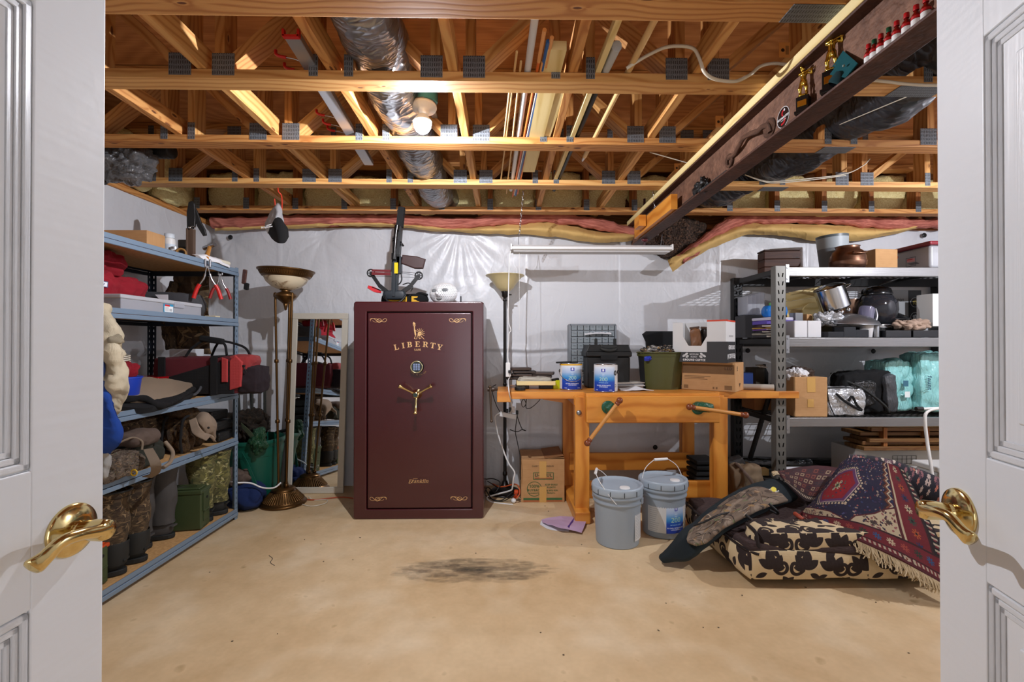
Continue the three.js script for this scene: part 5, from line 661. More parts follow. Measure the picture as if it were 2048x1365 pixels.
// bronze torchiere
{ const B = [-1.732,0,-3.686], t = thing('floor_lamp', 'bronze torchiere with three poles and a marbled bowl shade', 'lamp', [B[0] + 0.025, 0, -3.6]);
  part(t, 'base', lathe([[0, 0], [0.165, 0], [0.168, 0.012], [0.16, 0.02], [0.15, 0.022], [0.148, 0.03], [0.13, 0.045], [0.105, 0.075], [0.085, 0.10], [0.082, 0.108], [0.086, 0.114], [0.07, 0.125], [0.05, 0.132], [0, 0.134]], 64), MAT.bronze);
  const rib = []; for (let i = 0; i < 48; i++) rib.push(R(rod([0.146, 0.033, 0], [0.09, 0.098, 0], 0.0052, 0.003, 8), 0, i / 48 * 2 * PI, 0)); part(t, 'reeding', join(rib), MAT.bronze);
  for (let i = 0; i < 3; i++) { const a = i * 2 * PI / 3 + 0.55, top = [Math.cos(a) * 0.075 + 0.012, 1.605, Math.sin(a) * 0.06], bot = [Math.cos(a) * 0.034, 0.13, Math.sin(a) * 0.034], at = (f) => [0, 1, 2].map((k) => mix(bot[k], top[k], f)); const p = part(t, 'pole', join([rod(bot, top, 0.0088), rod(at(0.996), [top[0], 1.62, top[2]], 0.014), sph(0.014, top[0], 1.62, top[2])]), MAT.bronze); for (const f of [0.345, 0.66, 0.01]) { const c = at(f); part(p, 'ring', join([T(lathe([[0.01, -0.014], [0.018, -0.01], [0.014, -0.004], [0.02, 0], [0.014, 0.004], [0.018, 0.01], [0.01, 0.014]], 20), ...c)]), MAT.bronze); } }
  part(t, 'hub', T(lathe([[0, 0], [0.02, 0.004], [0.05, 0.03], [0.078, 0.055], [0.08, 0.066], [0.072, 0.08], [0.045, 0.092], [0.03, 0.1], [0.046, 0.112], [0, 0.114]], 48), 0.012, 1.545, 0), MAT.bronze);
  part(t, 'finial', T(lathe([[0, -0.05], [0.008, -0.045], [0.012, -0.02], [0.02, 0.004], [0, 0.01]], 20), 0.012, 1.545, 0), MAT.bronze);
  const bowl = new THREE.Group(); bowl.name = 'shade'; bowl.position.set(0.012, 1.655, 0); bowl.rotation.z = -0.035; bowl.scale.set(0.95, 0.95, 0.95); t.add(bowl);
  part(bowl, 'glass_bowl', lathe([[0.03, 0], [0.06, 0.004], [0.11, 0.026], [0.15, 0.062], [0.172, 0.105], [0.176, 0.118], [0.172, 0.118], [0.146, 0.064], [0.06, 0.012]], 64), MAT.alabaster, 'marbled glass bowl'); part(bowl, 'rim', lathe([[0.165, 0.098], [0.182, 0.104], [0.186, 0.118], [0.200, 0.134], [0.204, 0.146], [0.216, 0.152], [0.218, 0.162], [0.20, 0.164], [0.19, 0.156], [0.17, 0.12]], 64), MAT.bronze, 'bronze rim'); const bead = []; for (let i = 0; i < 72; i++) bead.push(R(rod([0.186, 0.116, 0], [0.202, 0.144, 0], 0.0042, 0.0042, 6), 0, i / 72 * 2 * PI, 0)); part(bowl, 'reeding', join(bead), MAT.bronze); }
// leaning mirror
{ const bl = [-1.838,0,-4.047], br = [-1.325,0,-3.889], w = 0.475, h = 1.50, t = thing('wall_mirror', 'tall mirror in a cream wood frame leaning on the back wall', 'mirror', [-1.566, 0, -3.84], 0.0);
  const g = new THREE.Group(); const L = (o) => { o.rotation.x = -0.075; return o; };
  const fr = 0.05; const bars = [[w, fr, 0, fr / 2], [w, fr, 0, h - fr / 2], [fr, h - 2 * fr, -w / 2 + fr / 2, h / 2], [fr, h - 2 * fr, w / 2 - fr / 2, h / 2]];
  for (const [ww, hh, x, y] of bars) L(part(t, 'frame_rail', rb(ww, hh, 0.024, 0.004, x, y, 0, 2), MAT.frame, 'cream frame rail')); L(part(t, 'glass', bx(w - 2 * fr + 0.004, h - 2 * fr + 0.004, 0.004, 0, h / 2, 0.002), MAT.mirror, 'mirror glass')); L(part(t, 'backing', bx(w - 0.02, h - 0.02, 0.006, 0, h / 2, -0.008), MAT.pineDark)); }
solo('extension_lead', 'orange extension cord lying on the floor behind the mirror foot and safe', 'cord', tube([[-1.62, 0.006, -3.70], [-1.5, 0.006, -3.66], [-1.3, 0.006, -3.72], [-1.12, 0.006, -3.66], [-1.0, 0.006, -3.7]], 0.005, 50, 8), M(0xb5502a, 0.5));
solo('loose_cord', 'pale lamp cord looped on the floor by the bronze lamp base', 'cord', tube([[-1.58, 0.005, -3.58], [-1.46, 0.005, -3.52], [-1.38, 0.005, -3.58], [-1.40, 0.005, -3.66], [-1.5, 0.005, -3.66], [-1.56, 0.02, -3.7]], 0.0035, 50, 8), MAT.cable);

// ---------- gun safe ----------
{ const x0 = -1.06, x1 = -0.145, W = x1 - x0, H = 1.535, D = 0.58, t = thing('gun_safe', 'tall burgundy gun safe with gold lettering, keypad and brass spoke handle', 'safe', [(x0 + x1) / 2, 0, -3.26 - D / 2]);
  const zf = D / 2, dl = -0.962 - (x0 + x1) / 2, dr = -0.23 - (x0 + x1) / 2, dt = 1.457, db = 0.077, dw = dr - dl, dh = dt - db, dx = (dl + dr) / 2, dy = (dt + db) / 2, fw = 0.05;
  part(t, 'body', rb(W, H, D - fw, 0.01, 0, H / 2, -fw / 2, 3), MAT.safe);
  part(t, 'front_frame', (() => { const s = new THREE.Shape(); const q = (p, a, b, c, d, r) => { p.moveTo(a + r, b); p.lineTo(c - r, b); p.quadraticCurveTo(c, b, c, b + r); p.lineTo(c, d - r); p.quadraticCurveTo(c, d, c - r, d); p.lineTo(a + r, d); p.quadraticCurveTo(a, d, a, d - r); p.lineTo(a, b + r); p.quadraticCurveTo(a, b, a + r, b); }; q(s, -W / 2 + 0.008, 0.008, W / 2 - 0.008, H - 0.008, 0.012); const hole = new THREE.Path(); q(hole, dl - 0.014, db - 0.014, dr + 0.014, dt + 0.014, 0.012); s.holes.push(hole); return T(new THREE.ExtrudeGeometry(s, { depth: fw - 0.016, bevelEnabled: true, bevelThickness: 0.008, bevelSize: 0.008, bevelSegments: 4, curveSegments: 6 }), 0, 0, zf - fw + 0.008); })(), MAT.safe);
  part(t, 'door_gap', bx(dw + 0.03, dh + 0.03, 0.004, dx, dy, zf - 0.046), MAT.safeDark);
  part(t, 'door', rb(dw - 0.004, dh - 0.004, 0.05, 0.006, dx, dy, zf - 0.024, 3), MAT.safe);
  const zz = zf + 0.0016, gold = '#dcb47c', P = (n, w, h, x, y, f, px = 256) => print(t, n, w, h, [x, y, zz], [0, 0, 0], f, { px, alpha: true, rough: 0.35, metal: 0.3 });
  const X = (u) => -0.607 + (u - 836) * 3.26 / 920 - (x0 + x1) / 2, Y = (v) => 1.053 - (v - 740) * 3.26 / 920;
  const swirl = (k) => { k.strokeStyle = gold; k.lineWidth = 2.2; k.beginPath(); k.moveTo(8, 22); k.bezierCurveTo(-4, 4, 24, 2, 36, 16); k.bezierCurveTo(46, 30, 62, 36, 68, 20); k.bezierCurveTo(70, 8, 50, 4, 44, 14); k.bezierCurveTo(38, 28, 62, 32, 78, 14); k.bezierCurveTo(90, 0, 104, 12, 94, 22); k.bezierCurveTo(84, 32, 64, 22, 50, 14); k.bezierCurveTo(36, 6, 14, 4, 8, 14); k.stroke(); k.lineWidth = 1.4; k.beginPath(); k.moveTo(18, 18); k.bezierCurveTo(28, 30, 44, 30, 52, 20); k.stroke(); };
  for (const [u, v, f] of [[757, 642, 1], [915, 642, -1], [758, 997, -1], [917, 997, 1]]) { const o = P('gold_scroll', 0.125, 0.048, X(u), Y(v), swirl); o.scale.x = f < 0 ? -1 : 1; o.material.side = THREE.DoubleSide; }
  P('emblem', 0.10, 0.13, X(836), Y(662), (k) => { k.fillStyle = gold; k.strokeStyle = gold; k.lineCap = 'round';
    k.beginPath(); k.moveTo(16, 8); k.quadraticCurveTo(10, 20, 18, 24); k.lineTo(30, 24); k.quadraticCurveTo(36, 14, 26, 10); k.quadraticCurveTo(26, 4, 16, 2); k.fill(); k.fillRect(15, 27, 18, 5); k.lineWidth = 7; k.beginPath(); k.moveTo(24, 34); k.lineTo(25, 60); k.stroke(); k.lineWidth = 11; k.beginPath(); k.moveTo(27, 62); k.lineTo(32, 92); k.stroke(); k.lineWidth = 4; k.beginPath(); k.moveTo(34, 98); k.lineTo(24, 120); k.lineTo(34, 124); k.stroke();
    for (let i = 0; i < 8; i++) { const a = -2.5 + i * 0.42; k.lineWidth = 3; k.beginPath(); k.moveTo(62 + Math.cos(a) * 17, 84 + Math.sin(a) * 17); k.lineTo(62 + Math.cos(a) * 34, 84 + Math.sin(a) * 34); k.stroke(); }
    k.beginPath(); k.ellipse(61, 88, 14, 17, 0.3, 0, 7); k.fill(); k.fillStyle = '#4a1418'; k.beginPath(); k.ellipse(64, 86, 4, 2.4, 0, 0, 7); k.fill(); k.fillRect(61, 97, 9, 2.4); k.lineWidth = 4; k.beginPath(); k.moveTo(46, 100); k.lineTo(40, 124); k.moveTo(72, 104); k.lineTo(94, 126); k.moveTo(56, 108); k.lineTo(60, 122); k.lineTo(72, 116); k.stroke(); }, 320);
  P('lettering', 0.37, 0.095, X(836), Y(692), (k) => { const s = 'LIBERTY', xs = [9, 22, 34, 49, 64, 78, 91]; for (let i = 0; i < 7; i++) { const f = (xs[i] - 50) / 41; k.save(); k.translate(xs[i], 10.5 + f * f * 5.5); k.rotate(f * 0.22); words(k, s[i], 0, 0, 14.5, gold, 'serif', 'bold', 'center', 1.05); k.restore(); } }, 640);
  P('lettering', 0.075, 0.022, X(835), Y(700), (k) => words(k, 'SAFE', 50, 15, 26, gold, 'sans-serif', 'bold', 'center', 1.1), 160);
  P('lettering', 0.155, 0.05, X(838), Y(961), (k) => { k.save(); k.transform(1, 0, -0.35, 1, 6, 0); words(k, 'Franklin', 50, 17, 21, gold, 'serif', 'normal', 'center', 1.05); k.restore(); k.strokeStyle = gold; k.lineWidth = 1.2; k.beginPath(); k.moveTo(4, 26); k.bezierCurveTo(12, 30, 20, 22, 24, 8); k.bezierCurveTo(30, 4, 40, 8, 44, 5); k.stroke(); }, 384);
  P('lettering', 0.115, 0.04, X(837), Y(749), (k) => { const s = 'MADE IN THE USA'; for (let i = 0; i < s.length; i++) { const a = (i - 7) * 0.13; k.save(); k.translate(50 + Math.sin(a) * 56, -30 + Math.cos(a) * 52); k.rotate(-a); words(k, s[i], 0, 0, 8, '#a8894a'); k.restore(); } }, 256);
  const kp = new THREE.Group(); kp.name = 'keypad'; kp.position.set(X(835), Y(734), zf + 0.001); t.add(kp);
  part(kp, 'housing', R(lathe([[0, 0.034], [0.040, 0.034], [0.043, 0.028], [0.045, 0.004], [0.046, 0]], 48), PI / 2), MAT.black); part(kp, 'ring', T(new THREE.TorusGeometry(0.040, 0.0035, 10, 48), 0, 0, 0.034), M(0xd9cfa0, 0.25, { metalness: 0.8 }));
  part(kp, 'face', T(new THREE.CircleGeometry(0.037, 40), 0, 0, 0.0345), M(0x262c2a, 0.5)); const keys = []; for (let r = 0; r < 4; r++) for (let c = 0; c < 3; c++) keys.push(rb(0.013, 0.0095, 0.004, 0.0012, (c - 1) * 0.0165, 0.018 - r * 0.012, 0.036)); for (const g of keys) part(kp, 'key', g, M(0x7f8fb0, 0.35));
  const hd = new THREE.Group(); hd.name = 'spoke_handle'; hd.position.set(X(835), Y(788), zf + 0.001); t.add(hd);
  part(hd, 'hub', R(lathe([[0, 0.075], [0.012, 0.075], [0.022, 0.07], [0.025, 0.06], [0.022, 0.045], [0.02, 0.03], [0.03, 0.012], [0.034, 0]], 40), PI / 2), MAT.brass); part(hd, 'cap', T(new THREE.CircleGeometry(0.016, 32), 0, 0, 0.0762), M(0x2c3a34, 0.3), 'dark round badge');
  for (const a of [150, 30, 270]) { const r = a * PI / 180, g = lathe([[0.006, 0], [0.0085, 0.012], [0.0065, 0.03], [0.0075, 0.07], [0.011, 0.098], [0.015, 0.108], [0.0155, 0.114], [0.011, 0.118], [0, 0.119]], 24); part(hd, 'spoke', T(R(g, 0.28, 0, r - PI / 2), Math.cos(r) * 0.018, Math.sin(r) * 0.018, 0.05), MAT.brass); }
}
// --- on the safe ---
{ const z = -3.45, u0 = -0.814, t = thing('crossbow', 'black compound crossbow standing nose down on top of the safe', 'crossbow', [u0, 1.535, z]), m = M(0x0e0f11, 0.45), m2 = M(0x1c242b, 0.5);
  const q = (u, v, d = 3.45) => { const s = d / 920; return [(u - 1008) * s - 0.012 * d / 3.45 + 0.012, 1.237 + (688 - v) * s, -d]; };
  wpart(t, 'stock', join([bar(q(800,455), q(804,418), 0.045, 0.05, V3(0, 0, 1)), rod(q(801,450), q(804,416), 0.02, 0.026, 16), rod(q(799,470), q(801,440), 0.014), bar(q(797,428), q(809,424), 0.04, 0.03, V3(0, 0, 1))]), MAT.blackMatte, 'black rubber butt stock');
  wpart(t, 'receiver', join([bar(q(794,512), q(798,455), 0.05, 0.06, V3(0, 0, 1)), bar(q(792,545), q(794,510), 0.055, 0.05, V3(0, 0, 1)), rod(q(803,490), q(806,488), 0.02), bar(q(789,505), q(789,475), 0.018, 0.04, V3(0, 0, 1))]), m);
  wpart(t, 'barrel', join([bar(q(790,592), q(792,540), 0.045, 0.04, V3(0, 0, 1)), bar(q(790,594), q(792,515), 0.02, 0.07, V3(0, 0, 1)), bar(q(800,548), q(800,515), 0.03, 0.05, V3(0, 0, 1))]), m2);
  wpart(t, 'scope', join([rod(q(789,512,3.40), q(794,456,3.40), 0.015, 0.015, 20), rod(q(788.5,520,3.40), q(789,508,3.40), 0.02, 0.02, 20), rod(q(794,462,3.40), q(795,452,3.40), 0.019, 0.019, 20), rod(q(786,480,3.40), q(796,478,3.40), 0.011)]), MAT.blackGloss, 'black scope');
  wpart(t, 'grip', T(R(ext([[0, -0.022], [0.10, -0.04], [0.155, -0.03], [0.16, 0.03], [0.10, 0.038], [0, 0.03]], 0.03, 0.008), 0, 0, -0.18), ...q(806,521)), M(0x3a201e, 0.5), 'dark brown fletched quiver end'); wpart(t, 'trigger_guard', tube([q(803,548), q(804,560), q(800,568), q(794,570)], 0.005, 20, 8), m);
  wpart(t, 'sticker', T(bx(0.026, 0.08, 0.002), ...q(793,537,3.415)), M(0xe2c400, 0.4), 'yellow warning sticker');
  for (const s of [-1, 1]) { const tip = s < 0 ? q(743,547) : q(838,552), root = q(790 + s * 8, 590); wpart(t, 'limb', join([bar(root, [mix(root[0], tip[0], 0.5) + s * 0.01, mix(root[1], tip[1], 0.42), z], 0.03, 0.016, V3(0, 0, 1)), bar([mix(root[0], tip[0], 0.48) + s * 0.01, mix(root[1], tip[1], 0.40), z], tip, 0.026, 0.012, V3(0, 0, 1))]), m);
    const w = new THREE.Group(); w.name = 'cam_wheel'; w.position.set(tip[0] - t.position.x, tip[1] - t.position.y, 0); t.add(w); part(w, 'rim', new THREE.TorusGeometry(0.027, 0.005, 8, 32), MAT.black); const sp = [rod([0, 0, -0.01], [0, 0, 0.01], 0.008)]; for (let i = 0; i < 6; i++) sp.push(rod([0, 0, 0], [Math.cos(i * PI / 3) * 0.026, Math.sin(i * PI / 3) * 0.026, 0], 0.003)); part(w, 'spokes', join(sp), MAT.black); }
  wpart(t, 'string', join([rod(q(743,541), q(838,547), 0.0013), rod(q(743,553), q(838,556), 0.0013), rod(q(745,547), q(778,549), 0.0016), rod(q(806,547), q(836,552), 0.0013)]), MAT.black);
  wpart(t, 'arrow_quiver', join([bar(q(745,542,3.43), q(782,543,3.43), 0.012, 0.016), bar(q(745,548,3.43), q(782,549,3.43), 0.012, 0.02)]), M(0x6a1c22, 0.4), 'dark red arrow shafts');
  wpart(t, 'stirrup', tube([q(770,592,3.42), q(778,604,3.40), q(800,604,3.40), q(812,592,3.42)], 0.007, 30, 8), MAT.black); wpart(t, 'arrow', rod(q(745,575,3.455), q(790,591,3.44), 0.003), MAT.black); wpart(t, 'fletching', patch([[q(738,572,3.46), q(752,576,3.46), q(764,584,3.46)], [q(736,577,3.45), q(750,585,3.45), q(763,587,3.45)]], { nu: 12, nv: 4, thick: 0.006 }), M(0xc01420, 0.45), 'red vane'); wpart(t, 'riser', T(soft(0.17, 0.07, 0.05, { k: 0.5, amp: 0.004, n: 12, flatten: false }), q(790,592)[0], 1.565, z), m2); wpart(t, 'bow_cable', tube([q(806,570), q(818,567), q(826,574), q(822,584)], 0.004, 24, 8), MAT.black); }
{ const t = thing('tool_bag', 'black and yellow tool bag lying on the safe beneath the crossbow', 'bag', [-0.771, 1.535, -3.58]); part(t, 'bag_body', soft(0.36, 0.085, 0.12, { k: 0.35, amp: 0.01, freq: 9, seed: 3 }), MAT.blackCloth); for (const [x, w] of [[-0.09, 0.04], [-0.02, 0.1], [0.095, 0.06]]) part(t, 'yellow_panel', rb(w, 0.048, 0.006, 0.002, x, 0.04, 0.06), M(0xd9a410, 0.5), 'yellow panel'); print(t, 'lettering', 0.08, 0.03, [-0.015, 0.042, 0.0635], [0, 0, 0], (k) => words(k, 'DEWALT', 50, 19, 26, '#15161a'), { px: 128, alpha: true }); part(t, 'strap', tube([[0.1, 0.08, 0.05], [0.13, 0.09, 0.06], [0.19, 0.075, 0.06]], 0.008, 20, 8), MAT.blackCloth); }
{ const t = thing('face_mask', 'white perforated fencing style face mask on the safe', 'mask', [-0.459, 1.535, -3.53]); t.scale.setScalar(1.15); const c = canvas(256, 256, (k) => { k.fillStyle = '#ececec'; k.fillRect(0, 0, 256, 256); k.fillStyle = '#6d7070'; for (let y = 0; y < 22; y++) for (let x = 0; x < 22; x++) { k.beginPath(); k.arc(x * 12 + (y % 2) * 6, y * 12, 2.6, 0, 7); k.fill(); } });
  const g = new THREE.SphereGeometry(1, 40, 28, 0, PI), p = g.attributes.position; for (let i = 0; i < p.count; i++) { let x = p.getX(i), y = p.getY(i), z = p.getZ(i); const eye = (a) => Math.exp(-(Math.pow((x - a) / 0.24, 2) + Math.pow((y - 0.22) / 0.14, 2))); let d = 1 - 0.32 * (eye(-0.36) + eye(0.36)) - 0.2 * Math.exp(-(Math.pow(x / 0.3, 2) + Math.pow((y + 0.5) / 0.13, 2))) + 0.28 * Math.exp(-(Math.pow(x / 0.14, 2) + Math.pow((y + 0.02) / 0.22, 2))); p.setXYZ(i, x * 0.108, 0.074 + y * 0.074, z * 0.07 * d); } weld(g); part(t, 'shell', g, M(0xffffff, 0.45, { map: c, side: THREE.DoubleSide })).rotation.y = -0.5;
  for (const s of [-1, 1]) part(t, 'eye_opening', R(T(new THREE.SphereGeometry(1, 20, 12).scale(0.028, 0.014, 0.01), s * 0.038, 0.092, 0.048), 0, -0.5, 0), M(0x7a7d7e, 0.6), 'grey eye mesh'); part(t, 'mouth', R(T(new THREE.SphereGeometry(1, 20, 12).scale(0.022, 0.010, 0.01), 0, 0.038, 0.053), 0, -0.5, 0), M(0x7a7d7e, 0.6)); }
{ const t = thing('foam_board', 'white foam sheet with a grey edge standing behind the mask on the safe', 'board', [-0.375, 1.535, -3.72]); part(t, 'sheet', bx(0.06, 0.12, 0.01, -0.01, 0.06, 0), M(0xe4e6ea, 0.6)); part(t, 'edge', bx(0.012, 0.085, 0.012, 0.026, 0.0425, 0), MAT.grayCloth); }
// ---------- second torchiere and the cords ----------
{ const t = thing('floor_lamp', 'slim black torchiere with an amber glass bowl beside the workbench', 'lamp', [0.008, 0, -3.82]); const m = M(0x1e1a18, 0.35, { metalness: 0.4 });
  part(t, 'base', lathe([[0, 0], [0.13, 0], [0.132, 0.01], [0.11, 0.028], [0.06, 0.045], [0.03, 0.07], [0.02, 0.10], [0, 0.1]], 48), m); part(t, 'pole', join([rod([0, 0.09, 0], [0, 1.60, 0], 0.0135), T(lathe([[0.013, -0.02], [0.019, -0.01], [0.019, 0.01], [0.013, 0.02]], 24), 0, 0.16, 0), T(lathe([[0.013, -0.012], [0.018, 0], [0.013, 0.012]], 24), 0, 0.9, 0)]), m);
  part(t, 'socket', T(lathe([[0.013, 0], [0.02, 0.006], [0.014, 0.014], [0.014, 0.03], [0.026, 0.04], [0.028, 0.07], [0.032, 0.074], [0.032, 0.085], [0, 0.088]], 32), 0, 1.59, 0), m); part(t, 'switch_key', rod([0.028, 1.645, 0], [0.055, 1.645, 0], 0.005), m);
  part(t, 'shade', T(lathe([[0.02, 0], [0.04, 0.006], [0.07, 0.03], [0.1, 0.075], [0.135, 0.118], [0.16, 0.132], [0.162, 0.137], [0.155, 0.138], [0.13, 0.124], [0.095, 0.08], [0.06, 0.032], [0.02, 0.008]], 56), 0, 1.668, 0), MAT.amberGlass, 'amber glass bowl'); }
solo('lamp_flex', 'white cord hanging from the shop light down to the plug block', 'cord', tube([[0.053,1.953,-3.5],[0.042,1.877,-3.5],[0.034,1.648,-3.5],[0.034,1.42,-3.5],[0.046,1.363,-3.5],[0.053,1.336,-3.5],[0.038,1.313,-3.5],[0.034,1.229,-3.5],[0.027,1.146,-3.5],[0.038,1.085,-3.5]], 0.004, 80, 8), MAT.white);
solo('lamp_flex', 'white cord looping from the plug block down the bench end', 'cord', tube([[0.038,1.021,-3.48],[0.049,0.995,-3.48],[0.034,0.965,-3.48],[0.032,0.933,-3.22],[0.038,0.882,-3.2],[0.047,0.836,-3.3],[0.059,0.757,-3.4],[0.045,0.708,-3.48]], 0.004, 60, 8), MAT.white);
{ const t = thing('plug_block', 'white outlet block hanging by the cords at the bench end', 'plug', [0.03,0.994,-3.5]); wpart(t, 'block', T(rb(0.035, 0.11, 0.03, 0.006), ...[0.03,1.039,-3.5]), MAT.white); wpart(t, 'plug', T(rb(0.02, 0.025, 0.03, 0.005), ...[0.042,1.025,-3.48]), MAT.black); }
{ const t = thing('power_strip', 'white power strip with black plugs hanging at the black lamp pole', 'power strip', [0.04,0.639,-3.72]); wpart(t, 'strip', bar([-0.032,0.672,-3.72], [0.113,0.643,-3.72], 0.04, 0.034), MAT.white); for (const [u, v, h, m] of [[1014, 822, 0.03, MAT.black], [1020, 820, 0.036, MAT.black], [1027, 820, 0.05, MAT.white], [1034, 825, 0.03, MAT.black]]) wpart(t, 'plug', T(rb(0.022, h, 0.022, 0.004), (u - 1008) * 3.72 / 920, 1.237 + (688 - v) * 3.72 / 920, -3.72), m); }
solo('extension_lead', 'white heavy cord dropping from the power strip to the floor plug', 'cord', tube([[-0.032,0.68,-3.72],[-0.069,0.656,-3.72],[-0.072,0.619,-3.7],[-0.044,0.502,-3.68],[0,0.377,-3.65],[0.039,0.294,-3.62],[0.082,0.233,-3.6],[0.074,0.182,-3.6],[0.067,0.11,-3.62],[0.048,0.076,-3.64],[-0.072,0.025,-3.7],[-0.135,0.015,-3.66],[-0.094,0,-3.6],[0.008,-0.002,-3.56],[0.069,0,-3.54]], 0.0065, 140, 8), MAT.white);
{ const t = thing('cord_plugs', 'orange and white plug joined on the floor by the black lamp', 'plug', [0.086,0,-3.585]); const b = t.position; part(t, 'white_plug', T(sph(0.02, 0, 0, 0, 16).scale(1, 0.9, 1.1), -0.012, 0.02, 0.01), MAT.white); part(t, 'orange_plug', T(R(rb(0.034, 0.075, 0.03, 0.008, 0, 0, 0, 2), 0.5, 0, -0.1), 0.008, 0.06, -0.02), M(0xd04a1c, 0.4), 'orange plug'); }
solo('extension_lead', 'orange extension cord curling over the black lamp base', 'cord', tube([[-0.094,0.089,-3.78],[-0.04,0.083,-3.72],[0.016,0.099,-3.68],[0.087,0.127,-3.64],[0.117,0.112,-3.6],[0.121,0.071,-3.58],[0.097,0.04,-3.56]], 0.005, 60, 8), M(0xc4572c, 0.5));
solo('black_cables', 'tangle of thin black cables heaped around the black lamp base', 'cables', join([tube([[-0.165,0.117,-3.8],[-0.093,0.139,-3.75],[-0.032,0.121,-3.7],[-0.071,0.058,-3.66],[-0.132,0.086,-3.7],[-0.143,0.024,-3.68],[-0.031,0.011,-3.6],[0.067,0.077,-3.6]], 0.004, 90, 6), tube([[-0.152,0.074,-3.7],[-0.09,0.013,-3.62],[-0.012,0.007,-3.6],[0.054,0.045,-3.58],[0.109,0.077,-3.6]], 0.004, 60, 6), tube([[-0.135,0.11,-3.78],[-0.012,0.065,-3.7],[0.087,0.106,-3.62],[0.109,0.056,-3.58]], 0.004, 60, 6)]), MAT.black);
solo('black_cable', 'thin black cable hanging from the power strip to the cardboard moving box', 'cable', tube([[0.105,0.674,-3.7],[0.111,0.641,-3.66],[0.142,0.568,-3.62],[0.172,0.556,-3.6],[0.142,0.561,-3.62],[0.103,0.541,-3.64],[0.048,0.546,-3.7]], 0.0032, 60, 6), MAT.black);
solo('black_cable', 'thin black cable running from power strip down the front of the moving box', 'cable', tube([[0.105,0.658,-3.7],[0.096,0.59,-3.68],[0.091,0.533,-3.64],[0.11,0.44,-3.6],[0.128,0.333,-3.56],[0.128,0.186,-3.56]], 0.0032, 60, 6), MAT.black);
solo('black_cable', 'looped black cable hanging under the left end of the benchtop', 'cable', tube([[0.16,0.83,-3.5],[0.133,0.792,-3.5],[0.145,0.754,-3.5],[0.167,0.781,-3.5],[0.152,0.822,-3.5],[0.171,0.83,-3.5],[0.168,0.751,-3.52],[0.199,0.743,-3.52],[0.244,0.78,-3.5],[0.274,0.822,-3.5],[0.198,0.83,-3.5]], 0.003, 90, 6), MAT.black);
solo('black_cable', 'black cable draped from the bench end to the power strip', 'cable', tube([[-0.059,0.934,-3.4],[-0.085,0.914,-3.42],[-0.084,0.849,-3.5],[-0.059,0.746,-3.65],[-0.028,0.68,-3.72]], 0.0032, 50, 6), MAT.black);
// ---------- moving box ----------
{ const x0 = 0.133, x1 = 0.473, t = carton('moving_box', 'brown cardboard moving box printed in green and orange beside the bench leg', x1 - x0, 0.335, 0.34, [(x0 + x1) / 2, 0, -3.76], 0, { tape: false }); const z = 0.1715;
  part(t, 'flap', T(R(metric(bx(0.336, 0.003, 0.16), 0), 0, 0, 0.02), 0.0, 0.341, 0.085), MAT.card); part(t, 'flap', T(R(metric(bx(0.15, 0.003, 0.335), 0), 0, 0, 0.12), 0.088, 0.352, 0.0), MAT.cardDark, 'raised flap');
  print(t, 'printing', 0.33, 0.325, [0, 0.166, z], [0, 0, 0], (k) => { const g = '#46683a', b = '#6b563a'; words(k, 'CARRY   BY   HANDLES', 50, 14, 5, b); k.strokeStyle = g; k.lineWidth = 1.6; k.strokeRect(28, 30, 47, 15); words(k, 'U-HAUL', 51.5, 36, 11, '#3d4a30', 'sans-serif', 'bold', 'center', 1.05); k.fillStyle = '#b5482a'; k.fillRect(31, 41.5, 41, 1.6); k.strokeStyle = g; k.lineWidth = 1.4; k.beginPath(); k.arc(30, 68, 17, 0, 7); k.stroke(); words(k, '100%', 30, 62, 10, g); words(k, 'BUYBACK', 30, 71, 7.4, g); words(k, 'GUARANTEE', 30, 78, 4.6, g); ['KEEP BUGS!', 'PLENTY!', 'Buy any size,', 'Return.'].forEach((s, i) => words(k, s, 70, 58 + i * 6.5, 5.4, g, 'sans-serif', 'bold', 'center')); k.fillStyle = '#3f6a3c'; k.fillRect(4, 89, 92, 5); k.fillStyle = '#b5582e'; k.fillRect(4, 95, 92, 2.4); words(k, 'BOXES', 48, 91.6, 3.4, '#c6c09a'); }, { px: 512, alpha: true, rough: 0.8 });
  for (const [y, h] of [[0.255, 0.13], [0.06, 0.125]]) part(t, 'tape', bx(0.055, h, 0.0012, 0.0, y, z + 0.0012), MAT.tape); }
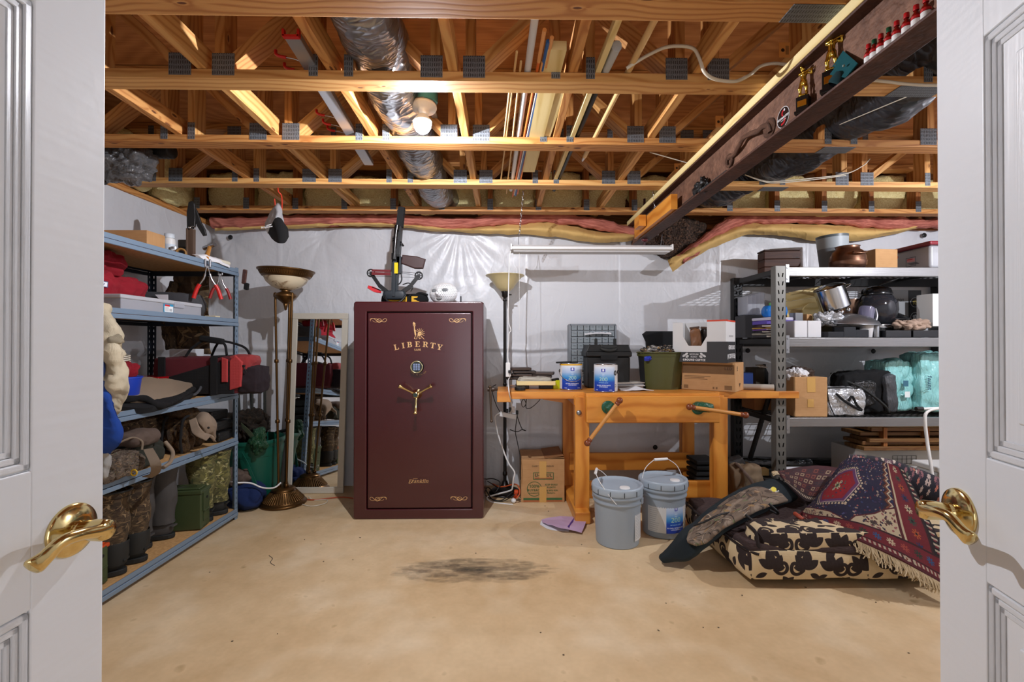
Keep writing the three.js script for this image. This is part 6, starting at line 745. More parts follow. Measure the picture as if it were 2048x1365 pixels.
// ---------- workbench ----------
{ const t = thing('workbench', 'orange-brown wooden workbench with two wooden-handled vises', 'workbench', [1.08, 0, -3.5]), B = (n, g, gr, lab, m = MAT.bench) => wpart(t, n, metric(g, gr, 0.3 * t.children.length, 0.17 * t.children.length), m, lab);
  const yt = 0.895;
  B('benchtop', rb(1.92, 0.05, 0.56, 0.004, 1.01, yt - 0.025, -3.54), 0); B('end_lip', rb(0.15, 0.05, 0.046, 0.004, 2.04, yt - 0.025, -3.283), 0, 'front lip reaching past the grey post'); B('end_block', rb(0.10, 0.075, 0.40, 0.004, 0.0, yt - 0.04, -3.50), 2, 'end vise block');
  B('apron', rb(0.93, 0.19, 0.06, 0.01, 1.03, 0.785, -3.18), 0, 'front vise board'); B('apron_top', rb(0.93, 0.03, 0.1, 0.003, 1.03, yt - 0.015, -3.22), 0);
  B('leg', rb(0.1, 0.86, 0.075, 0.004, 0.55, 0.43, -3.26), 1); B('leg', rb(0.1, 0.86, 0.075, 0.004, 1.53, 0.43, -3.26), 1); B('leg', rb(0.1, 0.86, 0.075, 0.004, 0.53, 0.43, -3.78), 1); B('leg', rb(0.1, 0.86, 0.075, 0.004, 1.51, 0.43, -3.78), 1);
  for (const x of [0.54, 1.52]) { B('foot', rb(0.108, 0.085, 0.72, 0.012, x, 0.0425, -3.50), 2); B('top_rail', rb(0.09, 0.07, 0.56, 0.006, x, 0.835, -3.52), 2); }
  B('stretcher', rb(1.0, 0.14, 0.035, 0.004, 1.03, 0.28, -3.74), 0); B('stretcher', rb(1.0, 0.12, 0.035, 0.004, 1.03, 0.19, -3.30), 0); B('brace', bar([0.46, 0.82, -3.5], [0.30, 0.845, -3.5], 0.07, 0.06), 0);
  wpart(t, 'bolt', R(lathe([[0, 0.012], [0.008, 0.012], [0.017, 0.006], [0.018, 0]], 24), PI / 2).translate(...[0.526,0.753,-3.22]), MAT.steel);
  for (const [cu, cv, a, b, s] of [[1222, 815, [1240, 802], [1175, 887], 'left'], [1405, 817, [1381, 815], [1495, 832], 'right']]) {
    const g = new THREE.Group(); g.name = 'vise'; const sx = 3.12 / 920, w = (u, v, d = 3.07) => [(u - 1008) * d / 920, 1.237 + (688 - v) * d / 920, -d]; const c = w(cu, cv, 3.12); g.position.set(c[0] - t.position.x, c[1] - t.position.y, c[2] - t.position.z); t.add(g);
    wpart(g, 'casting', lumpy(T(s === 'left' ? R(soft(0.07, 0.06, 0.07, { k: 0.55, amp: 0.004, freq: 20, n: 14, flatten: false }), 0, 0, 0.5) : R(soft(0.13, 0.07, 0.07, { k: 0.6, amp: 0.004, freq: 20, n: 14, flatten: false }), 0, 0, -0.12), c[0] + 0.01, c[1] - 0.03, c[2] + 0.005), 0.004, 30, 2), MAT.castGreen, 'green cast iron screw boss'); wpart(g, 'flange', T(R(lathe([[0, 0.01], [0.035, 0.01], [0.045, 0.004], [0.045, 0]], 28), PI / 2), c[0] - 0.012, c[1] - 0.005, c[2] - 0.025), MAT.castGreen);
    const A = w(...a), Bq = w(...b); wpart(g, 'handle', rod(A, Bq, 0.0135, 0.0135, 16), MAT.handleWood); for (const q of [A, Bq]) wpart(g, 'knob', join([sph(0.022, ...q, 16)]), MAT.knobWood, 'dark turned knob'); for (const f of [0.07, 0.93]) wpart(g, 'collar', T(sph(0.018, 0, 0, 0, 14), mix(A[0], Bq[0], f), mix(A[1], Bq[1], f), mix(A[2], Bq[2], f)), MAT.knobWood); }
  const h = new THREE.Group(); h.name = 'end_vise'; t.add(h); h.position.set(-1.13, 0.83, -0.1); wpart(h, 'screw', join([rod([-0.109,0.906,-3.35], [-0.052,0.901,-3.4], 0.011), T(R(cyl(0.016, 0.016, 0.05), 0, 0, PI / 2), ...[-0.095,0.906,-3.35])]), M(0x4a3c34, 0.4, { metalness: 0.5 }));
  wpart(h, 'tommy_bar', join([rod([-0.101,0.926,-3.33], [-0.09,0.681,-3.33], 0.0075), sph(0.0115, ...[-0.101,0.926,-3.33]), sph(0.0105, ...[-0.09,0.677,-3.33])]), M(0x5a4a3c, 0.4, { metalness: 0.5 }), 'sliding bar'); }
// --- on the bench ---
const YT = 0.896;
{ const r = rng(71), L = [['bottom left', 1037, 0], ['second left', 1042, 1], ['third left', 1048, 2], ['top left', 1040, 3], ['lower right', 1078, 0.6], ['upper right', 1085, 1.5]]; for (const [s, u, k] of L) { const t = thing('flat_case', 'dark flat slab in the pile on the bench end, ' + s, 'case', [0.126 + (u - 1040) * 3.62 / 920, YT + 0.062 + k * 0.024, -3.62], (r() - 0.5) * 0.5); part(t, 'slab', rb(0.2 - k * 0.012, 0.02, 0.13, 0.004, 0, 0.011, 0), M(k % 2 ? 0x3a2a22 : 0x241f1d, 0.45)); part(t, 'edge_band', rb(0.19 - k * 0.012, 0.004, 0.132, 0.001, 0, 0.011, 0), M(0x5a463a, 0.5)); } }
{ const t = thing('wooden_tray', 'shallow pale wood tray of black parts under the dark pile', 'tray', [0.24, YT + 0.03, -3.53]); part(t, 'front_board', metric(rb(0.29, 0.03, 0.012, 0.002, 0, 0.015, 0.09), 0), MAT.palePine); part(t, 'tray_base', bx(0.29, 0.006, 0.18, 0, 0.004, 0), MAT.palePine); for (const s of [-1, 1]) part(t, 'side_board', rb(0.01, 0.03, 0.18, 0.002, s * 0.14, 0.015, 0), MAT.palePine); part(t, 'contents', T(soft(0.26, 0.05, 0.14, { k: 0.4, amp: 0.012, freq: 14 }), 0, 0.006, -0.01), M(0xb3ada0, 0.6), 'grey papers'); }
for (const [x, s] of [[-0.1, 'left'], [0.08, 'right']]) solo('support_block', 'dark block under the ' + s + ' half of the wooden tray', 'block', rb(0.1, 0.03, 0.12, 0.004, 0.24 + x, YT + 0.015, -3.53), MAT.black);
solo('tape_roll', 'flat black tape roll lying at the bench front edge', 'tape', lathe([[0.016, 0], [0.038, 0], [0.04, 0.003], [0.04, 0.022], [0.038, 0.025], [0.016, 0.025], [0.016, 0]], 32).translate(0.117, YT, -3.37), MAT.black);
{ const t = thing('tape_measure', 'yellow tape measure lying left of the paint cans', 'tape measure', [0.404, YT, -3.5]); part(t, 'case', R(ext([[-0.03, 0], [0.03, 0], [0.034, 0.03], [0.02, 0.058], [-0.014, 0.06], [-0.032, 0.04]], 0.035, 0.006), 0, 0.4, 0), M(0xcfd416, 0.4)); part(t, 'bumper', R(rb(0.05, 0.018, 0.04, 0.005, 0.0, 0.07, 0), 0, 0.4, 0.2), MAT.black); part(t, 'clip', rb(0.03, 0.05, 0.006, 0.002, -0.01, 0.05, -0.03), MAT.black); }
function paintLabel(k, W, H) { const g = k.createLinearGradient(0, 0, 0, H); g.addColorStop(0, '#dfe6f0'); g.addColorStop(0.28, '#a9c2e4'); g.addColorStop(0.52, '#2f86cc'); g.addColorStop(0.62, '#1249b4'); g.addColorStop(1, '#0d2f9c'); k.fillStyle = g; k.fillRect(0, 0, W, H); k.fillStyle = '#2a35a8'; k.fillRect(W * 0.42, H * 0.08, W * 0.16, H * 0.13); k.fillStyle = '#e8ecf6'; k.beginPath(); k.arc(W / 2, H * 0.13, W * 0.04, 0, 7); k.fill(); k.fillRect(W * 0.46, H * 0.155, W * 0.08, H * 0.03); words(k, 'PRO', W / 2, H * 0.3, H * 0.05, '#d4e0f4'); words(k, 'mar', W / 2, H * 0.36, H * 0.05, '#d4e0f4'); words(k, '200', W / 2, H * 0.5, H * 0.2, '#bfe0b8', 'sans-serif', 'normal', 'center', 1.05); words(k, 'INTERIOR LATEX', W / 2, H * 0.64, H * 0.05, '#9fd0f0'); words(k, 'EG-SHEL EXTRA WHITE', W / 2, H * 0.75, H * 0.055, '#eef2fb'); words(k, 'LATEX INTERIOR', W / 2, H * 0.81, H * 0.045, '#eef2fb'); words(k, '1 GAL', W * 0.2, H * 0.93, H * 0.05, '#eef2fb'); words(k, '3.78 L', W * 0.8, H * 0.93, H * 0.05, '#eef2fb'); }
function paintCan(label, u, d, turn, bail) { const r = 0.083, h = 0.195, t = thing('paint_can', label, 'paint can', [0 + (u - 1008) * d / 920, YT, -d], turn);
  part(t, 'can_body', lathe([[0, 0.003], [r - 0.003, 0], [r, 0.004], [r, h - 0.004], [r - 0.002, h], [r - 0.014, h], [r - 0.016, h - 0.005], [0, h - 0.005]], 56), M(0xdcdcdc, 0.4)); part(t, 'rim', join([T(R(new THREE.TorusGeometry(r - 0.003, 0.004, 8, 48), PI / 2), 0, h - 0.001, 0), T(R(new THREE.TorusGeometry(r - 0.001, 0.003, 8, 48), PI / 2), 0, 0.004, 0)]), MAT.chrome);
  part(t, 'lid', T(lathe([[0, 0], [r - 0.022, 0], [r - 0.018, 0.005], [r - 0.012, 0.006]], 40), 0, h - 0.003, 0), MAT.alu); print(t, 'label', r * 2.1, h * 0.9, [0, h * 0.47, 0], [0, 0.0, 0], (k) => paintLabel(k, 100, 100 * h * 0.9 / (r * 2.1)), { px: 512, bend: r + 0.0008 });
  for (const s of [-1, 1]) part(t, 'ear', R(T(cyl(0.011, 0.013, 0.006), 0, r + 0.002, 0), 0, 0, -s * PI / 2).translate(0, h * 0.72, 0), MAT.black);
  part(t, 'bail', tube(Array.from({ length: 13 }, (_, i) => { const a = i / 12 * PI; return [Math.cos(a) * (r + 0.008), h * 0.72 - Math.sin(a) * bail[0], Math.sin(a) * bail[1]]; }), 0.0022, 60, 6), MAT.chrome); return t; }
{ const c = paintCan('paint can with a yellow-topped blue label and paint tray on its lid', 1142, 3.45, 0, [0.075, 0.093]); part(c, 'yellow_band', cyl(0.0842, 0.0842, 0.009, 0, 0.186, 0, 48), M(0xe0a814, 0.5), 'yellow band'); }
solo('paint_brush', 'paint brush lying across the lid of the left paint can', 'brush', join([R(rb(0.12, 0.012, 0.03, 0.004), 0, 0.2, 0.03).translate(0.448, YT + 0.203, -3.43), R(rb(0.05, 0.014, 0.05, 0.004), 0, 0.2, 0).translate(0.523, YT + 0.201, -3.44)]), MAT.black);
{ const c = paintCan('paint can with a blue label turned left, nearest the black toolbox', 1212, 3.29, -0.42, [-0.01, -0.094]); print(c, 'dark_sticker', 0.034, 0.04, [Math.sin(1.1) * 0.0846, 0.135, Math.cos(1.1) * 0.0846], [0, 1.1, 0], (k) => { k.beginPath(); k.ellipse(50, 58, 42, 54, 0, 0, 7); k.fillStyle = '#16181a'; k.fill(); words(k, 'C', 52, 60, 60, '#d8dcdc'); }, { px: 96, alpha: true }); print(c, 'dark_sticker', 0.026, 0.03, [Math.sin(1.1) * 0.0846, 0.045, Math.cos(1.1) * 0.0846], [0, 1.1, 0], (k) => { k.strokeStyle = '#5a6068'; k.lineWidth = 10; k.strokeRect(20, 20, 60, 70); }, { px: 64, alpha: true }); }
{ const t = thing('drawer_organizer', 'grey parts cabinet with rows of clear drawers behind the black toolbox', 'cabinet', [0.739, YT, -3.87]); const w = 0.38, h = 0.50, m = M(0x82888e, 0.45); part(t, 'cabinet_body', join([bx(w, h, 0.012, 0, h / 2, -0.055), bx(0.014, h, 0.12, -w / 2, h / 2, 0), bx(0.014, h, 0.12, w / 2, h / 2, 0), bx(w, 0.014, 0.12, 0, h, 0), bx(w, 0.014, 0.12, 0, 0.007, 0), bx(0.012, h, 0.1, 0, h / 2, 0)]), m); const front = join([bx(0.045, 0.042, 0.002, 0, 0, 0.05), bx(0.045, 0.004, 0.1, 0, -0.019, 0), bx(0.002, 0.03, 0.1, -0.022, 0, 0), bx(0.002, 0.03, 0.1, 0.022, 0, 0)]), dm = M(0xb9c3c8, 0.2, { transmission: 0.5, thickness: 0 }), cm = M(0x3d4a52, 0.6), pull = rb(0.016, 0.006, 0.01, 0.002, 0, 0.008, 0.054), fill = soft(0.038, 0.022, 0.08, { k: 0.5, amp: 0.006, freq: 30, n: 6 }); for (let r = 0; r < 9; r++) { part(t, 'shelf_divider', bx(w - 0.02, 0.006, 0.11, 0, 0.032 + r * 0.052, 0), m); for (let c = 0; c < 7; c++) { const d = part(t, 'drawer', front, dm); d.position.set((c - 3) * 0.0515, 0.06 + r * 0.052, 0.005); part(d, 'pull', pull, dm); if ((r * 5 + c * 3) % 4) { const f = part(d, 'small_parts', fill, cm); f.position.y = -0.017; } } } }
solo('paper_sheet', 'white sheet of paper lying on top of the parts cabinet', 'paper', patch([[[0.689,1.379,-3.95], [0.806,1.384,-3.95], [0.909,1.388,-3.95]], [[0.663,1.311,-3.78], [0.775,1.319,-3.78], [0.887,1.315,-3.78]]], { nu: 12, nv: 8, thick: 0.0012 }), MAT.paper);
{ const t = thing('toolbox', 'black plastic toolbox with a fold-down handle behind the paint cans', 'toolbox', [0.805, YT, -3.62]); part(t, 'box_body', rb(0.325, 0.24, 0.2, 0.012, 0, 0.12, 0, 2), MAT.black); part(t, 'lid', join([rb(0.355, 0.045, 0.225, 0.012, 0, 0.262, 0, 2), R(ext([[-0.17, 0], [0.17, 0], [0.15, 0.05], [-0.15, 0.05]], 0.2, 0.008), 0, 0, 0).translate(0, 0.275, 0)]), MAT.black); part(t, 'latch', rb(0.13, 0.04, 0.012, 0.004, 0, 0.236, 0.112), MAT.blackMatte); part(t, 'carry_handle', join([tube([[-0.065, 0.325, 0.06], [-0.05, 0.30, 0.105], [0, 0.29, 0.118], [0.05, 0.30, 0.105], [0.065, 0.325, 0.06]], 0.014, 40, 10), rb(0.13, 0.035, 0.05, 0.012, 0, 0.315, 0.08, 2)]), MAT.rubber); for (const s of [-1, 1]) part(t, 'handle_ear', rb(0.02, 0.075, 0.03, 0.004, s * 0.075, 0.345, -0.02), MAT.rubber); }
for (let i = 0; i < 5; i++) solo('magazine', ['lowest magazine in the stack under the white papers', 'second magazine up in the stack right of the toolbox', 'third magazine up in the stack right of the toolbox', 'fourth magazine up in the stack right of the toolbox', 'topmost magazine in the stack right of the toolbox'][i], 'magazine', R(rb(0.28, 0.008, 0.2, 0.002), 0, 0.1 * (i - 2), 0).translate(0.907 + 0.008 * (i % 3), YT + 0.006 + i * 0.0095, -3.55 + 0.006 * (i % 2)), M([0xb5aca2, 0x7a6a62, 0xcfcac4, 0x8e8d90, 0xc2b8ac][i], 0.5));
solo('paper_sheet', 'curled white paper sheets on the bench front by the green bucket', 'paper', patch([[[0.86, YT + 0.008, -3.42], [0.92, YT + 0.014, -3.42], [0.98, YT + 0.026, -3.42], [1.03, YT + 0.006, -3.40]], [[0.84, YT + 0.004, -3.30], [0.92, YT + 0.006, -3.28], [1.0, YT + 0.01, -3.29], [1.08, YT + 0.003, -3.30]]], { nu: 20, nv: 8, thick: 0.003, amp: 0.003, freq: 20 }), MAT.paper);
{ const t = thing('green_bucket', 'olive green bucket with a cut-away side full of crumpled wrappers', 'bucket', [1.208, YT, -3.54]); part(t, 'bucket_body', (() => { const g = new THREE.CylinderGeometry(0.172, 0.150, 0.275, 60, 8, true, -1.1, 2 * PI - 1.05); return g.translate(0, 0.1375, 0); })(), M(0x4b4c22, 0.5, { side: THREE.DoubleSide })); part(t, 'lip', join([T(R(new THREE.TorusGeometry(0.173, 0.006, 8, 56), PI / 2), 0, 0.274, 0), T(new THREE.CylinderGeometry(0.1745, 0.172, 0.02, 56, 1, true), 0, 0.255, 0)]), M(0x4b4c22, 0.5, { side: THREE.DoubleSide })); part(t, 'liner', T(new THREE.CylinderGeometry(0.165, 0.145, 0.25, 40), 0, 0.13, 0), MAT.blackMatte, 'dark liner'); part(t, 'wrappers', T(soft(0.29, 0.09, 0.29, { k: 0.8, amp: 0.025, freq: 18, seed: 3, n: 30, crease: 0.03 }), 0, 0.235, 0), M(0xb9b4ae, 0.35, { map: canvas(128, 128, (k) => { const r = rng(5), c = ['#e8e6e2', '#3a3532', '#c79a4a', '#8a8a90', '#d8d4cc', '#6a4a3a', '#b7b7bb']; for (let i = 0; i < 160; i++) { k.fillStyle = c[(r() * 7) | 0]; k.beginPath(); const x = r() * 128, y = r() * 128; k.moveTo(x, y); k.lineTo(x + r() * 26, y + r() * 20); k.lineTo(x - r() * 16, y + r() * 26); k.fill(); } }, { wrap: THREE.RepeatWrapping }) }), 'crumpled wrappers'); part(t, 'blue_wrapper', T(soft(0.05, 0.04, 0.03, { k: 0.6, amp: 0.012, freq: 30, n: 10 }), -0.13, 0.21, 0.12), M(0x2438a8, 0.3), 'blue wrapper'); }
solo('black_cushion', 'black padded back rest standing behind the green bucket', 'cushion', ext([[-0.125, 0], [0.125, 0], [0.13, 0.24], [0.12, 0.25], [-0.14, 0.25], [-0.16, 0.235], [-0.135, 0.18]], 0.05, 0.015).translate(1.321, YT + 0.18, -3.78), MAT.blackCloth); solo('storage_case', 'black case standing under the padded back rest', 'case', rb(0.24, 0.18, 0.1, 0.01, 1.338, YT + 0.09, -3.78), MAT.black);
{ const t = carton('light_box', 'long brown cardboard box lettered LED under the coffee carton', 0.375, 0.205, 0.24, [1.558, YT, -3.415], -0.7, { tape: false }); print(t, 'printing', 0.36, 0.2, [0, 0.102, 0.1215], [0, 0, 0], (k) => { k.fillStyle = 'rgba(90,62,38,0.55)'; k.fillRect(0, 3, 100, 19); words(k, 'LED', 89, 11, 8, '#4a3020'); k.fillStyle = '#7a5a3a'; k.fillRect(4, 27, 52, 1); k.fillRect(4, 30, 40, 1); k.fillRect(4, 33, 46, 0.8); for (let i = 0; i < 9; i++) { k.fillRect(3 + i, 46, 0.5, 7); k.fillRect(82, 44 + i, 14, 0.5); } k.fillRect(60, 48, 3, 4); k.fillRect(66, 48, 3, 4); }, { px: 384, alpha: true, rough: 0.8 }); print(t, 'printing', 0.2, 0.19, [0.189, 0.1, 0], [0, PI / 2, 0], (k) => { k.fillStyle = '#4a3626'; k.beginPath(); k.moveTo(40, 70); k.lineTo(60, 70); k.lineTo(50, 84); k.fill(); for (let i = 0; i < 3; i++) k.fillRect(12, 8 + i * 6, 8, 4); }, { px: 128, alpha: true, rough: 0.8 }); }
{ const t = thing('coffee_carton', 'open white and black ground coffee carton on top of the brown box', 'box', [1.497, YT + 0.206, -3.42], -0.7), w = 0.37, d = 0.26, h = 0.30, wm = M(0xd9d9d8, 0.6), k0 = '#2e2e30';
  part(t, 'back_panel', bx(w, h, 0.004, 0, h / 2, -d / 2), wm); part(t, 'side_panel', bx(0.004, h, d, -w / 2, h / 2, 0), wm); part(t, 'side_panel', bx(0.004, h, d, w / 2, h / 2, 0), wm); part(t, 'bottom_panel', bx(w, 0.004, d, 0, 0.002, 0), wm);
  part(t, 'front_panel', T(ext([[-w / 2, 0], [w / 2, 0], [w / 2, h], [0.06, h], [0.06, 0.19], [0.02, 0.12], [-0.07, 0.12], [-0.11, 0.19], [-0.11, h - 0.01], [-w / 2, h - 0.01]], 0.004, 0), 0, 0, d / 2), wm);
  part(t, 'dark_band', join([bx(w + 0.006, 0.075, 0.001, 0, 0.0375, d / 2 + 0.004), bx(0.14, 0.15, 0.001, 0.13, 0.075, d / 2 + 0.0042), bx(0.001, 0.15, d + 0.006, w / 2 + 0.004, 0.075, 0)]), M(0x2e2e30, 0.6), 'black printed band'); part(t, 'orange_edge', join([bx(0.14, 0.012, 0.005, 0.13, h, d / 2), bx(0.005, 0.012, d, w / 2, h, 0)]), M(0xd0401e, 0.6), 'orange top edge');
  print(t, 'lettering', 0.18, 0.07, [-0.03, 0.037, d / 2 + 0.0056], [0, 0, 0], (k) => { words(k, 'MEDIUM', 50, 8, 9, '#e8e8e8', 'sans-serif', 'normal'); words(k, 'ROAST', 50, 18, 9, '#e8e8e8', 'sans-serif', 'normal'); words(k, 'GROUND COFFEE', 50, 31, 11, '#f2f2f2', 'sans-serif', 'bold'); k.fillStyle = '#d8d8d8'; for (const s of [-1, 1]) for (const [a, b] of [[30, 7], [40, 14], [27, 17]]) { k.beginPath(); k.ellipse(50 + s * a, b, 7, 4.4, s * 0.5, 0, 7); k.fill(); k.fillStyle = '#2e2e30'; k.fillRect(50 + s * a - 5, b - 0.5, 10, 1); k.fillStyle = '#d8d8d8'; } }, { px: 256, alpha: true, rough: 0.6 });
  print(t, 'lettering', 0.22, 0.13, [w / 2 + 0.0055, 0.075, -0.0], [0, PI / 2, 0], (k) => { words(k, 'GROUND', 56, 14, 19, '#f0f0f0', 'sans-serif', 'bold', 'center', 0.95); words(k, 'COFFEE', 56, 42, 21, '#f0f0f0', 'sans-serif', 'bold', 'center', 0.95); k.fillStyle = '#e4e4e4'; for (const x of [10, 97]) { k.beginPath(); k.ellipse(x, 44, 5, 9, 0.3, 0, 7); k.fill(); } }, { px: 256, alpha: true, rough: 0.6 });
  print(t, 'lettering', 0.13, 0.04, [w / 2 + 0.0055, 0.19, 0.0], [0, PI / 2, 0], (k) => { k.save(); k.translate(50, 15); words(k, 'MEDIUM ROAST', 0, 0, 13, '#8a8a8c', 'sans-serif', 'normal', 'center', 0.95); k.restore(); }, { px: 128, alpha: true, rough: 0.6 }); }
for (const [x, s, m, tilt] of [[-0.055, 'tall brown and black paper bag standing in the coffee carton', M(0x7a5030, 0.5), 0.1], [0.005, 'dark foil bag standing beside the brown one in the coffee carton', M(0x2a2220, 0.35), -0.06]]) { const t = thing('coffee_bag', s, 'bag', [1.49 + x, YT + 0.212, -3.42 - x * 0.8], -0.4); part(t, 'bag_body', R(soft(0.075, 0.245, 0.06, { k: 0.25, amp: 0.008, freq: 14, seed: 3 }), 0, 0, tilt), m); part(t, 'fold', R(rb(0.07, 0.016, 0.03, 0.004, 0, 0.248, 0), 0, 0, tilt), M(0x4a3222, 0.5)); }
solo('pvc_offcut', 'short grey plastic pipe lying on the right end of the bench', 'pipe', (() => { const g = new THREE.CylinderGeometry(0.022, 0.022, 0.30, 24, 1, true), i = new THREE.CylinderGeometry(0.016, 0.016, 0.30, 24, 1, true); const e = T(R(new THREE.RingGeometry(0.016, 0.022, 24), -PI / 2), 0, 0.15, 0); return R(join([g, i, e]), 0, 0, -PI / 2).rotateY(-0.35).translate(1.83, YT + 0.022, -3.38); })(), M(0xb0a99e, 0.45, { side: THREE.DoubleSide }));
carton('blue_carton', 'small dark blue printed carton on the right end of the bench', 0.12, 0.115, 0.1, [1.89, YT, -3.62], 0.1, { m: M(0x1b3f86, 0.4), tape: false });
{ const t = thing('small_carton', 'small open carton in the dark clutter behind the grey pipe', 'box', [2.046, YT, -3.72], 0.4); part(t, 'carton', rb(0.1, 0.15, 0.1, 0.003, 0, 0.075, 0), M(0x3c352a, 0.7)); part(t, 'flap', R(bx(0.09, 0.003, 0.05), 0.5).translate(0, 0.16, 0.06), M(0x8d7f70, 0.7)); }
solo('hot_bottle', 'dark bottle standing in the clutter by the shelf post', 'bottle', lathe([[0, 0], [0.03, 0], [0.032, 0.1], [0.014, 0.14], [0.014, 0.17], [0, 0.172]], 24).translate(2.157, YT, -3.78), MAT.black);
// ---------- buckets and the paper on the floor ----------
function pail(label, u, v, s, turn, handle) { const B = [(u - 1008) * 1.237 / (v - 688), 0, -1.237 * 920 / (v - 688)]; const t = thing('pail', label, 'bucket', B, turn, undefined);
  part(t, 'pail_body', lathe([[0, 0], [0.128, 0], [0.132, 0.006], [0.143, 0.255], [0.150, 0.257], [0.152, 0.268], [0.146, 0.274], [0.147, 0.292], [0.155, 0.294], [0.156, 0.308], [0.149, 0.314], [0.149, 0.345], [0.14, 0.345]], 64), MAT.bucket);
  part(t, 'lid', lathe([[0.156, 0.318], [0.160, 0.322], [0.160, 0.352], [0.156, 0.362], [0.150, 0.365], [0.140, 0.362], [0.136, 0.352], [0.08, 0.353], [0, 0.354]], 64), MAT.bucketLid); const tabs = []; for (let i = 0; i < 12; i++) tabs.push(R(bx(0.004, 0.03, 0.003, 0.1605, 0.334, 0), 0, i * PI / 6, 0)); part(t, 'lid_slot', join(tabs), MAT.rubber); part(t, 'spout_cap', T(lathe([[0.032, 0], [0.03, 0.006], [0, 0.007]], 28), 0.06, 0.353, 0.05), MAT.white, 'white spout cap');
  for (const k of [-1, 1]) part(t, 'ear', rb(0.012, 0.035, 0.03, 0.003, k * 0.153, 0.276, 0), MAT.bucket); const hb = new THREE.Group(); hb.name = 'bail'; hb.position.y = 0.28; hb.rotation.order = 'YXZ'; hb.rotation.set(handle[0], handle[1], 0); t.add(hb);
  part(hb, 'wire', tube([[-0.158, 0, 0], [-0.157, 0.05, 0], [-0.12, 0.145, 0], [-0.055, 0.195, 0], [-0.045, 0.198, 0], [0.045, 0.198, 0], [0.055, 0.195, 0], [0.12, 0.145, 0], [0.157, 0.05, 0], [0.158, 0, 0]], 0.0024, 80, 6), MAT.white); part(hb, 'grip', rod([-0.048, 0.198, 0], [0.048, 0.198, 0], 0.009), MAT.white, 'white grip'); return t; }
{ const a = pail('grey five gallon pail without a front label, nearest the doors', 1235, 1083, 1, -0.5, [-0.72, 1.8]); print(a, 'label', 0.13, 0.2, [0, 0.145, 0], [0, 1.55, 0], (k) => { k.fillStyle = '#d7d9d9'; k.fillRect(0, 0, 100, 160); k.fillStyle = '#a9adb0'; for (let i = 0; i < 20; i++) k.fillRect(6, 8 + i * 7, 60 + (i * 37) % 30, 2); }, { px: 160, bend: 0.1405, label: 'white text label' });
  const b = pail('grey five gallon pail with a blue and white paint label, beside the camouflage case', 1327, 1065, 1, 0.12, [-0.12, 0.1]); print(b, 'label', 0.36, 0.195, [0, 0.14, 0], [0, 0.1, 0], (k) => { k.fillStyle = '#d3d4d2'; k.fillRect(0, 0, 100, 60); k.fillStyle = '#a8abac'; for (const x of [3, 78]) for (let i = 0; i < 14; i++) k.fillRect(x, 5 + i * 3.6, 12 + (i * 7) % 8, 0.8); k.save(); k.translate(34, 3); paintLabel(k, 36, 56); k.fillStyle = '#e2aa12'; k.fillRect(0, -2, 36, 3); k.restore(); }, { px: 640, bend: 0.1408 });
  b.scale.setScalar(0.985); }
{ const t = thing('envelope', 'crumpled lilac envelope lying on the concrete floor', 'envelope', [0.412,0,-3.162]); wpart(t, 'lilac_sheet', patch([[[0.263,0.004,-3.226], [0.361,0.012,-3.259], [0.464,0.02,-3.236], [0.585,0.018,-3.22]], [[0.267,0.012,-3.151], [0.367,0.03,-3.069], [0.456,0.032,-3.062], [0.545,0.02,-3.091]], [[0.303,0.02,-3.096], [0.366,0.035,-3.006], [0.43,0.024,-3], [0.501,0.012,-2.973]]], { nu: 24, nv: 14, thick: 0.0012, amp: 0.004, freq: 14 }), M(0xc7a9c8, 0.6)); wpart(t, 'white_sheet', patch([[[0.258,0.002,-3.213], [0.334,0.006,-3.166], [0.436,0.004,-3.083]], [[0.246,0.002,-3.142], [0.306,0.002,-3.057], [0.427,0.002,-3.022]]], { nu: 16, nv: 8, thick: 0.001 }), MAT.paper, 'white page inside'); wpart(t, 'stripe', patch([[[0.487,0.026,-3.201], [0.466,0.034,-3.109]], [[0.417,0.036,-3.019], [0.425,0.036,-3.011]]].map((r) => r), { nu: 4, nv: 4, thick: 0.001 }), M(0x4a2a8a, 0.5), 'purple stripe'); }

